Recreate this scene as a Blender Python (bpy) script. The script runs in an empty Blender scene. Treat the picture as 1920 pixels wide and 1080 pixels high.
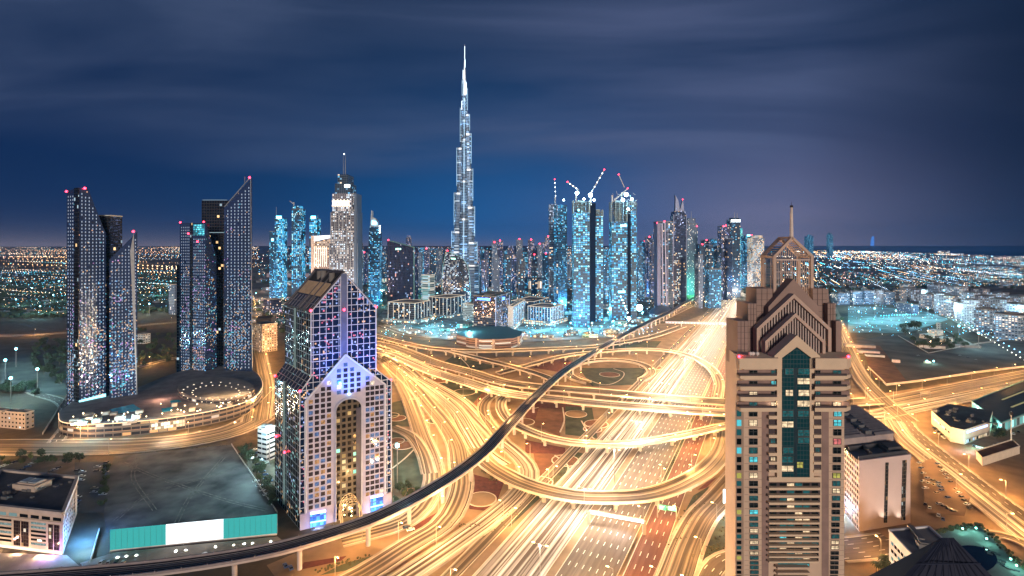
import bpy, bmesh, math, random
from mathutils import Vector
from mathutils.geometry import tessellate_polygon
R = random.Random(7)
S = bpy.context.scene
COL = S.collection
HC, F, HY, CX = 160.0, 960.0, 460.0, 960.0      # eye height, focal length in photo pixels, horizon row, centre column

# ------------------------------------------------------------------ camera, world, sun, exposure
cam_d = bpy.data.cameras.new("camera")
cam = bpy.data.objects.new("camera", cam_d); COL.objects.link(cam)
cam.location = (0, 0, HC); cam.rotation_euler = (math.radians(90), 0, 0)
cam_d.sensor_width = 36; cam_d.lens = 36 * F / 1920
cam_d.shift_y = -(540 - HY) / 1920
cam_d.clip_start = 1; cam_d.clip_end = 200000
S.camera = cam
S.render.engine = 'CYCLES'
S.view_settings.view_transform = 'Standard'
S.view_settings.look = 'None'
S.view_settings.exposure = 0.25
S.view_settings.gamma = 1
cy = S.cycles
cy.use_denoising = True
try: cy.denoiser = 'OPENIMAGEDENOISE'
except Exception: pass
cy.max_bounces = 4; cy.diffuse_bounces = 2; cy.glossy_bounces = 3; cy.transmission_bounces = 4; cy.transparent_max_bounces = 6
cy.caustics_reflective = False; cy.caustics_refractive = False
cy.sample_clamp_indirect = 3.0; cy.sample_clamp_direct = 0
cy.use_light_tree = True

class NT:
    """small helper round a node tree: t('Type', {input: value or socket}, attr=...) returns the node"""
    def __init__(s, tree):
        s.t = tree
        for n in list(tree.nodes): tree.nodes.remove(n)
    def __call__(s, typ, ins=None, **at):
        n = s.t.nodes.new(typ)
        for k, v in at.items(): setattr(n, k, v)
        for k, v in (ins or {}).items():
            so = n.inputs[k]
            if isinstance(v, bpy.types.NodeSocket): s.t.links.new(v, so)
            elif isinstance(v, bpy.types.Node): s.t.links.new(v.outputs[0], so)
            else:
                if so.type == 'RGBA' and len(v) == 3: v = (*v, 1)
                so.default_value = v
        return n
    def m(s, op, a, b=0.0, c=None):
        d = {0: a, 1: b}
        if c is not None: d[2] = c
        return s('ShaderNodeMath', d, operation=op).outputs[0]
    def mix(s, f, a, b):
        n = s('ShaderNodeMix', {0: f}, data_type='RGBA')
        for k, v in ((6, a), (7, b)):
            if isinstance(v, bpy.types.NodeSocket): s.t.links.new(v, n.inputs[k])
            else: n.inputs[k].default_value = (*v[:3], 1)
        return n.outputs[2]
    def ramp(s, f, stops, interp='LINEAR'):
        n = s('ShaderNodeValToRGB', {0: f}); cr = n.color_ramp; cr.interpolation = interp
        while len(cr.elements) > 1: cr.elements.remove(cr.elements[-1])
        for i, (p, c) in enumerate(stops):
            e = cr.elements[0] if i == 0 else cr.elements.new(p)
            e.position = p; e.color = (*c[:3], 1) if not isinstance(c, (int, float)) else (c, c, c, 1)
        return n.outputs[0]

W = bpy.data.worlds.new("World"); S.world = W; W.use_nodes = True
SUN_EL, SUN_AZ = math.radians(9), math.radians(170)
def build_world():
    t = NT(W.node_tree)
    sky = t('ShaderNodeTexSky', sky_type='NISHITA', sun_disc=False, sun_elevation=math.radians(-4), sun_rotation=SUN_AZ, altitude=0, air_density=1.0, dust_density=0.6, ozone_density=3.0)
    tc = t('ShaderNodeTexCoord')
    sp = t('ShaderNodeSeparateXYZ', {0: tc.outputs['Generated']})
    x, y, z = sp.outputs
    el = t.m('MAXIMUM', z, 0.0)
    # night air lit by the city: deep blue near the horizon, violet grey higher up
    base = t.ramp(el, [(0, (.020, .040, .095)), (.04, (.008, .024, .080)), (.15, (.0045, .018, .068)), (.24, (.005, .018, .062)), (.36, (.008, .022, .064)), (.50, (.008, .020, .054)), (.8, (.008, .016, .045))])
    # glow of the lit quarters: cyan over the towers, pink where the highway leaves town
    def glow(ax, sharp):
        d = Vector(ax).normalized()
        vm = t('ShaderNodeVectorMath', {0: tc.outputs['Generated'], 1: d}, operation='DOT_PRODUCT')
        return t.m('POWER', t.m('MAXIMUM', vm.outputs['Value'], 0.0), sharp)
    c1 = t.m('MULTIPLY', glow((.02, 1, .02), 12), t.m('POWER', t.m('SUBTRACT', 1.0, el), 5.0))
    col = t.mix(t.m('MULTIPLY', c1, .9), base, (.003, .13, .40))
    c2 = t.m('MULTIPLY', glow((.52, 1, .0), 34), t.m('POWER', t.m('SUBTRACT', 1.0, el), 7.0))
    col = t.mix(t.m('MULTIPLY', c2, .9), col, (.27, .24, .36))
    c3 = t.m('MULTIPLY', t.m('POWER', t.m('SUBTRACT', 1.0, el), 60.0), t.m('SUBTRACT', .75, t.m('MULTIPLY', x, .9)))
    col = t.mix(t.m('MULTIPLY', c3, .8), col, (.19, .17, .22))
    # drifting cloud layer seen in perspective, drawn out into streaks by the wind
    az = t.m('DIVIDE', x, t.m('ADD', t.m('ABSOLUTE', y), .25))
    arch = t.m('ADD', el, t.m('MULTIPLY', t.m('MULTIPLY', az, az), .16))
    p = t('ShaderNodeCombineXYZ', {0: t.m('MULTIPLY', az, 1.1), 1: t.m('MULTIPLY', arch, 7.5), 2: t.m('ADD', 2.3, y)})
    n1 = t('ShaderNodeTexNoise', {'Vector': p, 'Scale': 1.0, 'Detail': 5.0, 'Roughness': .5, 'Distortion': .5})
    p2 = t('ShaderNodeCombineXYZ', {0: t.m('MULTIPLY', az, .7), 1: t.m('MULTIPLY', arch, 15.0), 2: t.m('ADD', 8.1, y)})
    n2 = t('ShaderNodeTexNoise', {'Vector': p2, 'Scale': 1.0, 'Detail': 3.0, 'Roughness': .5})
    cl = t.m('ADD', t.m('MULTIPLY', n1.outputs[0], .8), t.m('MULTIPLY', n2.outputs[0], .2))
    cl = t.ramp(cl, [(.36, .05), (.50, .45), (.62, 1)])
    hi = t.ramp(t.m('ADD', el, t.m('MULTIPLY', t.m('SUBTRACT', n1.outputs[0], .5), .10)), [(.135, 0), (.19, .85), (.3, 1), (.48, .75)])
    side = t.ramp(t.m('ADD', t.m('MULTIPLY', x, .5), .5), [(.05, 1.3), (.2, .75), (.45, .7), (.72, .9), (.84, .15), (.9, .05)])
    cm = t.m('MULTIPLY', t.m('MULTIPLY', cl, hi), side)
    col = t.mix(t.m('MULTIPLY', cm, .9), col, (.060, .086, .165))
    c4 = t.m('MULTIPLY', t.m('MULTIPLY', glow((.36, 1, .24), 16), cl), .62)
    col = t.mix(c4, col, (.088, .108, .215))
    dark = t.ramp(t.m('ADD', t.m('MULTIPLY', x, .5), .5), [(.0, .75), (.16, 1), (.74, 1), (.86, .38)])
    mul = t('ShaderNodeVectorMath', {0: col, 1: dark}, operation='MULTIPLY')
    sc = t('ShaderNodeVectorMath', {0: sky.outputs[0], 1: (.05, .05, .05)}, operation='MULTIPLY')
    add = t('ShaderNodeVectorMath', {0: mul.outputs[0], 1: sc.outputs[0]}, operation='ADD')
    bg = t('ShaderNodeBackground', {0: add.outputs[0], 1: 1.0})
    t('ShaderNodeOutputWorld', {0: bg})
build_world()
sun_d = bpy.data.lights.new("sun", 'SUN'); sun_d.energy = 2.4; sun_d.angle = math.radians(12); sun_d.color = (1.0, .82, .67)
sun = bpy.data.objects.new("sun", sun_d); COL.objects.link(sun)
sun.rotation_euler = (math.radians(90) - SUN_EL, 0, math.radians(10))   # added fill for the tower fronts, from behind the viewer's right shoulder

# ------------------------------------------------------------------ pixel <-> world helpers (metres)
def P(px, py, z=0.0):
    D = (HC - z) * F / (py - HY)
    return Vector(((px - CX) / F * D, D, z))
def at(px, py, D): return Vector(((px - CX) / F * D, D, HC - (py - HY) * D / F))
def zat(py, D): return HC - (py - HY) * D / F
def ray_len(p0, d, px):
    k = (px - CX) / F
    return (k * p0.y - p0.x) / (d[0] - k * d[1])
class Wall:
    """vertical plane through two ground points; pt(px,py,off) is where that sight line meets it, pushed off metres outwards"""
    def __init__(s, a, b):
        s.a = Vector((a[0], a[1], 0)); v = Vector((b[0] - a[0], b[1] - a[1], 0)); s.L = v.length; s.d = v / s.L
        s.n = Vector((s.d.y, -s.d.x, 0))
        if s.n.dot(-s.a) < 0: s.n = -s.n
    def pt(s, px, py, off=0.0):
        k = (px - CX) / F; q = s.a + s.n * off
        L = (k * q.y - q.x) / (s.d.x - k * s.d.y)
        w = q + s.d * L
        return Vector((w.x, w.y, zat(py, w.y)))
    def at(s, u, z, off=0.0):
        w = s.a + s.d * u + s.n * off
        return Vector((w.x, w.y, z))
    def u(s, px): return s.pt(px, 500).xy.__sub__(s.a.xy).dot(s.d.xy)

# ------------------------------------------------------------------ objects
def tag(o, label=None, cat=None, group=None, kind=None):
    if label: o['label'] = label
    if cat: o['category'] = cat
    if group: o['group'] = group
    if kind: o['kind'] = kind
    return o
def thing(name, label, cat, loc=(0, 0, 0), group=None, rz=0):
    o = bpy.data.objects.new(name, None); COL.objects.link(o)
    o.location = loc; o.rotation_euler = (0, 0, rz); o.empty_display_size = 1
    return tag(o, label, cat, group)
def copy_tree(o, parent=None):
    c = o.copy(); COL.objects.link(c); c.parent = parent
    for ch in [k for k in o.children]: copy_tree(ch, c)
    return c
class MB:
    def __init__(s): s.v, s.f, s.uv, s.mi = [], [], [], []
    def face(s, pts, uvs=None, mi=0):
        i = len(s.v); s.v += [tuple(p) for p in pts]
        s.f.append(tuple(range(i, i + len(pts)))); s.uv.append(uvs or [(0, 0)] * len(pts)); s.mi.append(mi)
    def prism(s, foot, z0, z1, top=True, mi=0, mt=None, bottom=False, u0=0.0):
        """vertical prism over footprint [(x,y)] (any winding); z1 a number or one height per corner"""
        n = len(foot); zt = z1 if isinstance(z1, (list, tuple)) else [z1] * n; zb = z0 if isinstance(z0, (list, tuple)) else [z0] * n
        foot = [(p[0], p[1]) for p in foot]
        ar = sum(foot[i][0] * foot[(i + 1) % n][1] - foot[(i + 1) % n][0] * foot[i][1] for i in range(n))
        if ar < 0: foot, zt, zb = foot[::-1], list(zt)[::-1], list(zb)[::-1]
        u = u0
        for i in range(n):
            j = (i + 1) % n; a, b = foot[i], foot[j]; L = math.hypot(b[0] - a[0], b[1] - a[1])
            s.face([(a[0], a[1], zb[i]), (b[0], b[1], zb[j]), (b[0], b[1], zt[j]), (a[0], a[1], zt[i])],
                   [(u, zb[i]), (u + L, zb[j]), (u + L, zt[j]), (u, zt[i])], mi)
            u += L
        m2 = mi if mt is None else mt
        if top: s.face([(foot[i][0], foot[i][1], zt[i]) for i in range(n)], [foot[i] for i in range(n)], m2)
        if bottom: s.face([(foot[i][0], foot[i][1], zb[i]) for i in range(n)][::-1], [foot[i] for i in range(n)][::-1], m2)
        return s
    def box(s, c, size, rz=0, mi=0, bottom=True):
        x, y = size[0] / 2, size[1] / 2; ca, sa = math.cos(rz), math.sin(rz)
        ft = [(c[0] + px * ca - py * sa, c[1] + px * sa + py * ca) for px, py in ((-x, -y), (x, -y), (x, y), (-x, y))]
        return s.prism(ft, c[2], c[2] + size[2], mi=mi, bottom=bottom)
    def bar(s, a, b, w, h=None, mi=0, up=(0, 0, 1)):
        """square bar from a to b"""
        a, b = Vector(a), Vector(b); d = (b - a).normalized(); u = Vector(up)
        if abs(d.dot(u)) > .98: u = Vector((0, 1, 0))
        x = d.cross(u).normalized(); u = x.cross(d); h = w if h is None else h
        x *= w / 2; u *= h / 2
        A = [a - x - u, a + x - u, a + x + u, a - x + u]; B = [b - x - u, b + x - u, b + x + u, b - x + u]; L = (b - a).length
        for i in range(4):
            j = (i + 1) % 4; s.face([A[i], A[j], B[j], B[i]], [(0, 0), (w, 0), (w, L), (0, L)], mi)
        s.face(A[::-1], None, mi); s.face(B, None, mi)
        return s
    def tube(s, a, b, r0, r1=None, n=8, mi=0, cap=True):
        a, b = Vector(a), Vector(b); d = (b - a).normalized(); r1 = r0 if r1 is None else r1
        x = d.orthogonal().normalized(); y = d.cross(x)
        ring = lambda c, r: [c + (x * math.cos(2 * math.pi * k / n) + y * math.sin(2 * math.pi * k / n)) * r for k in range(n)]
        A, B = ring(a, r0), ring(b, r1); L = (b - a).length
        for k in range(n):
            j = (k + 1) % n
            u0, u1 = k * 2 * math.pi * r0 / n, (k + 1) * 2 * math.pi * r0 / n
            s.face([A[k], A[j], B[j], B[k]], [(u0, 0), (u1, 0), (u1, L), (u0, L)], mi)
        if cap: s.face(A[::-1], None, mi); s.face(B, None, mi)
        return s
    def ball(s, c, r, mi=0, n=6, m=4, sz=1.0):
        c = Vector(c); rows = []
        for i in range(m + 1):
            th = math.pi * i / m
            rows.append([c + Vector((math.sin(th) * math.cos(2 * math.pi * k / n) * r, math.sin(th) * math.sin(2 * math.pi * k / n) * r, math.cos(th) * r * sz)) for k in range(n)])
        for i in range(m):
            for k in range(n):
                j = (k + 1) % n
                if i == 0: s.face([rows[0][0], rows[1][k], rows[1][j]], None, mi)
                elif i == m - 1: s.face([rows[i][k], rows[m][0], rows[i][j]], None, mi)
                else: s.face([rows[i][k], rows[i + 1][k], rows[i + 1][j], rows[i][j]], None, mi)
        return s
    def slab(s, pts, off, mi=0):
        """closed plate: polygon pts (world) thickened by vector off"""
        off = Vector(off); q = [Vector(p) for p in pts]; r = [p + off for p in q]; n = len(q)
        org = q[0]; nn = Vector((0, 0, 0))
        for i in range(n): nn += (q[i] - org).cross(q[(i + 1) % n] - org)
        if nn.dot(off) > 0: q, r = q[::-1], r[::-1]
        ux = (Vector((nn.y, -nn.x, 0)).normalized() if abs(nn.z) < .9 * nn.length else Vector((1, 0, 0)))
        uv = lambda p: (p.dot(ux), p.z if abs(nn.z) < .9 * nn.length else p.y)
        s.face(q, [uv(p) for p in q], mi); s.face(r[::-1], [uv(p) for p in r[::-1]], mi)
        for i in range(n):
            j = (i + 1) % n; L = (q[j] - q[i]).length
            s.face([q[j], q[i], r[i], r[j]], [(0, q[j].z), (L, q[i].z), (L, r[i].z), (0, r[j].z)], mi)
        return s
    def build(s, name, mats, parent=None, smooth=False):
        me = bpy.data.meshes.new(name); me.from_pydata(s.v, [], s.f)
        uvl = me.uv_layers.new(name="UVMap")
        flat = [c for fu in s.uv for p in fu for c in p]
        if len(flat) == 2 * len(me.loops): uvl.data.foreach_set("uv", flat)
        if not isinstance(mats, (list, tuple)): mats = [mats]
        for m in mats: me.materials.append(m)
        if len(mats) > 1: me.polygons.foreach_set("material_index", s.mi)
        if smooth: me.polygons.foreach_set("use_smooth", [True] * len(me.polygons))
        me.update()
        o = bpy.data.objects.new(name, me); COL.objects.link(o)
        if parent is not None:
            o.parent = parent; pl = parent
            off = Vector((0, 0, 0))
            while pl is not None: off += pl.location; pl = pl.parent
            if off.length > 0 and not getattr(s, 'local', False): me.transform(__import__('mathutils').Matrix.Translation(-off))
        return o
def light(kind, loc, energy, color, parent=None, radius=1.0, spot=None, target=None, local=False):
    d = bpy.data.lights.new("lamp_light", kind); d.energy = energy; d.color = color
    d.shadow_soft_size = radius
    if spot: d.spot_size = math.radians(spot); d.spot_blend = .7
    o = bpy.data.objects.new("lamp_light", d); COL.objects.link(o)
    loc = Vector(loc)
    if target is not None: o.rotation_euler = (Vector(target) - loc).to_track_quat('-Z', 'Y').to_euler()
    if parent is not None:
        o.parent = parent
        if not local: loc = loc - parent.location
    o.location = loc
    return o

# ------------------------------------------------------------------ materials
MATS = {}
def simple(name, col, rough=.7, metal=0.0, noise=.15, scale=.3, spec=.5):
    if name in MATS: return MATS[name]
    m = bpy.data.materials.new(name); m.use_nodes = True; t = NT(m.node_tree)
    tc = t('ShaderNodeTexCoord')
    n = t('ShaderNodeTexNoise', {'Vector': tc.outputs['Object'], 'Scale': scale, 'Detail': 4.0})
    f = t.ramp(n.outputs[0], [(.3, 0), (.7, 1)])
    lo = tuple(c * (1 - noise) for c in col); hi = tuple(min(1, c * (1 + noise)) for c in col)
    b = t('ShaderNodeBsdfPrincipled', {'Base Color': t.mix(f, lo, hi), 'Roughness': rough, 'Metallic': metal, 'Specular IOR Level': spec})
    t('ShaderNodeOutputMaterial', {0: b}); MATS[name] = m
    return m
def emit(name, col, strength, sample=False):
    if name in MATS: return MATS[name]
    m = bpy.data.materials.new(name); m.use_nodes = True; t = NT(m.node_tree)
    e = t('ShaderNodeEmission', {0: col, 1: strength}); t('ShaderNodeOutputMaterial', {0: e})
    m.cycles.emission_sampling = 'AUTO' if sample else 'NONE'
    MATS[name] = m
    return m
WARM, WHITE, COOL, CYAN = (1, .62, .28), (1, .88, .70), (.62, .85, 1), (.12, .75, 1)
def facade(name, wall, glass, cw=3.0, ch=3.6, fw=.7, fh=.7, lit=.15, cols=(WARM, WHITE, COOL), st=2.0, metal=.5, rough=.12, jit=.03, wrough=.6, clump=.03, sub=1, hue=0.0, vfade=None):
    """window grid in wall metres: every pane has its own lit state, brightness and slight tilt"""
    if name in MATS: return MATS[name]
    m = bpy.data.materials.new(name); m.use_nodes = True; t = NT(m.node_tree)
    uv = t('ShaderNodeUVMap'); sp = t('ShaderNodeSeparateXYZ', {0: uv.outputs[0]})
    oi = t('ShaderNodeObjectInfo'); geo = t('ShaderNodeNewGeometry')
    u = t.m('DIVIDE', sp.outputs[0], cw); v = t.m('DIVIDE', sp.outputs[1], ch)
    fu, fv = t.m('FLOOR', u), t.m('FLOOR', v)
    cell = t('ShaderNodeCombineXYZ', {0: fu, 1: fv, 2: t.m('MULTIPLY', oi.outputs['Random'], 97.0)})
    if sub > 1: cell = t('ShaderNodeCombineXYZ', {0: t.m('FLOOR', t.m('MULTIPLY', u, float(sub))), 1: t.m('FLOOR', t.m('MULTIPLY', v, float(sub))), 2: t.m('MULTIPLY', oi.outputs['Random'], 97.0)})
    wn = t('ShaderNodeTexWhiteNoise', {'Vector': cell}, noise_dimensions='3D')
    wn2 = t('ShaderNodeTexWhiteNoise', {'Vector': cell, 'W': 5.5}, noise_dimensions='4D')
    mu = t.m('LESS_THAN', t.m('ABSOLUTE', t.m('SUBTRACT', t.m('FRACT', u), .5)), fw / 2)
    mv = t.m('LESS_THAN', t.m('ABSOLUTE', t.m('SUBTRACT', t.m('FRACT', v), .5)), fh / 2)
    up = t('ShaderNodeSeparateXYZ', {0: geo.outputs['True Normal']})
    side = t.m('LESS_THAN', t.m('ABSOLUTE', up.outputs[2]), .8)
    mask = t.m('MULTIPLY', t.m('MULTIPLY', mu, mv), side)
    nz = t('ShaderNodeTexNoise', {'Vector': t('ShaderNodeVectorMath', {0: cell, 1: (1, .8, 1)}, operation='MULTIPLY'), 'Scale': clump * 5, 'Detail': 2.0})
    thr = t.m('MULTIPLY', t.ramp(nz.outputs[0], [(.36, .25), (.62, 1.9)]), lit)
    if vfade: thr = t.m('MULTIPLY', thr, t.ramp(t.m('DIVIDE', sp.outputs[1], 260.0), [(vfade[0] / 260, 1), (vfade[1] / 260, .06)]))
    on = t.m('LESS_THAN', wn.outputs[0], thr)
    ci = wn2.outputs[0]
    if hue:  # hue clumps for reflections painted as glow on mirror glass
        hn = t('ShaderNodeTexNoise', {'Vector': t('ShaderNodeVectorMath', {0: uv.outputs[0], 1: (.8, 1.6, 1)}, operation='MULTIPLY'), 'Scale': hue, 'Detail': 1.0})
        ci = t.m('ADD', t.ramp(hn.outputs[0], [(.32, 0), (.68, 1)]), t.m('MULTIPLY', t.m('SUBTRACT', wn2.outputs[0], .5), .25))
    ec = t.ramp(ci, [(i / len(cols), c) for i, c in enumerate(cols)], 'CONSTANT')
    br = t.m('ADD', .25, t.m('MULTIPLY', t.m('POWER', wn2.outputs[0], 1.0), 1.1))
    br = t.m('MULTIPLY', br, t.m('ADD', .4, wn.outputs[0])) if lit > .9 else br
    # lit panes: random brightness from pane to pane
    es = t.m('MULTIPLY', t.m('MULTIPLY', t.m('MULTIPLY', mask, on), br), st)
    n2 = t('ShaderNodeTexNoise', {'Vector': uv.outputs[0], 'Scale': .06, 'Detail': 3.0})
    wf = t.ramp(n2.outputs[0], [(.3, 0), (.7, 1)])
    wc = t.mix(wf, tuple(c * .82 for c in wall), wall)
    base = t.mix(mask, wc, glass)
    ro = t.m('ADD', wrough, t.m('MULTIPLY', mask, rough - wrough))
    tilt = t('ShaderNodeVectorMath', {0: wn2.outputs[1], 1: (.5, .5, .5)}, operation='SUBTRACT')
    tilt = t('ShaderNodeVectorMath', {0: tilt.outputs[0], 3: t.m('MULTIPLY', mask, jit * 2)}, operation='SCALE')
    nn = t('ShaderNodeVectorMath', {0: geo.outputs['Normal'], 1: tilt.outputs[0]}, operation='ADD')
    nn = t('ShaderNodeVectorMath', {0: nn.outputs[0]}, operation='NORMALIZE')
    b = t('ShaderNodeBsdfPrincipled', {'Base Color': base, 'Roughness': ro, 'Metallic': t.m('MULTIPLY', mask, metal), 'Normal': nn.outputs[0], 'Emission Color': ec, 'Emission Strength': es})
    t('ShaderNodeOutputMaterial', {0: b}); m.cycles.emission_sampling = 'NONE'
    MATS[name] = m
    return m
def ground_mat():
    m = bpy.data.materials.new("sand_ground"); m.use_nodes = True; t = NT(m.node_tree)
    tc = t('ShaderNodeTexCoord'); o = tc.outputs['Object']
    n1 = t('ShaderNodeTexNoise', {'Vector': o, 'Scale': .006, 'Detail': 8.0, 'Roughness': .62})
    n2 = t('ShaderNodeTexNoise', {'Vector': o, 'Scale': .12, 'Detail': 6.0, 'Roughness': .7})
    vo = t('ShaderNodeTexVoronoi', {'Vector': o, 'Scale': .016}, feature='F1')
    c = t.ramp(n1.outputs[0], [(.35, (.055, .05, .04)), (.5, (.17, .13, .09)), (.7, (.24, .18, .12))])
    c = t.mix(t.m('MULTIPLY', t.ramp(n2.outputs[0], [(.4, 0), (.65, 1)]), .5), c, (.07, .055, .04))
    c = t.mix(t.m('MULTIPLY', vo.outputs['Color'], .25), c, (.05, .06, .04))
    b = t('ShaderNodeBsdfPrincipled', {'Base Color': c, 'Roughness': .95, 'Specular IOR Level': .1})
    t('ShaderNodeOutputMaterial', {0: b})
    return m
def road_mat(name, base, light_c, amt=.6, lane=3.6, dash=.5, line=(.75, .72, .62), spec=.05, cut=(.42, .66)):
    """asphalt with car light trails painted in as long pale streaks, plus lane dashes; u across, v along, metres"""
    m = bpy.data.materials.new(name); m.use_nodes = True; t = NT(m.node_tree)
    uv = t('ShaderNodeUVMap'); sp = t('ShaderNodeSeparateXYZ', {0: uv.outputs[0]}); u, v = sp.outputs[0], sp.outputs[1]
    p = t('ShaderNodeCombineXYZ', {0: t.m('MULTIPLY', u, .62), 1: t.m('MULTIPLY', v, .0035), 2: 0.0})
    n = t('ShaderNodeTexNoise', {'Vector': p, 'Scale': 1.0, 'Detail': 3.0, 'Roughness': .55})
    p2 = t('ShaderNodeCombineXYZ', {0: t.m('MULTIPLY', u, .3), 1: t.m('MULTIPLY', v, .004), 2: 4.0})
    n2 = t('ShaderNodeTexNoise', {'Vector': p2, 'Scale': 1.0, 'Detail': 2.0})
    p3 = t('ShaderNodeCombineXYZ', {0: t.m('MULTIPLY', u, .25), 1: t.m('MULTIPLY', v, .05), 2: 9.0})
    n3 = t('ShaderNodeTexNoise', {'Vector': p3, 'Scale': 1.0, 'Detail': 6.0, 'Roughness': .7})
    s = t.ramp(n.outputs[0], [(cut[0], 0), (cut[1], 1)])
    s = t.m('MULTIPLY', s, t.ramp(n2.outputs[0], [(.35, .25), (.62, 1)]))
    c = t.mix(t.m('MULTIPLY', s, amt), base, light_c)  # pale streaks painted in place of car light trails
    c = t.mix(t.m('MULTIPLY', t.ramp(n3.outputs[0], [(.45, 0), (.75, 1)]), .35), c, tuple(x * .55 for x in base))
    q = t.m('FRACT', t.m('ADD', t.m('DIVIDE', u, lane), .5))
    ln = t.m('LESS_THAN', t.m('ABSOLUTE', t.m('SUBTRACT', q, .5)), .045)
    ds = t.m('LESS_THAN', t.m('FRACT', t.m('DIVIDE', v, 12.0)), dash)
    c = t.mix(t.m('MULTIPLY', t.m('MULTIPLY', ln, ds), .8), c, line)
    b = t('ShaderNodeBsdfPrincipled', {'Base Color': c, 'Roughness': .6, 'Specular IOR Level': spec})
    t('ShaderNodeOutputMaterial', {0: b}); MATS[name] = m
    return m
# ------------------------------------------------------------------ ground and sea
CONC = simple("pale_concrete", (.46, .40, .33), .85, noise=.2, scale=.08)
KERB = simple("kerb_stone", (.55, .48, .38), .9, noise=.12, scale=.2)
GRASS_D = simple("dark_lawn", (.05, .062, .035), 1, noise=.45, scale=.09)
BEDS = simple("red_flower_bed", (.11, .028, .022), 1, noise=.35, scale=.3)
SAND = simple("bare_sand", (.24, .165, .10), 1, noise=.25, scale=.07)
DSAND = simple("dark_sand", (.11, .10, .09), 1, noise=.25, scale=.03)
RUST = simple("rust_earth", (.16, .07, .035), 1, noise=.3, scale=.1)
PAVE = simple("paving", (.34, .29, .24), .9, noise=.2, scale=.15)
GRND = ground_mat()
g = MB()
GX = [-60000, -9000, -3000, -1200, -500, 0, 500, 1200, 3000, 9000, 60000]
GY = [-3000, -600, 0, 400, 900, 2000, 5000, 14000, 60000, 150000]
for i in range(len(GX) - 1):
    for j in range(len(GY) - 1):
        g.face([(GX[i], GY[j], 0), (GX[i + 1], GY[j], 0), (GX[i + 1], GY[j + 1], 0), (GX[i], GY[j + 1], 0)])
tag(g.build("ground", GRND), kind='structure')
sea_m = simple("night_sea", (.008, .016, .035), .25, noise=.3, scale=.002, spec=.3)
sm = MB(); sm.face([P(1590, 469.5), P(1760, 474.5), P(1860, 479), P(1960, 481.5), P(2500, 492), P(6000, 520), (150000, 20000, 0), (150000, 150000, 0), (60000, 150000, 0)])
for k in range(len(sm.v)): sm.v[k] = (sm.v[k][0], sm.v[k][1], 1.2)
tag(sm.build("sea", sea_m), kind='structure')

ZL = [.06]
def nz():
    ZL[0] += .012
    return ZL[0]
def patch(name, pts, mat, z=None):
    z = nz() if z is None else z
    b = MB(); q = [P(*p[:2]) for p in pts]; q = [(v.x, v.y, z) for v in q]
    for tri in tessellate_polygon([[Vector(v) for v in q]]):
        f = [q[k] for k in tri]
        a = (f[1][0] - f[0][0]) * (f[2][1] - f[0][1]) - (f[2][0] - f[0][0]) * (f[1][1] - f[0][1])
        b.face(f if a > 0 else f[::-1])
    return tag(b.build(name, mat), kind='structure')
def spline(c, step=6.0):
    """Catmull-Rom through world points, resampled about every step metres"""
    c = [Vector(p) for p in c]; out = []
    e = [c[0] * 2 - c[1]] + c + [c[-1] * 2 - c[-2]]
    for i in range(1, len(e) - 2):
        a, b, d, f = e[i - 1:i + 3]; n = max(2, int((d - b).length / step))
        for k in range(n):
            s = k / n
            out.append(.5 * ((2 * b) + (d - a) * s + (2 * a - 5 * b + 4 * d - f) * s * s + (3 * b - a - 3 * d + f) * s ** 3))
    out.append(c[-1])
    return out
def sides(p):
    n = len(p); o = []
    for i in range(n):
        d = (p[min(i + 1, n - 1)] - p[max(i - 1, 0)]); d.z = 0; d.normalize(); o.append(Vector((d.y, -d.x, 0)))
    return o
def lengths(p):
    l = [0]
    for i in range(1, len(p)): l.append(l[-1] + (p[i] - p[i - 1]).length)
    return l
def ribbon(b, p, w0, w1, z=0.0, mi=0, flip=False):
    """strip from lateral offset w0 to w1 (metres, + is right) along path p"""
    sd, L = sides(p), lengths(p)
    for i in range(len(p) - 1):
        a, c = p[i], p[i + 1]; up = Vector((0, 0, z))
        q = [a + sd[i] * w0 + up, a + sd[i] * w1 + up, c + sd[i + 1] * w1 + up, c + sd[i + 1] * w0 + up]
        uv = [(w0, L[i]), (w1, L[i]), (w1, L[i + 1]), (w0, L[i + 1])]
        b.face(q, uv, mi)
def strip_box(b, p, w0, w1, z0, z1, mi=0):
    """kerb, parapet or girder: a rectangular section swept along p"""
    sd = sides(p); L = lengths(p); n = len(p)
    S4 = [[p[i] + sd[i] * w + Vector((0, 0, z)) for w, z in ((w0, z0), (w1, z0), (w1, z1), (w0, z1))] for i in range(n)]
    for i in range(n - 1):
        A, B = S4[i], S4[i + 1]
        for k in range(4):
            j = (k + 1) % 4
            b.face([A[j], A[k], B[k], B[j]], [(0, L[i]), (1, L[i]), (1, L[i + 1]), (0, L[i + 1])], mi)
    b.face(S4[0], None, mi); b.face(S4[-1][::-1], None, mi)

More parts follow.
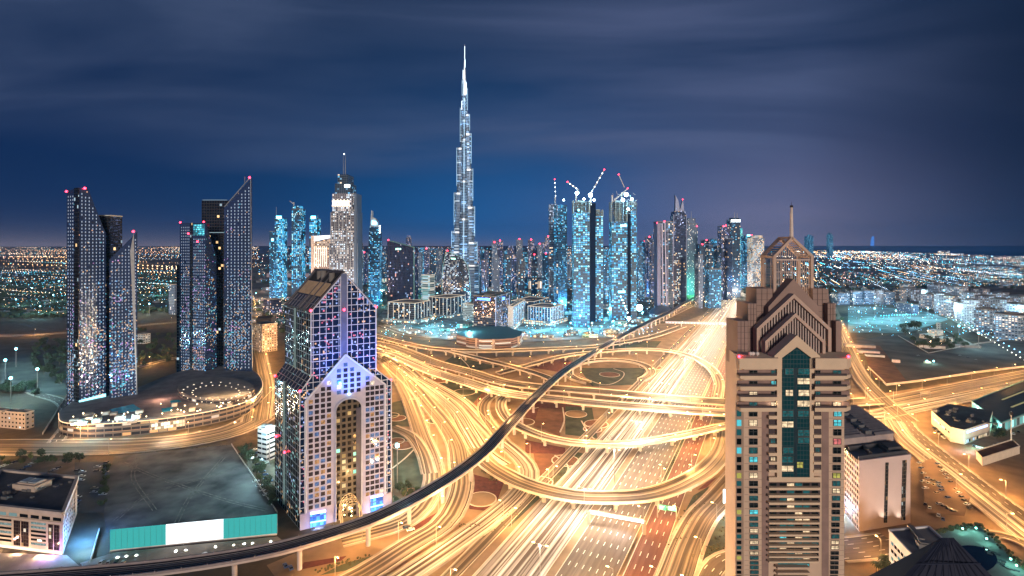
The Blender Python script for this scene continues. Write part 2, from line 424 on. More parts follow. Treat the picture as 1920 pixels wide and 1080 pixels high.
ASPH = road_mat("road_asphalt", (.075, .06, .045), (.62, .52, .40), .75, cut=(.43, .63), dash=.0)
WHTE = road_mat("road_light_trails", (.10, .08, .065), (.88, .84, .78), .95, cut=(.44, .60), dash=.0)  # light trails put into the colour as near-white streaks
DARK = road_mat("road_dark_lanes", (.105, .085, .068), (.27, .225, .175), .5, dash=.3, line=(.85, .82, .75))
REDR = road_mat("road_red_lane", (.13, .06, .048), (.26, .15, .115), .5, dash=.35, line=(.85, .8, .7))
ROADS = {}
def road(key, c, w, mat, kerb=True, verge=2.0):
    p = spline([P(*q) if len(q) > 2 else P(*q, 0) for q in c], 8)
    z = nz()
    b = MB(); ribbon(b, p, -w / 2, w / 2, z)
    if verge: ribbon(b, p, -w / 2 - verge, -w / 2, z - .004, 1); ribbon(b, p, w / 2, w / 2 + verge, z - .004, 1)
    if kerb:
        strip_box(b, p, -w / 2 - .35, -w / 2, z - .02, z + .14, 2); strip_box(b, p, w / 2, w / 2 + .35, z - .02, z + .14, 2)
    o = tag(b.build("road", [mat, PAVE, KERB]), kind='structure')
    ROADS[key] = (p, w)
    return o
def bridge(key, c, w, mat, label, deck=1.6, pier=26, para=1.0, name="flyover", skip=None, pw=1.3, pmat=None):
    p = spline([P(*q) for q in c], 8)
    t = thing(name, label, "flyover")
    b = MB(); ribbon(b, p, -w / 2, w / 2, .02); b.build("deck", mat, t)
    b = MB(); strip_box(b, p, -w / 2 - .4, w / 2 + .4, -.5, 0); strip_box(b, p, -w * .3, w * .3, -deck, -.5); b.build("girder", pmat or CONC, t)
    for s in (-1, 1):
        b = MB(); strip_box(b, p, min(s * w / 2, s * (w / 2 + .4)), max(s * w / 2, s * (w / 2 + .4)), 0, para); b.build("parapet", pmat or CONC, t)
    L = lengths(p); nxt = pier * .5; sd = sides(p)
    for i in range(len(p)):
        if L[i] >= nxt:
            nxt += pier
            if p[i].z < 3.5 or (skip and skip(p[i])): continue
            pb = MB(); zt = p[i].z - deck
            pb.tube((p[i].x, p[i].y, 0), (p[i].x, p[i].y, zt - 1.2), pw, pw, 10)
            a = p[i] - sd[i] * w * .33; c2 = p[i] + sd[i] * w * .33
            pb.bar((a.x, a.y, zt - .6), (c2.x, c2.y, zt - .6), 1.8, 1.2)
            pb.build("pier", pmat or CONC, t)
    ROADS[key] = (p, w)
    return t
# straight highway towards the vanishing point: k is the offset from it in eye heights
VX = 1450.0
def hwy(key, kl, kr, mat, y0=1200, y1=470.5):
    k = (kl + kr) / 2; ys = [y0, 900, 700, 600, 540, 510, 490, 480, y1]
    c = [(VX - k * (y - HY), y) for y in ys]
    return road(key, c, (kl - kr) * HC * .89, mat, verge=0)
# landscaped ground of the interchange
patch("ground_sand", [(700, 640), (1000, 640), (1290, 600), (1400, 560), (1560, 560), (1600, 640), (1640, 740), (1960, 690), (1960, 1010), (1800, 1200), (600, 1200), (500, 1060), (735, 960)], SAND)
for pts, m in (
    ([(735, 755), (775, 745), (790, 800), (735, 800)], GRASS_D), ([(735, 810), (770, 815), (800, 870), (795, 915), (740, 915)], GRASS_D),
    ([(790, 705), (850, 715), (905, 735), (895, 770), (850, 740)], GRASS_D), ([(905, 735), (935, 742), (918, 760), (915, 800), (880, 765)], RUST),
    ([(985, 752), (1100, 758), (1060, 792), (985, 795)], BEDS), ([(1060, 762), (1110, 765), (1120, 822), (1060, 815)], GRASS_D), ([(1010, 765), (1058, 768), (1050, 818), (1000, 800)], RUST),
    ([(985, 825), (1060, 840), (1060, 852), (985, 850)], BEDS), ([(1000, 850), (1095, 855), (1060, 900), (1010, 905)], RUST),
    ([(870, 885), (945, 905), (925, 960), (880, 955)], BEDS), ([(770, 990), (830, 955), (845, 962), (790, 1015)], BEDS), ([(570, 1055), (650, 1043), (640, 1052), (560, 1070)], BEDS),
    ([(1085, 690), (1210, 690), (1200, 722), (1110, 724)], GRASS_D), ([(1160, 640), (1240, 640), (1230, 652), (1130, 656)], GRASS_D),
    ([(1070, 845), (1098, 852), (960, 985), (900, 1015)], GRASS_D), ([(1180, 780), (1200, 780), (1120, 850), (1100, 848)], GRASS_D),
    ([(1292, 785), (1310, 785), (1275, 850), (1240, 915), (1235, 900)], GRASS_D), ([(1300, 930), (1330, 912), (1270, 1040), (1245, 1035)], GRASS_D), ([(1340, 980), (1385, 960), (1385, 1000), (1300, 1085), (1290, 1080)], GRASS_D),
    ([(1325, 905), (1345, 895), (1325, 915), (1308, 920)], BEDS), ([(860, 1000), (900, 985), (845, 1020)], GRASS_D), ([(640, 1060), (700, 1042), (680, 1065), (600, 1080)], GRASS_D),
    ([(1340, 762), (1372, 772), (1365, 790), (1330, 785)], GRASS_D), ([(850, 668), (935, 688), (900, 695), (830, 680)], GRASS_D), ([(1040, 665), (1000, 690), (1060, 700), (1075, 680)], BEDS)):
    patch("planted_ground", pts, m)
for cx, cy_, rx, m in ((903, 937, 26, SAND), (745, 785, 15, RUST), (733, 780, 14, GRASS_D), (742, 828, 15, RUST), (756, 836, 19, RUST), (871, 736, 20, GRASS_D), (825, 714, 16, RUST), (1080, 777, 19, SAND), (1118, 796, 21, RUST), (1111, 806, 16, RUST), (983, 792, 18, RUST), (1143, 703, 18, RUST), (1220, 689, 20, RUST), (816, 790, 14, GRASS_D), (893, 810, 12, RUST), (1060, 865, 24, RUST), (1015, 905, 20, RUST)):
    c = P(cx, cy_); r = rx * c.y / F; z = nz(); b = MB(); n = 28
    for k in range(n):
        a0, a1 = 2 * math.pi * k / n, 2 * math.pi * (k + 1) / n
        q = lambda a, rr, zz: (c.x + math.cos(a) * rr, c.y + math.sin(a) * rr, zz)
        b.face([q(a0, 0, z), q(a0, r, z), q(a1, r, z)], None, 0)
        b.face([q(a0, r, z + .16), q(a0, r + .9, z + .16), q(a1, r + .9, z + .16), q(a1, r, z + .16)], None, 1)
        b.face([q(a0, r + .9, z - .05), q(a1, r + .9, z - .05), q(a1, r + .9, z + .16), q(a0, r + .9, z + .16)], None, 1)
    tag(b.build("path", [m, KERB]), kind='structure')
for c in ([(735, 880), (760, 860), (785, 835)], [(985, 770), (1010, 765)], [(1055, 765), (1058, 790), (1050, 812)], [(1090, 790), (1105, 815), (1115, 825)], [(1085, 705), (1130, 722), (1160, 715), (1170, 700), (1150, 692)], [(1040, 855), (1065, 875), (1060, 895)], [(860, 668), (880, 690), (870, 695)], [(985, 905), (960, 895)], [(1170, 745), (1140, 780), (1120, 800)]):
    p = spline([P(*q) for q in c], 4); b = MB(); z = nz(); ribbon(b, p, -.7, .7, z); tag(b.build("path", KERB), kind='structure')

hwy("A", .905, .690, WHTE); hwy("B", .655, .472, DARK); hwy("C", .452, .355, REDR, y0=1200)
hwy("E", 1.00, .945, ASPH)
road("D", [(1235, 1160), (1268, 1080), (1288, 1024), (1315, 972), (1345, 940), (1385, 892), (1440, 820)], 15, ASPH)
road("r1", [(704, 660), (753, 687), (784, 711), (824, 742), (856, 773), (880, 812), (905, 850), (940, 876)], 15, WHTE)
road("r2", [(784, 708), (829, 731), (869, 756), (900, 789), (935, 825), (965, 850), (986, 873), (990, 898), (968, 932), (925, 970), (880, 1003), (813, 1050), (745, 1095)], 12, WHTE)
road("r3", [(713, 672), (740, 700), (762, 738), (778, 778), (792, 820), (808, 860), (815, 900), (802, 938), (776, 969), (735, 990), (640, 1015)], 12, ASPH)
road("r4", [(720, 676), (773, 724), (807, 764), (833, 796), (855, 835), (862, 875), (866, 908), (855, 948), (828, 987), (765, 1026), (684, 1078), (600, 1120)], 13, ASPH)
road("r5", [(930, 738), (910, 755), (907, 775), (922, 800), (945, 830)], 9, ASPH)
road("s1", [(1200, 1180), (1160, 1140), (1120, 1120)], 6, ASPH)
road("loop_low", [(735, 802), (770, 818), (793, 850), (805, 890)], 8, ASPH)
el = [P(1143 + 78 * math.cos(a), 698 + 23 * math.sin(a), 1.0) for a in [math.radians(40 - 20 * i) for i in range(15)]]
def road_pts(key, pts, w, mat):
    p = spline(pts, 6); z = nz(); b = MB(); ribbon(b, p, -w / 2, w / 2, z); strip_box(b, p, -w / 2 - .6, -w / 2, -1, z + .9, 1); strip_box(b, p, w / 2, w / 2 + .6, -1, z + .9, 1)
    o = tag(b.build("road", [mat, CONC]), kind='structure'); ROADS[key] = (p, w); return o
road_pts("loop", el, 10, ASPH)
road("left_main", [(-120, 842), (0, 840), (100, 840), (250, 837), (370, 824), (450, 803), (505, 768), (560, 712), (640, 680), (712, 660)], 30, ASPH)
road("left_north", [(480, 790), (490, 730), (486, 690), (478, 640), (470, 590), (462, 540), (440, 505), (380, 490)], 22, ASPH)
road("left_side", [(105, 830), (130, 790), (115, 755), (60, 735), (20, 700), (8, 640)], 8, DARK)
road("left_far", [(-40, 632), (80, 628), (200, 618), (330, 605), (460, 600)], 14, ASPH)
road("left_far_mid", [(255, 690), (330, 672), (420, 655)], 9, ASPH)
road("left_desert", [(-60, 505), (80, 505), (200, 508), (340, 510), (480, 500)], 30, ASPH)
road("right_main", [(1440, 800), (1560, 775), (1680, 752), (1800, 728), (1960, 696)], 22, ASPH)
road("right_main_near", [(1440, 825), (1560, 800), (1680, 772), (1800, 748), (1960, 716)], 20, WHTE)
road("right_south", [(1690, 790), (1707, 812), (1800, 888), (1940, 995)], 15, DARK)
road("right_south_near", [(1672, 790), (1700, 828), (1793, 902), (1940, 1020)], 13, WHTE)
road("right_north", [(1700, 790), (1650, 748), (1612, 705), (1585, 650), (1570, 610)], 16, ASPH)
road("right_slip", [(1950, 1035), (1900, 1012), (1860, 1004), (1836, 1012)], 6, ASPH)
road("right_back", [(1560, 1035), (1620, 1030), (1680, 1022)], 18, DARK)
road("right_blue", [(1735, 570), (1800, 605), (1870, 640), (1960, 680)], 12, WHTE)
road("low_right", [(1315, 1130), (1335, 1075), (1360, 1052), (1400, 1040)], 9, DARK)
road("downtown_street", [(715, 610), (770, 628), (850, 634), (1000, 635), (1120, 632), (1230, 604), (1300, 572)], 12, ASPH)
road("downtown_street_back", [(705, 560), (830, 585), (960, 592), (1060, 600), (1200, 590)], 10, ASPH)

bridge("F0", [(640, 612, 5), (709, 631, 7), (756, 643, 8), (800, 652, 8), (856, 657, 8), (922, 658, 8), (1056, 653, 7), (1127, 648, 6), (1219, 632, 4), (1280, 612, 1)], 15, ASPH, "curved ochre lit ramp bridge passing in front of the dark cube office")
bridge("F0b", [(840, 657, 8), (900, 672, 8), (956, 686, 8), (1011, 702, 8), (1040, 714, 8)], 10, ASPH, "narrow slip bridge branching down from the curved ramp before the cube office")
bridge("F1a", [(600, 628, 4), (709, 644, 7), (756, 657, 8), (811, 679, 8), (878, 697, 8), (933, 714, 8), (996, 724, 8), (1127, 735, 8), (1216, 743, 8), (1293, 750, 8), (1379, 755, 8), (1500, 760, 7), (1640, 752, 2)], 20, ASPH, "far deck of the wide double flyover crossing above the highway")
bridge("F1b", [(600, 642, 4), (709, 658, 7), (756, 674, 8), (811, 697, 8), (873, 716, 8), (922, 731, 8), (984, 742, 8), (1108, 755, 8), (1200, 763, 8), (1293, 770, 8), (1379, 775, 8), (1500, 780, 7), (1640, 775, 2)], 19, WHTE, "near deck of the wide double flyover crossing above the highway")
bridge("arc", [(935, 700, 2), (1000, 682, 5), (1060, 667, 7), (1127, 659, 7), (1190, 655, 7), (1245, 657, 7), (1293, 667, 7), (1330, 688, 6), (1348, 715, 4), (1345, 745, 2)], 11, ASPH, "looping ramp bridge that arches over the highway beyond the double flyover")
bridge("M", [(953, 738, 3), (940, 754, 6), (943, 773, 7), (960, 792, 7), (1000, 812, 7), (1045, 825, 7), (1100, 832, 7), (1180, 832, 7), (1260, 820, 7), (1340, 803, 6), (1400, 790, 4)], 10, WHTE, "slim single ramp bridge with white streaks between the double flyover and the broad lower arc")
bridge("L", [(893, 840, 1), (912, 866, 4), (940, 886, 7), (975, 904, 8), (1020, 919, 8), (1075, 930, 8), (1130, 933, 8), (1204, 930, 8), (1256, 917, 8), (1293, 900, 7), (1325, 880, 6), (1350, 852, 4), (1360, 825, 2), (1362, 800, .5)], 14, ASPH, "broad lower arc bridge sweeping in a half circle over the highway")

# metro viaduct: dark track bed between pale edges, on single round piers
TRK = road_mat("track_bed", (.028, .028, .034), (.075, .07, .08), .6, lane=2.2, dash=1.1, line=(.17, .16, .17))
MV = [(-60, 1093, 13), (100, 1082, 13), (300, 1064, 13), (480, 1037, 13), (600, 1007, 13), (720, 965, 13), (830, 905, 13), (905, 850, 13), (950, 802, 13), (1000, 748, 13), (1060, 695, 13), (1130, 651, 13), (1200, 612, 13), (1250, 588, 13), (1290, 565, 12), (1330, 545, 12), (1365, 525, 12), (1400, 507, 12), (1430, 492, 12), (1442, 484, 12)]
mvp = spline([P(*q) for q in MV], 8)
mv = thing("metro_viaduct", "dark elevated metro track curving across the whole interchange on round pale piers", "viaduct")
VIA = simple("viaduct_concrete", (.36, .31, .30), .85, noise=.2, scale=.1); TRIM = simple("viaduct_edge", (.20, .17, .18), .8)
b = MB(); ribbon(b, mvp, -4.6, 4.6, .02); b.build("track_bed", TRK, mv)
b = MB(); strip_box(b, mvp, -5.2, 5.2, -.6, 0); strip_box(b, mvp, -3, 3, -2.2, -.6); b.build("girder", VIA, mv)
for s in (-1, 1):
    b = MB(); strip_box(b, mvp, min(s * 4.6, s * 5.2), max(s * 4.6, s * 5.2), 0, 1.1); b.build("parapet", TRIM, mv)
RAIL = simple("steel_rail", (.42, .40, .40), .4, metal=.6)
for s in (-2.9, -1.5, 1.5, 2.9):
    b = MB(); strip_box(b, mvp, s - .13, s + .13, .02, .2); b.build("rail", RAIL, mv)
b = MB(); strip_box(b, mvp, -.45, .45, .02, .32); b.build("walkway", simple("walkway_grey", (.13, .12, .13), .8), mv)
b = MB(); mL = lengths(mvp); nq = 0
for i in range(len(mvp)):
    if mL[i] >= nq and mvp[i].y < 900:
        nq += 7.5; sd_ = sides(mvp[max(0, i - 1):i + 2])[0]
        for s in (-1, 1): p_ = mvp[i] + sd_ * s * 4.9; b.box((p_.x, p_.y, p_.z + 1.1), (.35, .35, .5))
tag(b.build("parapet_post", TRIM, mv), kind='stuff')
L_ = lengths(mvp); nx = 14
for i in range(len(mvp)):
    if L_[i] > nx:
        nx += 30; q = mvp[i]
        if q.y > 2600: break
        pb = MB(); pb.tube((q.x, q.y, 0), (q.x, q.y, 9.2), 1.2, 1.2, 12); pb.tube((q.x, q.y, 9.2), (q.x, q.y, 10.8), 1.2, 2.9, 12); pb.build("pier", VIA, mv)

# ------------------------------------------------------------------ street lamps
POLE = simple("lamp_pole", (.28, .26, .24), .5, metal=.4)
HEADW = emit("sodium_lamp", (1, .63, .25), 14.0)
HEADB = emit("white_lamp", (.75, .95, 1), 16.0)
HEADC = emit("cyan_lamp", (.25, .85, 1), 16.0)
def lamp_proto(name, label, group, h, arm, head, double=False, cat="street lamp"):
    t = thing(name, label, cat, (0, 0, -500), group)
    b = MB(); b.local = True; b.tube((0, 0, 0), (0, 0, h), .16, .09, 6); b.build("pole", POLE, t)
    for s in ((1, -1) if double else (1,)):
        b = MB(); b.local = True; b.bar((0, 0, h - .1), (s * arm, 0, h + .35), .12); b.build("arm", POLE, t)
        b = MB(); b.local = True; b.box((s * (arm + .4), 0, h + .2), (1.3, .5, .18)); b.build("lamp_head", head, t)
    return t
NLAMP = [0]
SOD = (1, .50, .16)
def place_lamp(proto, first, loc, rz, e, col, h, arm, label=None, group=None, lit=True, both=False):
    t = proto if not first else copy_tree(proto)
    t.location = loc; t.rotation_euler = (0, 0, rz)
    if label: t['label'] = label
    if group: t['group'] = group
    if lit:
        NLAMP[0] += 1
        o = light('POINT', (arm if not both else 0, 0, h - 1.0), e, col, t, .6, local=True)
    return t
LP = lamp_proto("street_lamp", "x", "street lamps beside the interchange roads", 11, 2.2, HEADW)
used = [False]
def row(key, label, step=38, e=9000, side=1, start=10, inset=1.2, ymax=1500, ymin=0, col=SOD, alt=False, xr=None, zmin=None):
    p, w = ROADS[key]; L = lengths(p); sd = sides(p); nx = start; s = side
    for i in range(len(p)):
        if L[i] < nx: continue
        nx += step
        if alt: s = -s
        q = p[i] + sd[i] * s * (w / 2 + inset)
        if q.y > ymax or q.y < ymin: continue
        px = CX + q.x / q.y * F; py = HY + HC / q.y * F
        if px < -150 or px > 2070 or py > 1160: continue
        if xr and not (xr[0] < px < xr[1]): continue
        d = -sd[i] * s
        place_lamp(LP, used[0], q, math.atan2(d.y, d.x), e * R.uniform(.8, 1.2), col, 11, 2.2, label, "street lamps beside the " + key.replace('_', ' ') + " road" if False else "street lamps: " + label)
        used[0] = True
E0 = 15500
row("F0", "ochre street lamp on the curved ramp bridge before the cube office", 42, E0, 1, inset=-.2)
row("F1a", "ochre street lamp on the far deck of the double flyover", 40, E0, -1, inset=-.2, alt=True)
row("F1b", "ochre street lamp on the near deck of the double flyover", 40, E0, 1, inset=-.2)
row("arc", "ochre street lamp on the looping ramp beyond the double flyover", 40, E0, 1, inset=-.2)
row("L", "ochre street lamp on the broad lower arc bridge", 42, E0, -1, inset=-.2)
row("M", "ochre street lamp on the slim ramp bridge with white streaks", 42, E0, 1, inset=-.2)
row("loop", "ochre street lamp round the sunken loop road", 45, E0, 1)
row("r1", "ochre street lamp by the diagonal road with white streaks", 42, E0, 1)
row("r2", "ochre street lamp by the winding slip road under the lower arc", 42, E0, 1, alt=True)
row("r3", "ochre street lamp by the road nearest the arch tower", 42, E0, -1)
row("r4", "ochre street lamp by the road running under the metro track", 42, E0, 1)
row("r5", "ochre street lamp at the short curved link road", 45, E0, 1)
row("D", "ochre street lamp by the road curving behind the beige apartment tower", 40, E0, 1)
row("left_main", "ochre street lamp along the avenue in front of the mall podium", 44, E0 * 1.1, 1, alt=True)
row("left_north", "ochre street lamp along the road behind the arch tower", 60, E0, 1)
row("left_far", "ochre street lamp along the avenue beyond the dark park", 70, E0, 1)
row("left_far_mid", "ochre street lamp along the short street between the mirror tower pairs", 60, E0, 1)
row("right_main", "ochre street lamp along the wide avenue below the construction site", 48, E0 * 1.3, -1, xr=(1580, 2000))
row("right_main_near", "ochre street lamp on the near side of the wide right avenue", 48, E0 * 1.3, 1, xr=(1580, 2000))
row("right_south", "ochre street lamp along the straight road past the car park", 44, E0 * 1.2, -1)
row("right_south_near", "ochre street lamp between the straight road and the car park", 44, E0 * 1.1, 1)
row("right_north", "ochre street lamp beside the road leading up past the apartment tower", 50, E0, 1)
row("right_back", "ochre street lamp along the street in front of the pink slab block", 34, E0 * .7, 1)
row("downtown_street", "ochre street lamp along the street under the lit office blocks", 55, E0 * .8, 1)
# highway masts: tall, two-armed, in the median strip
MLP = lamp_proto("highway_mast", "tall twin armed lamp mast in the highway median", "lamp masts in the highway median", 22, 3.0, HEADW, True, "lamp mast")
first = False
for kk, (c_, e_) in {.672: ((1, .80, .60), 62000), .462: ((1, .58, .26), 44000), .335: ((1, .52, .2), 30000), .93: ((1, .62, .28), 40000)}.items():
    Y = 236.0
    while Y < 5200:
        y = HY + HC * F / Y; x = VX - kk * (y - HY); q = P(x, y)
        step = 55 if Y < 900 else 55 * (Y / 900) ** 1.1
        if kk == .672 or Y < 1200:
            f = min(step / 55, 3.0)
            if kk == .672: place_lamp(MLP, first, q, math.radians(-27), e_ * f, c_, 22, 3, None, None, True, True); first = True
            else:
                place_lamp(LP, used[0], q, math.radians(-27 if kk > .5 else 153), e_ * .5 * f, c_, 11, 2.2, "ochre street lamp beside the red bus lane of the highway" if kk < .5 else "ochre street lamp between the highway and its service road", "street lamps: " + ("bus lane" if kk < .5 else "service road"))
        Y += step
print("lamps", NLAMP)
# ------------------------------------------------------------------ near towers
RED = emit("red_beacon", (1, .03, .06), 12.0)
def beacon(parent, pts, r=.9):
    for p in pts:
        b = MB(); b.ball(p, r, n=8, m=6); b.build("red_beacon", RED, parent)
ROOF = simple("roof_dark", (.06, .06, .065), .85, noise=.3, scale=.15)
ROOFG = simple("roof_grey", (.16, .15, .145), .85, noise=.25, scale=.1)
def insetpoly(f, k):
    c = sum((Vector(p[:2]) for p in f), Vector((0, 0))) / len(f)
    return [tuple(c + (Vector(p[:2]) - c) * k) for p in f]
def corner_foot(xl, xm, xr, yb, th):
    """rectangular footprint from its nearest corner: left, near, right columns, base row, turn of the left face"""
    p0 = P(xm, yb); th = math.radians(th)
    dl = (-math.cos(th), math.sin(th)); dr = (math.sin(th), math.cos(th))
    a, b = ray_len(p0, dl, xl), ray_len(p0, dr, xr)
    l = p0 + Vector((*dl, 0)) * a; r = p0 + Vector((*dr, 0)) * b
    return [p0, r, r + l - p0, l]

# ---- the pair of mirror towers on the mall podium
MIR = facade("mirror_painted_reflections", (.018, .028, .06), (.075, .125, .27), 3.1, 3.5, .95, .92, .15, ((.25, .55, 1), (1, .55, .22), (.2, .6, 1), (1, .6, .3), (.15, .75, .95), (.8, .4, 1), (1, .5, .3)), .7, metal=.72, rough=.06, jit=.06, wrough=.25, clump=.008, sub=3, hue=.028, vfade=(55, 150))  # coloured glow speckle painted in as city-light reflections, thinning upward
SLOT = emit("slot_window", (.66, .78, 1.0), .5)
DKCORE = facade("dark_core", (.012, .014, .022), (.03, .035, .05), 3.2, 3.6, .85, .8, .03, (COOL, WARM), 1.2, metal=.7, rough=.1)
def slots(parent, w, x0, x1, ytop, ybot, n, m, mats=SLOT, ww=.26, hh=.46, top2=None, keep=.97):
    """small lit slot windows in a grid on a wall: columns n, rows m"""
    ua, ub = w.u(x0), w.u(x1); zt, zb = w.pt(x0, ytop).z, w.pt(x0, ybot).z
    dz = (zt - zb) / m; du = (ub - ua) / n; quads = []
    for j in range(m):
        for i in range(n):
            u = ua + (i + .5) * du; z = zb + (j + .5) * dz
            if top2 and z + dz * 1.1 > top2(u): continue
            if R.random() > keep: continue
            quads.append((u, z))
    return quads, abs(du) * ww, dz * hh
def window_parts(parent, w, quads, du, dz, mat, off=.12, name="window", lim=100, rnd=None):
    rest = MB()
    for k, (u, z) in enumerate(quads):
        m = rnd() if rnd else 0
        b = MB() if k < lim else rest
        pts = [w.at(u - du / 2, z - dz / 2, off), w.at(u + du / 2, z - dz / 2, off), w.at(u + du / 2, z + dz / 2, off), w.at(u - du / 2, z + dz / 2, off)]
        b.face(pts, [(u - du / 2, z - dz / 2), (u + du / 2, z - dz / 2), (u + du / 2, z + dz / 2), (u - du / 2, z + dz / 2)], m if k >= lim else 0)
        if k < lim: b.build(name, mat[m] if isinstance(mat, list) else mat, parent)
    if len(quads) > lim:
        tag(rest.build(name, mat if isinstance(mat, list) else [mat], parent), kind='stuff')
    return quads

t = thing("mirror_tower", "tallest left mirror glass tower with raked roof edge standing on the mall podium", "tower")
f = corner_foot(125, 147, 199, 780, 28)
near, right, back, left = f
wl, wr = Wall(left, near), Wall(near, right)
mid = wr.pt(165, 500); midb = Vector((mid.x, mid.y, 0)) + (left - near)
zn = zat(352, near.y); zr = wr.pt(192, 440).z
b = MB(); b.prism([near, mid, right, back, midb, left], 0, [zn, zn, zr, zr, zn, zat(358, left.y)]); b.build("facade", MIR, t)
ins = Wall(left, near)
b = MB()
for x0, x1 in ((140, 148),):
    b.slab([ins.pt(x0, 352, .0), ins.pt(x1, 352, .0), ins.pt(x1, 775, .0), ins.pt(x0, 775, .0)], ins.n * .5)
b.build("dark_recess", DKCORE, t)
q, du, dz = slots(t, wl, 126, 139, 366, 770, 3, 62); window_parts(t, wl, q, du, dz, SLOT)
q, du, dz = slots(t, wr, 150, 197, 360, 765, 7, 62, top2=lambda u: zn - max(0, u - wr.u(165)) * (zn - zr) / (wr.u(199) - wr.u(165)) - 1); window_parts(t, wr, q, du, dz, SLOT)
beacon(t, [at(125, 359, left.y), at(159, 353, near.y + 3)], 1.1)
b = MB(); b.slab([wr.pt(148, 765, .2), wr.pt(198, 752, .2), wr.pt(198, 738, .2), wr.pt(148, 751, .2)], wr.n * .5); b.build("lit_lobby", emit("lobby_cyan", (.35, .9, 1), 2.2), t)
b = MB(); b.slab([wl.pt(130, 770, .2), wl.pt(141, 772, .2), wl.pt(141, 759, .2), wl.pt(130, 757, .2)], wl.n * .5); b.build("lit_lobby", emit("lobby_cyan", (.35, .9, 1), 2.2), t)

t = thing("mirror_tower", "dark slender tower behind the tallest left mirror tower, flat lit parapet on top", "tower")
D = 505; a, b_ = at(184, 760, D), at(206, 760, D)
b = MB(); b.prism([(a.x, D), (b_.x, D), (b_.x, D + 16), (a.x, D + 16)], 0, zat(405, D)); b.build("facade", DKCORE, t)
b = MB(); b.box(((a.x + b_.x) / 2, D + 8, zat(405, D)), (b_.x - a.x + .6, 16.6, 1)); b.build("parapet", simple("lit_parapet", (.4, .42, .4), .6), t)

t = thing("mirror_tower", "lower left mirror glass tower with a sharply pointed sail shaped top", "tower")
D = 492
w = Wall(at(204, 760, D), at(258, 757, D + 14)); A = w.pt(205, 760); B = w.pt(257.5, 760)
za, zb = w.pt(205, 487).z, w.pt(251, 434).z
bk = Vector((-.60, .80, 0)) * 17
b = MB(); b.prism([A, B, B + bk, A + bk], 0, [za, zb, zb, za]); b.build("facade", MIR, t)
q, du, dz = slots(t, w, 207, 257, 440, 748, 8, 48, top2=lambda u: za + (zb - za) * u / w.L - 1.5); window_parts(t, w, q, du, dz, SLOT)
beacon(t, [w.pt(250, 434)], 1.1)
b = MB(); b.slab([w.pt(244, 470, .1), w.pt(250.5, 438, .1), w.pt(250.9, 438, .1), w.pt(257.6, 757, .1), w.pt(257, 757, .1)], w.n * .4); b.build("edge_fin", simple("steel_fin", (.35, .38, .42), .3, metal=.5), t)

t = thing("mirror_tower", "lower right mirror tower showing painted violet and orange reflections with a blue crown, flat topped", "tower")
f = corner_foot(337, 386, 406, 716, 16)
near, right, back, left = f; wl, wr = Wall(left, near), Wall(near, right)
zn = wl.pt(384, 418).z
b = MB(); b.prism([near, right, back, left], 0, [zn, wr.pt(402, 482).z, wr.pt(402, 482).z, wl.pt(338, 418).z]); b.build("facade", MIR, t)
b = MB(); b.slab([wl.pt(357, 418, 0), wl.pt(361, 418, 0), wl.pt(361, 716, 0), wl.pt(357, 716, 0)], wl.n * .4); b.build("dark_recess", DKCORE, t)
b = MB(); b.slab([wl.pt(363, 420, .1), wl.pt(383, 420, .1), wl.pt(383, 441, .1), wl.pt(363, 441, .1)], wl.n * .25); b.build("lit_crown", facade("crown_blue", (.02, .1, .16), (.1, .4, .5), 1.6, 2.4, .8, .7, .75, ((.05, .65, .9), (.2, .85, 1)), 1.3), t)
q, du, dz = slots(t, wl, 339, 356, 424, 705, 5, 52); window_parts(t, wl, q, du, dz, SLOT)
q, du, dz = slots(t, wl, 362, 385, 446, 705, 6, 48); window_parts(t, wl, q, du, dz, SLOT)
beacon(t, [wl.pt(338, 417), wl.pt(382, 416), wl.pt(353, 438, .6), wl.pt(370, 453, .6)], 1.0)
D = left.y + 6; a, b_ = at(331, 690, D), at(340, 690, D)
b = MB(); b.prism([(a.x, D), (b_.x, D), (b_.x, D + 10), (a.x, D + 10)], 0, zat(497, D)); b.build("side_wing", DKCORE, t)

t = thing("mirror_tower", "black slab tower standing between the two right mirror towers", "tower")
D = 640; a, b_ = at(378, 700, D), at(428, 700, D)
b = MB(); b.prism([(a.x, D), (b_.x, D), (b_.x, D + 30), (a.x, D + 30)], 0, zat(376, D)); b.build("facade", DKCORE, t)
a, b_ = at(390, 700, D - 4), at(421, 700, D - 4)
b = MB(); b.prism([(a.x, D - 4), (b_.x, D - 4), (b_.x, D), (a.x, D)], 0, zat(437, D - 4)); b.build("front_bay", DKCORE, t)
b = MB(); b.bar(at(380, 375, D), at(426, 375, D), .5); b.bar(at(393, 436, D - 4), at(421, 436, D - 4), .8); b.build("lit_edge", emit("edge_line", (.5, .7, .8), .5), t)

t = thing("mirror_tower", "tallest right mirror tower with steeply pointed top and red beacon", "tower")
D = 604
w = Wall(at(420, 700, D), at(474, 694, D - 7)); A = w.pt(420, 690); B = w.pt(473, 690)
za, zb = w.pt(421, 388).z, w.pt(468, 334).z
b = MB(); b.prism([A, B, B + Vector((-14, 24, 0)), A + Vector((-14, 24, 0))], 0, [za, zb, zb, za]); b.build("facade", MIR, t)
q, du, dz = slots(t, w, 424, 470, 338, 690, 7, 58, top2=lambda u: za + (zb - za) * u / w.L - 2); window_parts(t, w, q, du, dz, SLOT)
beacon(t, [w.pt(468, 333)], 1.3)
b = MB(); b.bar(w.pt(459, 345), w.pt(459, 331), .4); b.build("mast", POLE, t)
b = MB(); b.bar(w.pt(421, 388, .2), w.pt(468, 334, .2), .8); b.bar(w.pt(470, 334, .2), w.pt(473, 690, .2), .5); b.build("edge_fin", simple("steel_fin", (.20, .24, .32), .3, metal=.5), t)

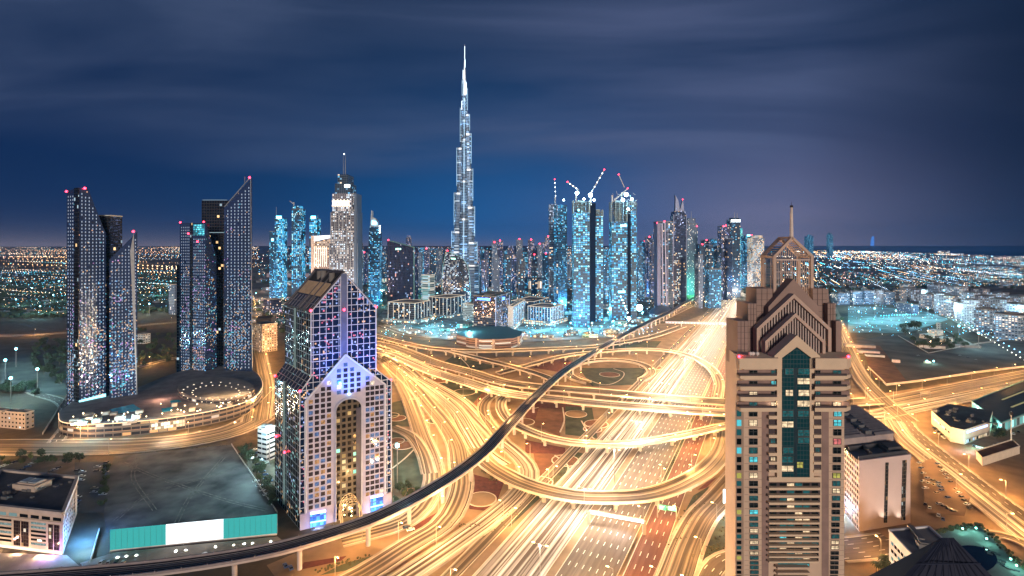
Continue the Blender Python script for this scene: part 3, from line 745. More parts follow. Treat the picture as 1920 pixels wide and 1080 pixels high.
# ---- mall podium under the mirror towers: sweeping drum with lit ledges, roof gardens and pools
PODW = facade("podium_wall", (.16, .13, .11), (.05, .05, .06), 6.5, 4.2, .9, .55, .12, (WARM, WHITE, (1, .5, .2)), .8, metal=.3, rough=.2)
t = thing("mall_podium", "low curved mall podium with lit ledges, roof terraces and rooftop pools under the mirror towers", "mall")
pod = [(110, 800), (118, 818), (180, 822), (260, 816), (340, 806), (420, 790), (470, 772), (491, 750), (488, 728), (470, 712), (420, 706), (340, 716), (260, 748), (190, 770), (135, 778)]
pp = spline([P(*q) for q in pod], 5)
b = MB(); b.prism(pp, 0, 12.5); b.build("facade", PODW, t)
b = MB(); b.prism(insetpoly(pp, .985), 12.5, 12.9); b.build("roof", simple("podium_roof", (.13, .12, .125), .8, noise=.35, scale=.12), t)
pc = pp + [pp[0]]
GOLDL = emit("warm_ledge", (1, .62, .36), 2.0); 
for z_, h_ in ((11.6, .5), (5.0, .25)):
    pq = [Vector((q.x, q.y, z_)) for q in pc]
    b = MB(); strip_box(b, pq, -.35, .35, 0, h_); b.build("lit_ledge", GOLDL if z_ > 8 else emit("dim_ledge", (1, .6, .35), .5), t)
dr = [P(405 + 72 * math.cos(a) * (1.0), 736 + 22 * math.sin(a), 13) for a in [2 * math.pi * k / 32 for k in range(32)]]
b = MB(); b.prism(dr, 12.9, 17.5); b.build("upper_drum", PODW, t)
b = MB(); b.prism(insetpoly(dr, .97), 17.5, 17.9); b.build("drum_roof", ROOFG, t)
TILE = emit("roof_downlight", (1, .85, .62), 2.4)
b = MB()
for k in range(22):
    a = 2 * math.pi * k / 22
    for rr in (.62, .88): b.box(tuple(Vector((405, 0, 0)) * 0 + P(405 + 72 * rr * math.cos(a), 736 + 22 * rr * math.sin(a), 18))[:2] + (17.9,), (1.1, .6, .3), a)
b.build("roof_lights", TILE, t)
POOL = simple("pool_water", (.03, .30, .42), .08, noise=.3, scale=.3)
for q in ([(205, 768), (250, 758), (265, 768), (215, 776)], [(302, 766), (325, 763), (322, 770), (305, 772)], [(318, 752), (335, 750), (340, 753), (322, 756)]):
    b = MB(); b.prism([P(x, y, 13) for x, y in q], 12.9, 13.15); b.build("pool", POOL, t)
for k in range(60):
    x = R.uniform(125, 480); yb = 812 - max(0, x - 200) * .17 - R.uniform(6, 30) * (1 if x < 330 else .6)
    q = P(x, yb - 6, 13)
    if k < 42:
        b = MB(); b.ball((q.x, q.y, 14 + R.random()), R.uniform(.35, .6)); b.build("terrace_lamp", emit("terrace_light", (1, .72, .42), 9.0), t)
    else:
        b = MB(); b.box((q.x, q.y, 12.9), (R.uniform(3, 7), R.uniform(3, 6), R.uniform(1.5, 3.5)), .4); b.build("roof_pavilion", CONC, t)
b = MB(); wv = Wall(P(285, 814), P(345, 805)); b.slab([wv.pt(283, 806, .6), wv.pt(346, 798, .6), wv.pt(346, 786, .6), wv.pt(283, 793, .6)], wv.n * .6); b.build("lit_entrance", facade("entrance_glow", (.3, .25, .2), (.4, .35, .25), 2.2, 3.0, .85, .8, .95, (WHITE, (1, .95, .8)), 1.6), t)
b = MB(); wv = Wall(P(400, 712), P(468, 708)); b.slab([wv.pt(405, 712, 3), wv.pt(468, 716, 3), wv.pt(468, 698, 3), wv.pt(405, 694, 3)], wv.n * -6); b.build("lit_atrium", facade("atrium_glow", (.5, .6, .65), (.3, .6, .7), 4, 8, .88, .9, .9, ((.55, .9, .95), (.8, 1, .95)), .9), t)
for x, y, z_, e, c in ((150, 790, 18, 22000, (.3, .8, 1)), (240, 778, 18, 18000, (.4, .8, 1)), (330, 765, 19, 22000, WARM), (400, 735, 24, 20000, WARM), (450, 728, 24, 18000, WARM), (310, 812, 8, 12000, WHITE), (300, 740, 18, 12000, (1, .5, .3))):
    light('POINT', P(x, y, z_), e, c, t, 1.0)
for x in (190, 225, 250, 290, 345, 375, 405, 440):
    y = 823 - max(0, x - 200) * .11; y = y if x < 420 else y - 6
    light('SPOT', P(x, y, 1), 9000, (1, .6, .3), t, .4, 110, P(x, y - 6, 14))

# ---- arch tower: stone portal with square windows, mirror glass upper storeys, saddle roof
t = thing("arch_tower", "stone and mirror glass arch tower with tall round headed portal and saddle roof", "tower")
nr, lf, rt = P(562, 993), P(515.6, 935), P(733.5, 949.5)
wf, ws = Wall(nr, rt), Wall(lf, nr)
bk = lf - nr
GRID = facade("white_grid_glass", (.46, .52, .66), (.018, .045, .13), 3.55, 3.9, .90, .89, .13, ((.30, .45, 1), (1, .6, .3), (.35, .5, 1), (1, .22, .32), (.5, .6, 1)), .8, metal=.65, rough=.06, jit=.06, wrough=.4, clump=.012, sub=4, hue=.035)  # small glowing specks painted into the panes as reflections
GRIDS = facade("side_grid_glass", (.34, .40, .44), (.03, .045, .07), 3.9, 3.9, .91, .91, .07, ((1, .6, .3), (.4, .8, .8), (.5, .6, 1)), .7, sub=3, hue=.03, metal=.85, rough=.08, jit=.05, wrough=.4)  # side panes carry the same painted reflection specks, sparser
STONE = simple("lavender_stone", (.29, .305, .45), .7, noise=.08, scale=.2)
zl = 77.0
F4 = [nr, rt, rt + bk, nr + bk]
# lower block: only the side strips rise beside the upper block; slopes on the shoulders
xa, xb = wf.pt(583, 600).xy, wf.pt(705, 600).xy
ua, ub = wf.u(583), wf.u(705)
def fx(u, z, off=0.0): return wf.at(u, z, off)
depth = bk.length; dk = bk / depth
zU = wf.pt(583, 585).z; zA = wf.pt(644, 512).z; um = wf.u(644.5); zS = wf.pt(583, 707).z
def block(poly, d0, d1, name, mats, roofm=None):
    """extrude a front outline (u,z) from depth d0 to d1 behind the front wall"""
    b = MB(); n = len(poly)
    fr = [fx(u, z) + dk * d0 for u, z in poly]; bkp = [fx(u, z) + dk * d1 for u, z in poly]
    b.face(fr, [(u, z) for u, z in poly], 0); b.face(bkp[::-1], [(u, z) for u, z in poly[::-1]], 0)
    for i in range(n):
        j = (i + 1) % n; horizontal = abs(poly[i][0] - poly[j][0]) > .5
        b.face([fr[j], fr[i], bkp[i], bkp[j]], [(0, poly[j][1]), (0, poly[i][1]), (d1 - d0, poly[i][1]), (d1 - d0, poly[j][1])], 2 if horizontal and roofm else 1)
    return b.build(name, mats, t)
LRF = simple("glazed_roof", (.035, .037, .05), .18, noise=.3, scale=.1, spec=.6)
block([(.0, 0), (wf.L, 0), (wf.L, zl), (ub, zS), (ua, zS), (0, zl)], .0, depth, "lower_block", [GRID, GRIDS, LRF], True)
block([(ua, zS - 4), (ub, zS - 4), (ub, zU), (um, zA), (ua, zU)], .01, depth - .01, "upper_block", [GRID, GRIDS, LRF], True)
# roof frame and open plant bay with ribbed gold panel on the left slope
b = MB(); up = Vector((0, 0, .5))
ep, rp = fx(ua, zU), fx(um, zA)
for d_ in (.4, 13, depth * .46, depth - 1):
    b.bar(ep + dk * d_ + up, rp + dk * d_ + up, 1.1)
    b.bar(fx(ub, zU) + dk * d_ + up, rp + dk * d_ + up, .7)
b.bar(rp + up, rp + dk * depth + up, 1.4); b.bar(ep + up * .5, ep + dk * depth + up * .5, .8)
b.build("roof_frame", simple("roof_frame_dark", (.05, .045, .06), .5), t)
sl = (rp - ep)
def rf(s, d, h=.35):
    return ep + sl * s + dk * d + Vector((0, 0, h))
b = MB(); n = 26
for k in range(n):
    d0 = 4 + (depth - 8) * k / n; d1 = d0 + (depth - 8) / n * .6
    b.slab([rf(.36, d0), rf(.36, d1), rf(.68, d1), rf(.68, d0)], (0, 0, .5))
b.build("ribbed_panel", simple("gold_louvre", (.34, .24, .15), .5, noise=.2), t)
b = MB(); b.slab([rf(.72, 4), rf(.72, depth - 4), rf(.97, depth - 4), rf(.97, 4)], (0, 0, .25)); b.build("plant_bay", simple("plant_black", (.012, .012, .016), .9), t)
b = MB()
for d_, s_ in ((8, .80), (depth * .5, .84), (depth * .5 + 6, .82)): b.tube(rf(s_, d_, -1), rf(s_, d_, 4.2), 1.7, 1.7, 10)
b.build("cooling_unit", ROOFG, t)
b = MB()
for k in range(1, 9): 
    d_ = depth * k / 9; b.bar(rf(0, d_, .25), rf(.33, d_, .25), .22)
b.bar(rf(.17, 1, .25), rf(.17, depth - 1, .25), .25); b.build("roof_mullions", simple("mullion_grey", (.14, .14, .18), .4), t)
# lower shoulder mullions
b = MB(); e2, r2 = fx(0, zl), fx(ua, zS)
for k in range(1, 9): d_ = depth * k / 9; b.bar(e2 + dk * d_ + up * .4, r2 + dk * d_ + up * .4, .22)
for s_ in (.33, .66): b.bar(e2 + (r2 - e2) * s_ + up * .4, e2 + (r2 - e2) * s_ + dk * depth + up * .4, .25)
b.build("shoulder_mullions", simple("mullion_grey", (.14, .14, .18), .4), t)
# stone portal front, 1.6 m proud, with the arch cut out
g_ = lambda x, y: (wf.u(x), wf.pt(x, y).z)
ar0, ar1 = wf.u(628.5), wf.u(677.5); zsp = wf.pt(640, 768).z; rA = (ar1 - ar0) / 2; cA = (ar0 + ar1) / 2
ztop = wf.pt(653, 746).z
arch = [(cA + rA * math.cos(a), zsp + (ztop - zsp) * math.sin(a)) for a in [math.pi * k / 14 for k in range(15)]]
leg0, leg1 = wf.u(572), wf.u(721.5)
zsh0, zsh1 = wf.pt(572, 752).z, wf.pt(721, 720).z
apx = (wf.u(647), wf.pt(647, 664).z)
outl = [(0, 0), (ar0, 0), (ar0, zsp)] + arch[::-1][1:-1] + [(ar1, zsp), (ar1, 0), (wf.L, 0), (wf.L, 9), (leg1, 9), (leg1, zsh1), apx, (leg0, zsh0), (leg0, 9), (0, 9)]
def outline_face(poly, off0, off1, name, mat):
    b = MB()
    v3 = [Vector((u, z, 0)) for u, z in poly]
    for tri in tessellate_polygon([v3]):
        pts = [poly[k] for k in tri]
        if (pts[1][0] - pts[0][0]) * (pts[2][1] - pts[0][1]) - (pts[2][0] - pts[0][0]) * (pts[1][1] - pts[0][1]) < 0: pts = pts[::-1]
        b.face([fx(u, z, off1) for u, z in pts], pts)
    n = len(poly)
    for i in range(n):
        j = (i + 1) % n
        b.face([fx(*poly[j], off1), fx(*poly[i], off1), fx(*poly[i], off0), fx(*poly[j], off0)])
    return b.build(name, mat, t)
outline_face(outl, 0, 1.2, "stone_portal", STONE)
# dark arch recess painted on real depth: black glass plane inside the portal plus pale reveal
ARCHG = facade("arch_gold_windows", (.055, .045, .035), (.03, .028, .025), 3.2, 3.5, .62, .6, .16, ((1, .65, .25), (1, .8, .4), (.3, .9, .6)), 1.1, metal=.7, rough=.1)
rec = [(ar0, 0)] + [(ar1, 0)] + arch
outline_face(rec, .02, .25, "arch_recess", ARCHG)
b = MB(); prv = None
for (u, z) in [(ar0, 0), (ar0, zsp)] + arch[::-1] + [(ar1, zsp), (ar1, 0)]:
    cur = fx(u, z, 1.5)
    if prv is not None and (cur - prv).length > .01: b.bar(prv, cur, .7)
    prv = cur
b.build("arch_trim", simple("arch_trim_blue", (.30, .33, .45), .4), t)
b = MB()   # gilt ladder wall on the left inside face of the arch
for k in range(24):
    z = 3 + k * (zsp - 3) / 24
b.slab([fx(ar1 - 3.2, 0, .3), fx(ar1, 0, .3), fx(ar1, zsp, .3), fx(ar1 - 3.2, zsp, .3)], wf.n * .7); b.build("arch_reveal", simple("reveal_dark", (.06, .06, .09), .25), t)
# stone windows
WG = facade("stone_window", (.02, .02, .03), (.16, .15, .22), 40, 40, .999, .999, .16, ((1, .62, .35), (.8, .85, 1), (1, .8, .6), (.3, .4, 1)), 1.0, metal=.8, rough=.08, jit=.08)
WGL = [simple_ for simple_ in ()]
def glass_pane(name, col, em=None, st=0.0, rough=.07):
    if name in MATS: return MATS[name]
    m = bpy.data.materials.new(name); m.use_nodes = True; n_ = NT(m.node_tree)
    oi = n_('ShaderNodeObjectInfo'); geo = n_('ShaderNodeNewGeometry')
    tc = n_('ShaderNodeUVMap'); s4 = n_('ShaderNodeVectorMath', {0: tc.outputs[0], 3: .27}, operation='SCALE')
    fl = n_('ShaderNodeVectorMath', {0: s4.outputs[0]}, operation='FLOOR')
    wn = n_('ShaderNodeTexWhiteNoise', {'Vector': fl.outputs[0]}, noise_dimensions='3D')
    tl = n_('ShaderNodeVectorMath', {0: wn.outputs[1], 1: (.5, .5, .5)}, operation='SUBTRACT'); tl = n_('ShaderNodeVectorMath', {0: tl.outputs[0], 3: .11}, operation='SCALE')
    nn = n_('ShaderNodeVectorMath', {0: geo.outputs['Normal'], 1: tl.outputs[0]}, operation='ADD'); nn = n_('ShaderNodeVectorMath', {0: nn.outputs[0]}, operation='NORMALIZE')
    bs = {'Base Color': col, 'Roughness': rough, 'Metallic': .85, 'Normal': nn.outputs[0]}
    if em:
        nz_ = n_('ShaderNodeTexNoise', {'Vector': tc.outputs[0], 'Scale': .9, 'Detail': 2.0})
        bs['Emission Color'] = em; bs['Emission Strength'] = n_.m('MULTIPLY', n_.ramp(nz_.outputs[0], [(.35, .35), (.65, 1)]), st)
    n_('ShaderNodeOutputMaterial', {0: n_('ShaderNodeBsdfPrincipled', bs)}); m.cycles.emission_sampling = 'NONE'; MATS[name] = m
    return m
PANES = [glass_pane("pane_dark", (.14, .14, .20)), glass_pane("pane_amber", (.2, .15, .12), (1, .55, .25), .45), glass_pane("pane_blue", (.12, .2, .4), (.25, .45, 1), .35), glass_pane("pane_bright", (.3, .3, .3), (1, .85, .65), 1.2)]
rp_ = lambda: R.choices([0, 1, 2, 3], [.68, .09, .20, .03])[0]
qs = []
for u0, u1, n in ((leg0 + 1.2, ar0 - 2.0, 4), (ar1 + 2.0, leg1 - .8, 4)):
    du = (u1 - u0) / n
    for j in range(30):
        z = 11.5 + j * 3.15
        for i in range(n):
            u = u0 + (i + .5) * du
            lim = zsh0 + (apx[1] - zsh0) * (u - leg0) / (apx[0] - leg0) if u < apx[0] else zsh1 + (apx[1] - zsh1) * (leg1 - u) / (leg1 - apx[0])
            if z + 1.6 < lim - 1.2: qs.append((u, z))
duw = (ar0 - leg0 - 3) / 4 * .68
for u in [ar0 + (i + .5) * (ar1 - ar0) / 4 for i in range(4)]:
    for j in range(30):
        z = 11.5 + j * 3.15
        lim = min(zsh0 + (apx[1] - zsh0) * (u - leg0) / (apx[0] - leg0), zsh1 + (apx[1] - zsh1) * (leg1 - u) / (leg1 - apx[0]))
        if z - 1.6 > ztop + 1.5 and z + 1.6 < lim - 1.2: qs.append((u, z))
window_parts(t, wf, qs, duw, 2.2, PANES, off=1.24, rnd=rp_, lim=100)
# gable edge bars on both the stone front and the glass gable; slot down the middle
b = MB()
for p_, q_ in (((leg0, zsh0), apx), (apx, (leg1, zsh1)), ((leg0, 9), (leg0, zsh0)), ((leg1, zsh1), (leg1, 9))): b.bar(fx(*p_, 1.3), fx(*q_, 1.3), .9)
for p_, q_ in (((ua, zU), (um, zA)), ((um, zA), (ub, zU)), ((0, zl), (ua, zS)), ((ub, zS), (wf.L, zl)), ((ua, zS), (ua, zU)), ((ub, zS), (ub, zU)), ((0, 9), (0, zl)), ((wf.L, 9), (wf.L, zl))): b.bar(fx(*p_, .2), fx(*q_, .2), .55)
b.build("edge_bars", simple("edge_lilac", (.42, .47, .60), .4), t)
b = MB(); b.slab([fx(um - 1.6, apx[1] - 12, .15), fx(um + 1.6, apx[1] - 12, .15), fx(um + 1.6, zA - .5, .15), fx(um - 1.6, zA - .5, .15)], wf.n * .8); b.build("centre_slot", simple("slot_blue", (.10, .13, .24), .25), t)
b = MB()
for s_ in (-1.9, 1.9): b.bar(fx(um + s_, apx[1] - 2, .9), fx(um + s_, zA - 2, .9), .4)
b.build("slot_edges", simple("edge_lilac", (.42, .47, .60), .4), t)
b = MB(); b.bar(ws.pt(533.5, 945, .3), ws.pt(533.5, 715, .3), 1.3); b.build("side_fin", simple("side_fin", (.16, .26, .28), .4), t)
b = MB(); e3 = nr + dk * depth * .52 - dk * 0; 
b.bar(fx(ua, zS + 1) + dk * depth * .55 - wf.d * .4, fx(ua, zU) + dk * depth * .55 - wf.d * .4, 1.3); b.build("side_fin", simple("side_fin", (.16, .26, .28), .4), t)
# street level: two lit blue entrances, glass barrel vault in the arch
BLUE = facade("blue_entrance", (.03, .08, .3), (.05, .2, .7), 2.0, 3.0, .85, .8, .9, ((.05, .22, 1), (.1, .4, 1)), 1.6)
for x0, x1, yt, yb_ in ((582, 611, 965, 989), (695, 718, 935, 960)):
    b = MB(); b.slab([wf.pt(x0, yb_, 1.25), wf.pt(x1, yb_ - 5, 1.25), wf.pt(x1, yt - 5, 1.25), wf.pt(x0, yt, 1.25)], wf.n * .3); b.build("entrance", BLUE, t)
    b = MB(); b.bar(wf.pt(x0, yt - 2, 2.0), wf.pt(x1, yt - 7, 2.0), .9, 1.1); b.build("entrance_sign", emit("sign_lilac", (.55, .55, 1), 3.0), t)
    b = MB(); b.bar(wf.pt(x0, yb_ - 9, 1.8), wf.pt(x1, yb_ - 14, 1.8), .4, .6); b.build("light_strip", emit("strip_blue", (.2, .5, 1), 5.0), t)
    light('POINT', wf.pt((x0 + x1) / 2, yb_ - 4, 4), 3500, (.25, .4, 1), t, .5)
b = MB(); n = 12
for d_ in (0, 2.5, 5, 7.5, 10):
    prev = None
    for k in range(n + 1):
        a = math.pi * k / n; cur = fx(cA + rA * .72 * math.cos(a), 6 + 8 * math.sin(a), 10 - d_ + .4)
        if prev is not None: b.bar(prev, cur, .28)
        prev = cur
for k in range(n + 1):
    a = math.pi * k / n; b.bar(fx(cA + rA * .72 * math.cos(a), 6 + 8 * math.sin(a), .4), fx(cA + rA * .72 * math.cos(a), 6 + 8 * math.sin(a), 10.4), .22)
for s_ in (-1, 1):
    for d_ in (.6, 5, 10.2): b.bar(fx(cA + s_ * rA * .72, 0, d_), fx(cA + s_ * rA * .72, 6, d_), .5)
b.build("vault_frame", simple("vault_steel", (.4, .32, .22), .4), t)
b = MB()
for k in range(14): b.ball(fx(cA + R.uniform(-.6, .6) * rA, R.uniform(2, 11), R.uniform(1, 9)), .32)
b.build("vault_lamps", emit("vault_glow", (1, .72, .35), 14.0), t)
light('POINT', fx(cA, 8, 5), 9000, (1, .62, .25), t, .8); light('POINT', fx(cA, 26, 4), 5000, (1, .65, .3), t, .8)
light('SPOT', fx(cA, ztop + 2, 22), 120000, (.04, .2, 1), t, .6, 80, fx(cA, ztop + 20, 0))
b = MB(); b.box(fx(cA, ztop + 2.5, 2.2), (1.4, 1, .6), math.atan2(wf.d.y, wf.d.x)); b.build("floodlight", emit("flood_blue", (.3, .7, 1), 12.0), t)
beacon(t, [ep + Vector((0, 0, .8)), fx(ub, zU) + Vector((0, 0, .8)), fx(um, zat(580, 300), 1.4), lf + Vector((0, 0, zl + .6)), nr + Vector((0, 0, zl + .8)), rt + Vector((0, 0, zl + .8)), ws.pt(533.5, 848, 1.2), ws.pt(518, 818, .6)], .75)
# ------------------------------------------------------------------ beige apartment tower on the right
BEI = simple("beige_render", (.52, .385, .29), .85, noise=.07, scale=.15); BEI2 = simple("cream_band", (.60, .46, .33), .85, noise=.06, scale=.2)
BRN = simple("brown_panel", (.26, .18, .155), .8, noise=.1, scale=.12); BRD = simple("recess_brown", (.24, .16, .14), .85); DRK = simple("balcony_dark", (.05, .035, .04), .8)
t = thing("apartment_tower", "tall beige apartment tower with stepped pointed gables, teal glass strip and a spire", "tower")
DT = 180.0
q = lambda x, y, d=DT: at(x, y, d)
def plate(b, pts, d, th=.6, mi=0): b.slab([at(x, y, d) for x, y in pts], (0, th, 0), mi); return b
def rectp(b, x0, y0, x1, y1, d, th=.6, mi=0): return plate(b, [(x0, y1), (x1, y1), (x1, y0), (x0, y0)], d, th, mi)
xL, xR = q(1381, 900).x, q(1587, 900).x
# body: flat front, flanks drawn in towards the back
b = MB(); zt = zat(676, DT)
b.prism([(q(1396, 700).x, DT + .6), (q(1585, 700).x, DT + .6), (q(1585, 700).x + 6, DT + 24), (q(1396, 700).x + 3.2, DT + 24)], 0, zt); b.build("body", BEI, t)
b = MB()   # chamfered left flank with its own window strip
p0, p1 = Vector((q(1396, 700).x, DT + .6, 0)), Vector((at(1379, 700, DT + 3).x, DT + 3, 0)); p2 = Vector((q(1396, 700).x + 3.2, DT + 14, 0))
b.prism([p0, p2, p1], 0, zat(770, DT)); b.build("flank", BEI, t)
rows_y = [774.7, 793, 810.7, 828, 844.8, 861.8, 876.9, 891.8, 906.6, 920.5, 934.4, 947.4, 960.2, 972.6, 984, 995.3, 1006, 1017, 1027, 1037, 1046, 1055.5, 1064, 1073, 1082, 1091]
hgt = [(rows_y[i + 1] - rows_y[i]) if i < len(rows_y) - 1 else 9 for i in range(len(rows_y))]
TP = [glass_pane("flat_dark", (.03, .05, .06)), glass_pane("flat_teal", (.04, .14, .16), (.04, .28, .30), .35), glass_pane("flat_cyan", (.1, .5, .55), (.12, .75, .85), 1.0), glass_pane("flat_warm", (.4, .35, .3), (1, .74, .45), 1.1), glass_pane("flat_pink", (.5, .2, .2), (1, .25, .25), .8), glass_pane("flat_lime", (.4, .4, .1), (.7, .65, .15), .7)]
FRM = simple("window_frame_dark", (.06, .06, .065), .5)
def tpick(): return R.choices(range(6), [.44, .32, .06, .14, .02, .02])[0]
def pane(x0, y0, x1, y1, d, k=None, name="window", frame=True):
    k = tpick() if k is None else k
    b = MB(); b.face([at(x0, y1, d), at(x1, y1, d), at(x1, y0, d), at(x0, y0, d)], [(at(x0, y1, d).x, at(x0, y1, d).z), (at(x1, y1, d).x, at(x0, y1, d).z), (at(x1, y1, d).x, at(x0, y0, d).z), (at(x0, y1, d).x, at(x0, y0, d).z)])
    o = b.build(name, TP[k], t)
    if frame:
        f = MB(); xm = (x0 + x1) / 2
        f.bar(at(xm, y0, d - .06), at(xm, y1, d - .06), .12); f.bar(at(x0, (y0 * .6 + y1 * .4), d - .06), at(x1, (y0 * .6 + y1 * .4), d - .06), .1)
        for (a_, c_) in (((x0, y0), (x1, y0)), ((x0, y1), (x1, y1)), ((x0, y0), (x0, y1)), ((x1, y0), (x1, y1))): f.bar(at(*a_, d - .05), at(*c_, d - .05), .14)
        f.build("frame", FRM, o)
    return o
sgn = {1: 3, 5: 2, 7: 3, 12: 2, 15: 3, 17: 3, 19: 3}; sgr = {0: 2, 1: 2, 3: 4, 7: 5, 9: 3, 17: 3, 18: 3}
for j, (y, h) in enumerate(zip(rows_y, hgt)):
    pane(1404.5 + j * .1, y - h * .33, 1420 + j * .1, y + h * .33, DT + .45, sgn.get(j, R.choice([0, 1, 1])))
    sh = j * .28
    pane(1563.5 - sh, y - h * .33, 1578 - sh, y + h * .33, DT + .45, sgr.get(j, R.choice([0, 0, 1])))
    w_ = Wall((p1.x, p1.y), (p0.x, p0.y))
    b = MB(); b.face([w_.pt(1381.5, y + h * .33, .08), w_.pt(1390, y + h * .33, .08), w_.pt(1390, y - h * .33, .08), w_.pt(1381.5, y - h * .33, .08)]); b.build("flank_window", TP[R.choice([0, 0, 1, 2, 5, 0])], t)
# flat strips browned for the shade in the recesses, and floor joints
b = MB()
rectp(b, 1428.5, 770, 1441, 1110, DT + .5, .2); rectp(b, 1541, 770, 1554, 1110, DT + .5, .2); b.build("recess_shade_strip", BRD, t)
b = MB()
for j, (y, h) in enumerate(zip(rows_y, hgt)):
    for x0, x1 in ((1396, 1428), (1555, 1585)): rectp(b, x0, y + h * .49, x1, y + h * .53, DT + .52, .1)
b.build("floor_joint", BRD, t)
# projecting bays either side of the recess
for x0, x1 in ((1457, 1466), (1518.5, 1526)):
    b = MB(); rectp(b, x0, 672, x1, 895, DT - .6, 1.3); b.build("glass_pier", BEI2, t)
b = MB(); rectp(b, 1442, 895, 1540, 903, DT - .6, 1.3); b.build("glass_sill", BEI2, t)
# stacked inner balconies either side of the glass strip
for j in range(7):
    y, h = rows_y[j], hgt[j]
    for x0, x1 in ((1442, 1457), (1526, 1540)):
        b = MB(); rectp(b, x0, y + h * .28, x1, y + h * .62, DT - .9, 1.5); b.build("balcony", BEI2, t)
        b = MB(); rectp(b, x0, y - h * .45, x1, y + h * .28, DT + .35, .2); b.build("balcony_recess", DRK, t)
        if R.random() < .25: pane(x0 + 3, y - h * .3, x1 - 3, y + h * .2, DT + .3, R.choice([1, 3]), "balcony_window")
# wide lower balconies across the centre
cyb = [910.5, 924.5, 938.5, 951.8, 964.5, 976.5, 987.5, 999, 1010, 1020.5, 1030.5, 1040.5, 1050]
for j, y in enumerate(cyb):
    h = (cyb[j + 1] - y) if j < len(cyb) - 1 else 9.5
    b = MB(); rectp(b, 1442, y + h * .30, 1538 - j * .25, y + h * .62, DT - 1.2, 1.8); b.build("balcony", BEI2, t)
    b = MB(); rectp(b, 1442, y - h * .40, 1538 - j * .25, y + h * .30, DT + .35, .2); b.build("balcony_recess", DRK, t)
    for x0, x1 in ((1444, 1456), (1462, 1474), (1476, 1489), (1491, 1504), (1506, 1518), (1522, 1534)):
        k = R.choices([0, 1, 2, 3], [.42, .4, .05, .13])[0] if 1460 < x0 < 1520 else R.choices([0, 1, 3], [.8, .12, .08])[0]
        pane(x0, y - h * .32, x1, y + h * .28, DT + .3, k, "balcony_window", False)
b = MB()
for j in range(5):
    y = 1062 + j * 10; rectp(b, 1458, y + 2, 1519, y + 6, DT - 1.6, 2.2)
b.build("base_ledge", BEI, t)
pane(1459, 1054, 1518, 1062, DT + .2, 1, "base_window", False); pane(1470, 1068, 1492, 1072, DT + .2, 2, "base_window", False); pane(1494, 1058, 1516, 1061, DT + .15, 2, "base_window", False)
# teal glass strip with pointed head
TG = facade("teal_glass", (.012, .05, .065), (.012, .085, .11), 1.15, 1.6, .9, .88, .0, (WARM,), .5, metal=.5, rough=.12, jit=.05)
b = MB(); b.slab([q(x, y, DT - .3) for x, y in ((1465, 896), (1519, 896), (1521, 671.5), (1494.5, 651.5), (1467, 671.5))], (0, .8, 0)); b.build("teal_strip", TG, t)
b = MB(); rectp(b, 1489.5, 690, 1494.5, 895, DT - .36, .1); b.build("strip_spine", simple("strip_spine", (.01, .03, .045), .3), t)
for x0, x1, y, k in ((1495, 1519, 715, 3), (1473, 1487, 737, 3), (1497, 1518, 737, 3), (1495, 1519, 757, 3), (1466, 1488, 796, 3), (1465, 1488, 879, 3), (1467, 1488, 776, 1), (1496, 1517, 776, 1), (1468, 1488, 845, 1), (1496, 1518, 812, 1), (1496, 1518, 826, 1), (1472, 1488, 697, 1), (1496, 1519, 697, 1), (1494, 1506, 872, 5), (1466, 1487, 862, 1)):
    pane(x0, y - 6, x1, y + 5.5, DT - .42, k, "lit_room" if k == 3 else "window")
# four storeys of wrap-round balconies under the cornice
bal = [(693.6, 704.8, 711), (713.5, 725, 732), (733.2, 744.5, 751.7), (753.2, 765, 772)]
for (yo, yb_, ys) in bal:
    for x0, x1, bev in ((1380.5, 1457, 1), (1528, 1595, -1)):
        xs = (x0, x1)
        pts = [(x0 + (8 if bev > 0 else 0), DT - 2.2), (x1 - (8 if bev < 0 else 0), DT - 2.2)]
        f = [(at(x0 + (8 if bev > 0 else 0), 700, DT - 2.2).x, DT - 2.2), (at(x1 - (9 if bev < 0 else 0), 700, DT - 2.2).x, DT - 2.2), (at(x1, 700, DT).x, DT), (at(x1 - (2 if bev < 0 else 0), 700, DT + 6).x, DT + 6), (at(x0 + (3 if bev > 0 else 0), 700, DT + 6).x, DT + 6), (at(x0, 700, DT).x, DT)]
        if bev > 0: f[2] = (at(x1, 700, DT).x, DT); 
        b = MB(); b.prism(f, zat(ys, DT - 2.2), zat(yb_, DT - 2.2), bottom=True); b.build("balcony", BEI2, t)
        b = MB(); rectp(b, x0 + 2, yo, x1 - 3, yb_ + 3, DT + .38, .2); b.build("balcony_recess", BRD, t)
        b = MB(); rectp(b, x0 + (7 if bev > 0 else 0), yb_ - 4.5, x1 - (7 if bev < 0 else 0), yb_, DT - 2.1, .08); b.build("railing", DRK, t)
    for x0, x1 in ((1405, 1420), (1446, 1458), (1529, 1538), (1562, 1577)): pane(x0, yo + 1, x1, yb_ - 1, DT + .3, {(733.2, 1405): 3, (753.2, 1446): 3, (713.5, 1446): 2, (753.2, 1562): 3, (753.2, 1529): 3}.get((yo, x0), R.choice([0, 0, 1])), "balcony_window")
light('POINT', at(1577, 758, DT - 1), 260, (1, .7, .4), t, .3); light('POINT', at(1450, 760, DT - 1), 160, (1, .8, .55), t, .3)
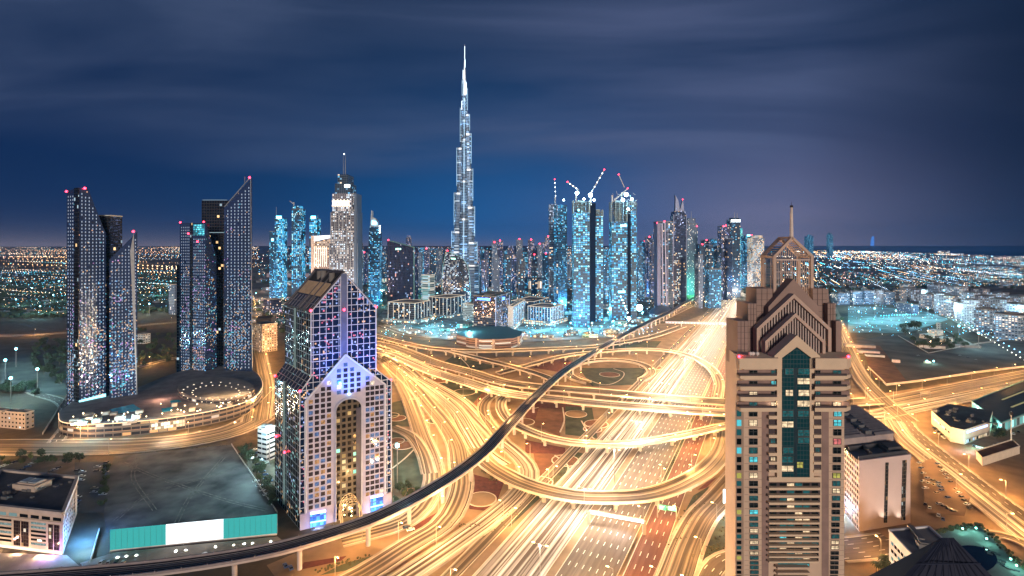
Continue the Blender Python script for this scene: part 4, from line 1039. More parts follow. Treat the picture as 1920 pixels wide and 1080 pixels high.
# cornice with the beige gable frame over the glass
zc0, zc1 = 692, 672
for x0, x1, bev in ((1379.5, 1459, 1), (1529, 1596, -1)):
    f = [(at(x0 + (7 if bev > 0 else 0), 700, DT - 2.6).x, DT - 2.6), (at(x1 - (8 if bev < 0 else 0), 700, DT - 2.6).x, DT - 2.6), (at(x1, 700, DT).x, DT), (at(x1 - (2 if bev < 0 else 0), 700, DT + 8).x, DT + 8), (at(x0 + (3 if bev > 0 else 0), 700, DT + 8).x, DT + 8), (at(x0, 700, DT).x, DT)]
    b = MB(); b.prism(f, zat(zc0, DT - 2.6), zat(zc1, DT - 2.6), bottom=True); b.build("cornice", BEI2, t)
def chevron(b, xa, ya, xl, xr, ys, yb_, wd, d, th):
    """pointed frame: apex, shoulders and legs, wd photo pixels wide"""
    sl = (ys - ya) / ((xr - xl) / 2); dv = wd * math.sqrt(1 + sl * sl)
    b.slab([at(x, y, d) for x, y in ((xl, ys), (xl, ys + 0), (xa, ya), (xr, ys), (xr, yb_), (xr - wd, yb_), (xr - wd, ys + dv - sl * wd), (xa, ya + dv), (xl + wd, ys + dv - sl * wd), (xl + wd, yb_), (xl, yb_))][1:], (0, th, 0))
def louvre(b, xa, ya, xl, xr, ys, yb_, n, d, fill=.45, lo=None):
    w_ = (xr - xl) / n
    for k in range(n):
        x = xl + (k + .5) * w_; yt = ya + (ys - ya) * abs(x - xa) / ((xr - xl) / 2)
        yl = yb_ if lo is None else lo(x)
        if yl - yt < 1: continue
        b.slab([at(x - w_ * fill / 2, yl, d), at(x + w_ * fill / 2, yl, d), at(x + w_ * fill / 2, yt, d), at(x - w_ * fill / 2, yt, d)], (0, .7, 0))
def backing(b, xa, ya, xl, xr, ys, yb_, d, th=.3):
    b.slab([at(x, y, d) for x, y in ((xl, yb_), (xr, yb_), (xr, ys), (xa, ya), (xl, ys))], (0, th, 0))
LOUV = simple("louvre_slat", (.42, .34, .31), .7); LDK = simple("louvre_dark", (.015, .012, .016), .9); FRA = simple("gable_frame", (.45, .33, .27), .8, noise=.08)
b = MB(); b.slab([at(x, y, DT - 1) for x, y in ((1452, 692), (1452, 667.5), (1494.5, 628.6), (1537.5, 667.5), (1537.5, 692), (1521.5, 692), (1521.5, 671), (1494.5, 650.5), (1466.5, 671), (1466.5, 692))], (0, 5.0, 0)); b.build("gable_frame", BEI2, t)
b = MB(); chevron(b, 1492, 587, 1435, 1548, 640, 676, 5.5, 185.5, 3); b.build("gable_frame", FRA, t)
b = MB(); louvre(b, 1492, 593, 1440, 1543, 641, 676, 21, 186.3); b.build("louvre_slats", LOUV, t)
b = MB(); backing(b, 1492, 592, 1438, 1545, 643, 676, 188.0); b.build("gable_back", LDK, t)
b = MB(); chevron(b, 1489, 551, 1419, 1559, 616, 672, 6, 189.5, 3); b.build("gable_frame", FRA, t)
b = MB(); louvre(b, 1489, 558, 1424, 1554, 616, 672, 25, 190.5); b.build("louvre_slats", LOUV, t)
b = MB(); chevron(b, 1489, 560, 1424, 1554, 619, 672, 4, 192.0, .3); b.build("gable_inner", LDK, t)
# pitched roof block between the third gable and the lantern
b = MB(); b.slab([at(x, y, 193) for x, y in ((1441, 640), (1441, 575), (1488, 523), (1535, 575), (1535, 640))], (0, 5, 0)); b.build("pitched_roof", BRN, t)
def blk(name, x0, x1, yt, yb_, d, dep, mat=BRN):
    b = MB(); a, c = at(x0, yt, d), at(x1, yt, d); b.prism([(a.x, d), (c.x, d), (c.x, d + dep), (a.x, d + dep)], zat(yb_, d) - 3, a.z, bottom=True); b.build(name, mat, t)
blk("roof_block", 1418.5, 1448.5, 541, 672, 196, 9); blk("roof_block", 1524, 1551, 541, 672, 196, 9)
blk("roof_block", 1403, 1418, 569, 672, 193.5, 10); blk("roof_block", 1552, 1567, 569, 672, 193.5, 10)
blk("roof_block", 1383, 1402.5, 602, 672, 191, 10); blk("roof_block", 1567.5, 1578, 602, 672, 191, 10)
b = MB(); b.slab([at(x, y, 197) for x, y in ((1551, 640), (1551, 541), (1553, 541), (1560, 640))], (0, 6, 0)); b.build("roof_cheek", BRN, t)
b = MB()
for x0, x1, y0, y1, d in ((1418.5, 1448.5, 541, 640, 195.9), (1524, 1551, 541, 640, 195.9), (1403, 1418, 569, 640, 193.4), (1383, 1402.5, 602, 670, 190.9), (1552, 1567, 569, 640, 193.4)):
    for y in range(int(y0) + 10, int(y1), 11): b.bar(at(x0, y, d), at(x1, y, d), .12)
    for k in (1, 2): x = x0 + (x1 - x0) * k / 3; b.bar(at(x, y0, d), at(x, y1, d), .12)
b.build("panel_joint", simple("panel_joint", (.10, .07, .065), .9), t)
# lantern: four posts, vertical bars one can see through, gabled bar roof, spire
dL = 198
b = MB()
for x in (1451.5, 1521.5):
    for d in (dL, dL + 9): 
        a = at(x, 481, dL); b.bar((a.x, d, zat(580, dL) - 4), (a.x, d, a.z), 1.1)
b.build("lantern_post", FRA, t)
b = MB()
for d, n in ((dL + .3, 17), (dL + 8.5, 7)):
    for k in range(n):
        x = 1456 + (1517 - 1456) * k / (n - 1); a = at(x, 487, dL); b.bar((a.x, d, zat(585, dL)), (a.x, d, a.z), .2)
for y in (487, 510, 534): 
    a, c = at(1451, y, dL), at(1522, y, dL); b.bar((a.x, dL + .2, a.z), (c.x, dL + .2, c.z), .35 if y > 490 else .7)
b.build("lantern_bars", LOUV, t)
ap, e1, e2 = at(1484.5, 446, dL), at(1450, 482, dL), at(1523.5, 482, dL)
b = MB()
for d in (0, 9):
    for e in (e1, e2): b.bar(ap + Vector((0, d, 0)), e + Vector((0, d, 0)), 1.3, 1.0)
b.bar(e1, e1 + Vector((0, 9, 0)), 1); b.bar(e2, e2 + Vector((0, 9, 0)), 1); b.bar(ap, ap + Vector((0, 9, 0)), 1)
b.build("lantern_gable", FRA, t)
b = MB()
for k in range(17):
    x = 1456 + 61 * k / 16; yt = 450 + (481 - 450) * abs(x - 1486.5) / 33
    b.bar(at(x, yt, dL + .2), at(x, 483, dL + .2), .2)
for k in range(1, 9):
    for e in (e1, e2):
        s_ = ap + (e - ap) * (k / 9); b.bar(s_ + Vector((0, .5, 0)), s_ + Vector((0, 8.5, 0)), .3)
b.build("gable_bars", LOUV, t)
sp0 = at(1484, 448, dL + 4); 
b = MB(); b.tube((sp0.x, sp0.y, sp0.z - 1), (sp0.x, sp0.y, zat(388, dL + 4)), .75, .45, 10); b.build("spire", simple("spire_stone", (.62, .52, .46), .6), t)
b = MB(); b.tube((sp0.x, sp0.y, zat(389, dL + 4)), (sp0.x, sp0.y, zat(385, dL + 4)), .65, .5, 10); b.tube((sp0.x, sp0.y, zat(385, dL + 4)), (sp0.x, sp0.y, zat(378, dL + 4)), .08, .05, 5); b.build("spire_tip", LDK, t)
beacon(t, [at(1386, 668.5, DT - 1.5), at(1591, 668.5, DT - 1.5)], .5)
light('POINT', at(1388, 664, DT + 2), 130, (1, .05, .08), t, .3)
b = MB()
for x in (1412, 1420, 1407): b.ball(at(x, 663, DT + 1), .7, n=8); b.tube(at(x, 672, DT + 1), at(x, 664, DT + 1), .1)
b.build("satellite_dish", simple("dish_white", (.6, .55, .52), .5), t)

# ------------------------------------------------------------------ slab block with blank pink gable wall
PNK = simple("pink_plaster", (.50, .40, .40), .85, noise=.05, scale=.1)
t = thing("slab_block", "slab block with blank pink end wall, two dark window strips and ribbed dark roof", "building")
p0, p1 = P(1611, 997), P(1707, 981)
wz = Wall(p0, p1); zt = wz.pt(1614, 866).z
dk2 = Vector((P(1570, 880) - p0)); 
L2 = 78.0; dd = Vector((.235, .972, 0)).normalized()
HOL = facade("grid_screen", (.45, .38, .40), (.03, .035, .08), 2.4, 3.3, .62, .6, .06, ((.4, .5, 1), (1, .7, .4)), .8)
f = [(p0.x, p0.y), (p1.x, p1.y), tuple((p1 + dd * L2).xy), tuple((p0 + dd * L2).xy)]
b = MB(); i0 = len(b.f); b.prism(f, 0, zt, mi=0); 
for k, fc in enumerate(b.f):
    cxm = sum(b.v[v][0] for v in fc) / len(fc); cym = sum(b.v[v][1] for v in fc) / len(fc)
    if abs(cxm - (p0.x + dd.x * L2 / 2)) < 3 and abs(cym - (p0.y + dd.y * L2 / 2)) < 3: b.mi[k] = 1
    if len(set(round(b.v[v][2], 2) for v in fc)) == 1: b.mi[k] = 2
b.build("walls", [PNK, HOL, ROOFG], t)
STRIPW = facade("strip_glass", (.03, .03, .035), (.04, .045, .055), 1.8, 2.2, .85, .85, .22, ((1, .55, .25), (.6, .7, .7)), .35)
for x0, x1, y0, y1 in ((1657, 1663, 867, 980), (1689, 1697, 861, 975)):
    b = MB(); b.slab([wz.pt(x0 + (1 if x0 < 1670 else 0) * 0, y1, .05), wz.pt(x1, y1, .05), wz.pt(x1 + 3, y0, .05), wz.pt(x0 + 3, y0, .05)], wz.n * .15); b.build("window_strip", STRIPW, t)
def rz_(s, d, h=0): return p0 + wz.d * (wz.L * s) + dd * d + Vector((0, 0, zt + h))
b = MB(); b.prism([rz_(-.02, 20), rz_(1.0, 20), rz_(1.0, L2 - 1), rz_(-.02, L2 - 1)], zt, zt + 5.5); b.build("roof_storey", simple("roof_storey_beige", (.34, .28, .27), .85), t)
b = MB()
for k in range(15):
    d0 = 20 + k * (L2 - 21) / 15; w_ = (L2 - 21) / 15
    for s0, s1 in ((-.03, .40), (.62, 1.03)):
        b.slab([rz_(s0, d0, 5.5), rz_(s1, d0, 5.5), rz_(s1, d0 + w_ * .5, 6.6), rz_(s0, d0 + w_ * .5, 6.6)], (0, 0, .3)); b.slab([rz_(s0, d0 + w_ * .5, 6.6), rz_(s1, d0 + w_ * .5, 6.6), rz_(s1, d0 + w_, 5.5), rz_(s0, d0 + w_, 5.5)], (0, 0, .3))
b.build("ribbed_roof", simple("ribbed_roof", (.17, .155, .165), .7), t)
b = MB()
for d in (26, 36, 48, 60, 68): b.box(rz_(.5, d, 5.5), (4.5, 5, 2.2), .2); b.tube(rz_(.44, d + 4, 5.5), rz_(.44, d + 4, 7.4), 1.3, 1.3, 8)
b.build("roof_plant", simple("plant_grey", (.11, .11, .115), .6), t)
b = MB(); 
for s0, s1, d0, d1 in ((0.02, .98, 2, 3), (.02, .98, 16, 17), (.3, .34, 3, 16), (.62, .66, 3, 16)): b.prism([rz_(s0, d0), rz_(s1, d0), rz_(s1, d1), rz_(s0, d1)], zt, zt + 2.4)
b.prism([rz_(.66, 6), rz_(.92, 6), rz_(.92, 14), rz_(.66, 14)], zt, zt + 3.4); b.build("parapet_beams", simple("parapet_dark", (.05, .05, .06), .8), t)
b = MB(); b.prism([rz_(-.01, -.3), rz_(1.01, -.3), rz_(1.01, 1), rz_(-.01, 1)], zt - 2, zt + .8); b.build("parapet", PNK, t)
b = MB(); b.ball(at(1588, 932, 352), .8); b.build("flood_lamp", HEADB, t)
light('POINT', P(1590, 950, 7), 20000, (.35, .65, 1), t, .8)
for x in (1665, 1695): light('SPOT', wz.pt(x, 982, 4), 2600, (1, .85, .65), t, .3, 120, wz.pt(x, 930, 0))

# white block with slit windows and the dark pyramid roof at the lower right edge
t = thing("white_block", "white low block with slit windows and flat grey roof below the pink slab block", "building")
zt = 22.0
p0 = P(1712, 1044, zt); p1 = P(1667, 996, zt); p2 = P(1742, 989, zt); p3 = p0 + p2 - p1
WH = simple("white_render", (.58, .57, .58), .8, noise=.06)
b = MB(); b.prism([p0, p1, p2, p3], 0, zt, mt=1); b.build("walls", [WH, ROOFG], t)
b = MB()
pr = [p0, p1, p2, p3, p0]
for k in range(4): b.bar(pr[k] + Vector((0, 0, .4)), pr[k + 1] + Vector((0, 0, .4)), .7, .9)
b.build("parapet", WH, t)
ww = Wall(p1, p0); SL = glass_pane("slit_window", (.05, .12, .16), (.25, .7, .8), .5); SD = glass_pane("slit_dark", (.02, .025, .035))
for j in range(5):
    for i in range(6):
        u = ww.L * (.1 + .14 * i); z = zt - 4 - j * 3.6
        b = MB(); b.face([ww.at(u, z - 1.1, .06), ww.at(u + 2.1, z - 1.1, .06), ww.at(u + 2.1, z + .5, .06), ww.at(u, z + .5, .06)], [(u, z), (u + 2, z), (u + 2, z + 1), (u, z + 1)]); b.build("slit_window", R.choice([SL, SD, SD]), t)
c = (p0 + p1 + p2 + p3) / 4
b = MB(); b.box((c.x + 2, c.y + 6, zt), (2.6, 12, 1.3), -.3); b.box((c.x - 3, c.y - 5, zt), (5, 4, 2.4), -.3); b.box((c.x - 3, c.y - 5, zt + 2.4), (3.4, 2.6, .5), -.3); b.build("roof_plant", simple("plant_grey", (.11, .11, .115), .6), t)
t = thing("pyramid_roof_tower", "dark blue pyramid roof of a tower poking in at the lower right edge", "tower")
ap2, ap3 = at(1764, 1009, 60), at(1788, 1009, 61)
q1, q2, q3, q4 = Vector((21.7, 54, 105)), Vector((71, 54, 105)), Vector((74, 70, 105)), Vector((30, 70, 105))
PYR = simple("pyramid_blue", (.016, .02, .04), .6, noise=.12, scale=.5, spec=.12)
b = MB(); b.face([q1, q2, ap3, ap2]); b.face([q2, q3, ap3]); b.face([q3, q4, ap2, ap3]); b.face([q4, q1, ap2]); b.build("pyramid_roof", PYR, t)
b = MB(); b.prism([q1, q2, q3, q4], 0, 104.9); b.build("walls", BRN, t)
b = MB()
for k in range(1, 8):
    s_ = k / 8; b.bar(q1.lerp(ap2, s_) + Vector((0, -.1, .1)), q2.lerp(ap3, s_) + Vector((0, -.1, .1)), .12)
for k in range(1, 12): s_ = k / 12; b.bar(q1.lerp(q2, s_) + Vector((0, -.05, .1)), ap2.lerp(ap3, s_) + Vector((0, -.1, .1)), .07)
b.build("standing_seam", simple("seam_blue", (.022, .028, .052), .6, spec=.1), t)

# pool terrace behind the pyramid
t = thing("pool_terrace", "raised hotel pool terrace with dark round pool and loungers beside the pyramid roof", "terrace")
zt = 14
f = [P(x, y, zt) for x, y in ((1750, 1000), (1800, 985), (1835, 985), (1930, 1075), (1935, 1110), (1740, 1110))]
b = MB(); b.prism(f, 0, zt, mt=1); b.build("deck", [PAVE, simple("deck_teal", (.20, .24, .23), .8, noise=.25, scale=.1)], t)
pl = [P(1815 + 55 * math.cos(a), 1050 + 27 * math.sin(a), zt) for a in [2 * math.pi * k / 24 for k in range(24)]]
b = MB(); b.prism(pl, zt, zt + .12); b.build("pool", simple("dark_pool", (.006, .014, .04), .08), t)
b = MB()
for k in range(26):
    s_ = k / 25; x = 1752 + (1838 - 1752) * min(1, s_ * 2) + max(0, s_ - .5) * 2 * 90; y = 1000 - min(1, s_ * 2) * 14 + max(0, s_ - .5) * 2 * 90
    c = P(x, y, zt); 
    for m in range(5): b.ball((c.x + R.uniform(-1.3, 1.3), c.y + R.uniform(-1.3, 1.3), zt + R.uniform(.4, 1.6)), R.uniform(.5, .9), n=5, m=3)
b.build("planting", simple("hedge_leaf", (.045, .06, .03), 1, noise=.5, scale=1.2), t)
b = MB()
for k in range(16):
    c = P(1850 + k * 5.0 + R.uniform(-6, 6), 1028 + k * 4.2 + R.uniform(-5, 5), zt)
    b.box((c.x, c.y, zt), (.8, 2.0, .5), .7)
b.build("lounger", simple("lounger_blue", (.05, .08, .10), .7), t)
for x, y in ((1805, 991), (1830, 990), (1850, 1010), (1895, 1048), (1906, 1060)):
    b = MB(); b.ball(P(x, y, zt + 2), .45); b.build("terrace_lamp", emit("green_lamp", (.3, 1, .75), 9), t)
    light('POINT', P(x, y, zt + 2.6), 600, (.35, 1, .8), t, .4)

# showroom, sheds, walled yard with mast
t = thing("corner_showroom", "cream two storey corner showroom with rounded lit front and flat cluttered roof", "shop")
f = [Vector((*p, 0)) for p in ((373, 453), (378, 460), (357, 417), (363, 411), (401, 430), (430, 458), (408, 479))]; f[0] = Vector((376, 459, 0)); f[1] = Vector((374, 455, 0))
CRM = simple("cream_wall", (.55, .46, .36), .8, noise=.08)
b = MB(); b.prism(f, 0, 12, mt=1); b.build("walls", [CRM, ROOF], t)
SHG = facade("shop_glass", (.45, .4, .33), (.08, .09, .1), 3.2, 4.5, .8, .5, .8, ((1, .75, .45), (.5, .7, 1), (1, .9, .7)), 1.3)
ww = Wall(f[1], f[2]); b = MB(); b.slab([ww.at(1, 6.2, .05), ww.at(ww.L - 1, 6.2, .05), ww.at(ww.L - 1, 9.8, .05), ww.at(1, 9.8, .05)], ww.n * .2); b.build("window_band", SHG, t)
w2 = Wall(f[3], f[4]); b = MB(); b.slab([w2.at(4, 8.6, .05), w2.at(w2.L - 4, 8.6, .05), w2.at(w2.L - 4, 10.2, .05), w2.at(4, 10.2, .05)], w2.n * .3); b.build("sign", emit("shop_sign", (.35, .5, 1), 3.0), t)
b = MB(); b.slab([w2.at(3, .3, .05), w2.at(w2.L - 6, .3, .05), w2.at(w2.L - 6, 4.2, .05), w2.at(3, 4.2, .05)], w2.n * .2); b.build("shop_window", SHG, t)
b = MB(); c = sum(f, Vector()) / 7
for k in range(18): b.box((c.x + R.uniform(-14, 14), c.y + R.uniform(-22, 18), 12), (R.uniform(1, 4), R.uniform(1, 4), R.uniform(.8, 2.4)), .5)
b.build("roof_plant", simple("plant_grey", (.11, .11, .115), .6), t)
light('POINT', P(1835, 833, 4), 9000, (.3, .8, .75), t, .5); light('POINT', P(1815, 838, 4), 4500, (.6, .7, 1), t, .5)
t = thing("market_shed", "long dark shed with cyan lit eaves and pale skylight strips behind the corner showroom", "shed")
f = [P(1822, 770), P(1878, 812), P(2010, 760), P(1960, 712)]
b = MB(); b.prism(f, 0, 9, mt=1); b.build("walls", [facade("shed_wall", (.3, .35, .35), (.2, .3, .3), 6, 9, .8, .7, .6, ((.2, .85, .8), (.4, 1, .95)), .9), simple("shed_roof", (.05, .065, .07), .7, noise=.2)], t)
e = MB(); pr = f + [f[0]]
for k in range(4): e.bar(pr[k] + Vector((0, 0, 9.2)), pr[k + 1] + Vector((0, 0, 9.2)), .9, .6)
e.build("eaves", simple("eaves_teal", (.10, .28, .25), .6), t)
for s_ in (.35, .68):
    a, c = f[0] + (f[1] - f[0]) * s_, f[3] + (f[2] - f[3]) * s_; a = a + (c - a) * .25
    b = MB(); b.bar(a + Vector((0, 0, 9.2)), c + Vector((0, 0, 9.2)), 1.6, .4); b.build("skylight", emit("skylight", (.75, .68, .35), .32), t)
for k in range(5):
    c = f[0] + (f[1] - f[0]) * (k + .5) / 5 + Vector((-2.5, -2, 6)); light('POINT', c, 3500, (.2, .9, .85), t, .4)
t = thing("walled_yard", "beige walled flat roofed block at the foot of a tall floodlight mast", "building")
f = [P(1830, 860), P(1842, 874), P(1912, 851), P(1898, 838)]
b = MB(); b.prism(f, 0, 5.5, mt=1); b.build("walls", [CRM, RUST], t)
pr = f + [f[0]]; e = MB()
for k in range(4): e.bar(pr[k] + Vector((0, 0, 5.9)), pr[k + 1] + Vector((0, 0, 5.9)), .5, .9)
e.build("parapet", CRM, t)
t = thing("floodlight_mast", "tall white mast with a dark cluster head beside the walled yard", "mast", P(1896, 840))
b = MB(); b.local = True; b.tube((0, 0, 0), (0, 0, 29), .45, .25, 8); b.build("pole", simple("white_pole", (.6, .58, .56), .5), t)
b = MB(); b.local = True; b.tube((0, 0, 26), (0, 0, 28.5), 1.2, 1.4, 8); b.build("mast_head", LDK, t)
# ------------------------------------------------------------------ downtown
BLU_T = facade("blue_tower", (.03, .10, .19), (.02, .06, .12), 3.6, 3.9, .8, .62, .34, ((.12, .5, 1), (.06, .42, 1), (.4, .8, 1), (.08, .6, .95)), 1.1, metal=.5, clump=.02)
BLU_D = facade("blue_dim_tower", (.035, .065, .11), (.02, .04, .08), 4.2, 4.0, .8, .7, .16, ((.3, .65, 1), (.15, .6, 1), (1, .75, .5)), 1.1, metal=.6)
CREAM_T = facade("cream_tower", (.40, .32, .28), (.10, .09, .10), 4.2, 4.2, .55, .55, .45, (WHITE, WARM, (1, .9, .8)), 1.6)
ADDR_T = facade("pale_fin_tower", (.13, .14, .18), (.04, .05, .08), 3.4, 4.2, .66, .6, .42, ((1, .86, .72), (1, .9, .82), (.7, .85, 1)), 1.1, metal=.5)
VIOL_T = facade("violet_tower", (.05, .06, .13), (.025, .035, .08), 3.6, 3.8, .7, .62, .22, ((.4, .6, 1), (.7, .8, 1), (.35, .45, 1), (1, .7, .5)), 1.1, metal=.5)
GREY_T = facade("grey_grid_tower", (.13, .18, .28), (.03, .05, .09), 3.2, 3.6, .55, .6, .12, (COOL, WHITE), 1.2)
CONS_T = facade("raw_concrete_frame", (.02, .075, .14), (.01, .03, .06), 4.4, 3.9, .78, .70, .5, ((.03, .42, 1), (.08, .6, 1), (.4, .85, 1), (.05, .5, .9)), 1.5, metal=.1, rough=.6, clump=.03)
PALE = simple("pale_metal", (.24, .28, .34), .4, metal=.3)
CYANL = emit("cyan_glow", (.18, .8, 1), 7.0); WHITEL = emit("white_glow", (.8, .95, 1), 7.0); BLUEL = emit("blue_glow", (.1, .3, 1), 4.0)
def rect(px0, px1, D, dep, rot=0):
    a, c = at(px0, 500, D), at(px1, 500, D); w = c.x - a.x; cx, cy_ = (a.x + c.x) / 2, D + dep / 2
    if not rot: return [(a.x, D), (c.x, D), (c.x, D + dep), (a.x, D + dep)]
    r = math.radians(rot); ca, sa = math.cos(r), math.sin(r); s_ = w / (abs(ca) * w + abs(sa) * dep); w2, d2 = w * s_ / 2, dep * s_ / 2
    return [(cx + x * ca - y * sa, cy_ + x * sa + y * ca) for x, y in ((-w2, -d2), (w2, -d2), (w2, d2), (-w2, d2))]
def prisms(parent, name, mat, lst):
    for foot, z0, z1 in lst:
        b = MB(); b.prism(foot, z0, z1); b.build(name, mat, parent)
def fins(parent, foot, z0, z1, n, w, mat, name="fin", edges=(0,)):
    b = MB()
    for e in edges:
        a, c = Vector(foot[e]), Vector(foot[(e + 1) % len(foot)])
        for k in range(n + 1):
            p = a + (c - a) * (k / n); b.bar((p.x, p.y, z0), (p.x, p.y, z1), w)
    b.build(name, mat, parent)
def bands(parent, foot, zs, h, grow, mat, name="ledge"):
    b = MB()
    for z in zs: b.prism(insetpoly(foot, grow), z, z + h, bottom=True)
    b.build(name, mat, parent)

# supertall stepped spire
BURJ = facade("spire_cladding", (.16, .23, .33), (.04, .07, .12), 15.0, 4.6, .97, .5, .20, ((.5, .75, 1), (.8, .93, 1), (.3, .6, 1)), .75, metal=.8, rough=.2, clump=.012)
BURJM = simple("spire_metal", (.50, .58, .68), .35, metal=.5)
D = 1536; cxp = 871.0
t = thing("supertall_tower", "supertall stepped silver spire tower far taller than everything else", "skyscraper")
ctr = at(cxp, 560, D); pxm = D / F
ang = [math.radians(a) for a in (182, 2, -88)]
wings = [[(26, 470), (24, 433), (19.5, 361), (14.5, 277), (8, 202), (4.5, 150)], [(27, 495), (23.5, 453), (19, 387), (15.5, 316), (12.5, 250), (9.5, 214), (5.5, 165)], [(30, 520), (26, 410), (20, 340), (14, 262), (10, 226), (6, 185)]]
lit = emit("spire_edge_glow", (.5, .78, 1), 1.1)
for w_, a in zip(wings, ang):
    dx, dy = math.cos(a), math.sin(a); last = 0
    for i, (ln, yt) in enumerate(w_):
        L = ln * pxm; hw = max(3.0, min(13.5, L * .34)); z1 = zat(yt, D) if yt < 560 else 10
        foot = [(ctr.x + dx * x - dy * y, ctr.y + dx * y * 0 + dy * x + dx * y) for x, y in [(0, -hw)] + [(L - hw + hw * math.cos(th), hw * math.sin(th)) for th in [math.radians(-80 + 32 * k) for k in range(6)]] + [(0, hw)]]
        z0 = zat(w_[i - 1][1], D) if i else 0
        b = MB(); b.prism(foot, z0, z1); b.build("wing", BURJ, t)
        b = MB(); b.prism(insetpoly(foot, 1.02), z1 - 7, z1 - 2, bottom=True); b.build("mechanical_band", BURJM, t)
        b = MB(); tip = (ctr.x + dx * L, ctr.y + dy * L)
        b.bar((tip[0], tip[1], z0 + (z1 - z0) * .15), (tip[0], tip[1], z1), 1.5); b.build("edge_highlight", lit if i > 0 else emit("edge_soft", (.4, .7, 1), .35), t)  # glowing bar put in as the bright highlight along the wing edge
        if i:
            q_ = w_[i - 1][0] * pxm; light('SPOT', (ctr.x + dx * (q_ + 16), ctr.y + dy * (q_ + 16) - 14, z0 + 2), 300000, (.42, .74, 1), t, 1.5, 60, (ctr.x + dx * L * .6, ctr.y + dy * L * .6, z0 + 90))
core = [(ctr.x + 9 * math.cos(k * math.pi / 3), ctr.y + 9 * math.sin(k * math.pi / 3)) for k in range(6)]
b = MB(); b.prism(core, 0, zat(180, D)); b.build("core", BURJ, t)
b = MB()
for y0, y1, r0, r1 in ((182, 150, 6.2, 4.6), (150, 131, 4.0, 3.0), (131, 116, 2.3, 1.5), (116, 84, 1.2, .6)): b.tube((ctr.x, ctr.y, zat(y0, D)), (ctr.x, ctr.y, zat(y1, D)), r0, r1, 10)
b.build("spire", simple("spire_tip", (.62, .68, .76), .35, metal=.3), t)
b = MB()
for y0, y1, xo in ((178, 155, 3.5), (150, 132, -2.5), (128, 112, 1.4), (112, 88, .6), (205, 190, -5)): b.bar((ctr.x + xo * pxm, ctr.y - 6, zat(y0, D)), (ctr.x + xo * pxm, ctr.y - 4, zat(y1, D)), 1.3)
b.build("spire_light", emit("spire_white", (.75, .9, 1), 2.6), t)
for y in (185, 215, 150): light('SPOT', (ctr.x - 5, ctr.y - 45, zat(y + 25, D)), 110000, (.6, .82, 1), t, 1.5, 45, (ctr.x, ctr.y, zat(y - 20, D)))
for x, y in ((846, 470), (898, 498), (870, 420)): light('SPOT', (at(x, 500, D - 60).x, D - 60, zat(y + 70, D)), 240000, (.4, .72, 1), t, 2, 60, (ctr.x, ctr.y, zat(y - 30, D)))

# pale hotel tower with crown lattice
D = 1000
t = thing("hotel_tower", "pale stepped hotel tower with glowing zigzag crown and twin masts behind the arch tower", "skyscraper")
tiers = [(618, 670, 455, 640), (619, 668, 432, 455), (621, 664, 397, 432), (623, 661, 363, 397), (628, 657, 344, 363), (633, 652, 327, 344)]
for x0, x1, yt, yb_ in tiers:
    b = MB(); b.prism(rect(x0, x1, D, 38), zat(yb_, D), zat(yt, D)); b.build("tier", ADDR_T if yt > 350 else BLU_D, t)
fins(t, rect(618, 670, D - .6, 38), 0, zat(456, D), 8, 1.4, PALE); fins(t, rect(620.5, 665, D - .6, 38), zat(456, D), zat(398, D), 6, 1.2, PALE)
b = MB()
for x0, x1, y0, y1 in ((664, 668.5, 363, 396), (668, 670, 397, 432)): b.prism(rect(x0, x1, D - 2, 34), zat(640, D), zat(y0, D))
b.build("side_fin", simple("pale_blue_slab", (.05, .085, .15), .5), t)
b = MB(); n = 5
for k in range(n):
    x0, x1 = 623 + k * 32 / n, 623 + (k + 1) * 32 / n; xm = (x0 + x1) / 2
    b.bar(at(x0, 387, D - 1), at(xm, 374, D - 1), 1.4); b.bar(at(xm, 374, D - 1), at(x1, 387, D - 1), 1.4); b.bar(at(x0, 376, D - 1), at(xm, 387, D - 1), 1.2); b.bar(at(xm, 387, D - 1), at(x1, 376, D - 1), 1.2)
b.build("crown_lattice", emit("crown_warm", (1, .80, .62), 2.2), t)
b = MB(); b.slab([at(646, 351, D - .4), at(656, 351, D - .4), at(656, 346, D - .4), at(646, 346, D - .4)], (0, -.5, 0)); b.build("lit_sign", WHITEL, t)
b = MB(); a = at(645, 327, D); b.tube((a.x, D + 8, a.z), (a.x, D + 8, zat(289, D)), 1.0, .35, 6); a = at(640, 327, D); b.tube((a.x, D + 12, a.z), (a.x, D + 12, zat(291, D)), .7, .3, 6); b.build("mast", PALE, t)
b = MB(); b.ball(at(645, 289, D + 8), 1.2); b.build("mast_light", WHITEL, t)
for x in (612, 640, 676): light('SPOT', (at(x, 500, D).x, D - 45, 30), 260000, (1, .84, .75), t, 2, 70, (at(644, 500, D).x, D, 170))
light('SPOT', (at(644, 500, D).x, D - 30, zat(405, D)), 110000, (1, .8, .65), t, 1.5, 70, (at(642, 500, D).x, D, zat(370, D)))
t = thing("hotel_block", "cream lit hotel block with bright roof sign beside the pale stepped hotel tower", "building")
D = 1060; 
b = MB(); f = rect(583, 622, D, 34); b.prism(f, 0, [zat(455, D), zat(447, D), zat(447, D), zat(455, D)]); b.build("walls", CREAM_T, t)
b = MB(); b.slab([at(585, 453, D - .5), at(618, 446, D - .5), at(618, 441, D - .5), at(585, 443, D - .5)], (0, 3, 0)); b.build("roof_sign", emit("roof_sign_white", (1, .93, .9), 2.2), t)
fins(t, rect(590, 612, D - .8, 30), zat(500, D), zat(462, D), 6, 1.0, emit("fin_warm", (1, .78, .62), 1.8))
b = MB(); b.prism(rect(583, 588, D - 3, 20), 0, zat(442, D)); b.build("corner_pylon", simple("cream_pylon", (.62, .52, .47), .7), t)
for x in (585, 605): light('SPOT', (at(x, 500, D).x, D - 50, 30), 420000, (1, .74, .58), t, 2, 70, (at(602, 500, D).x, D, 110))

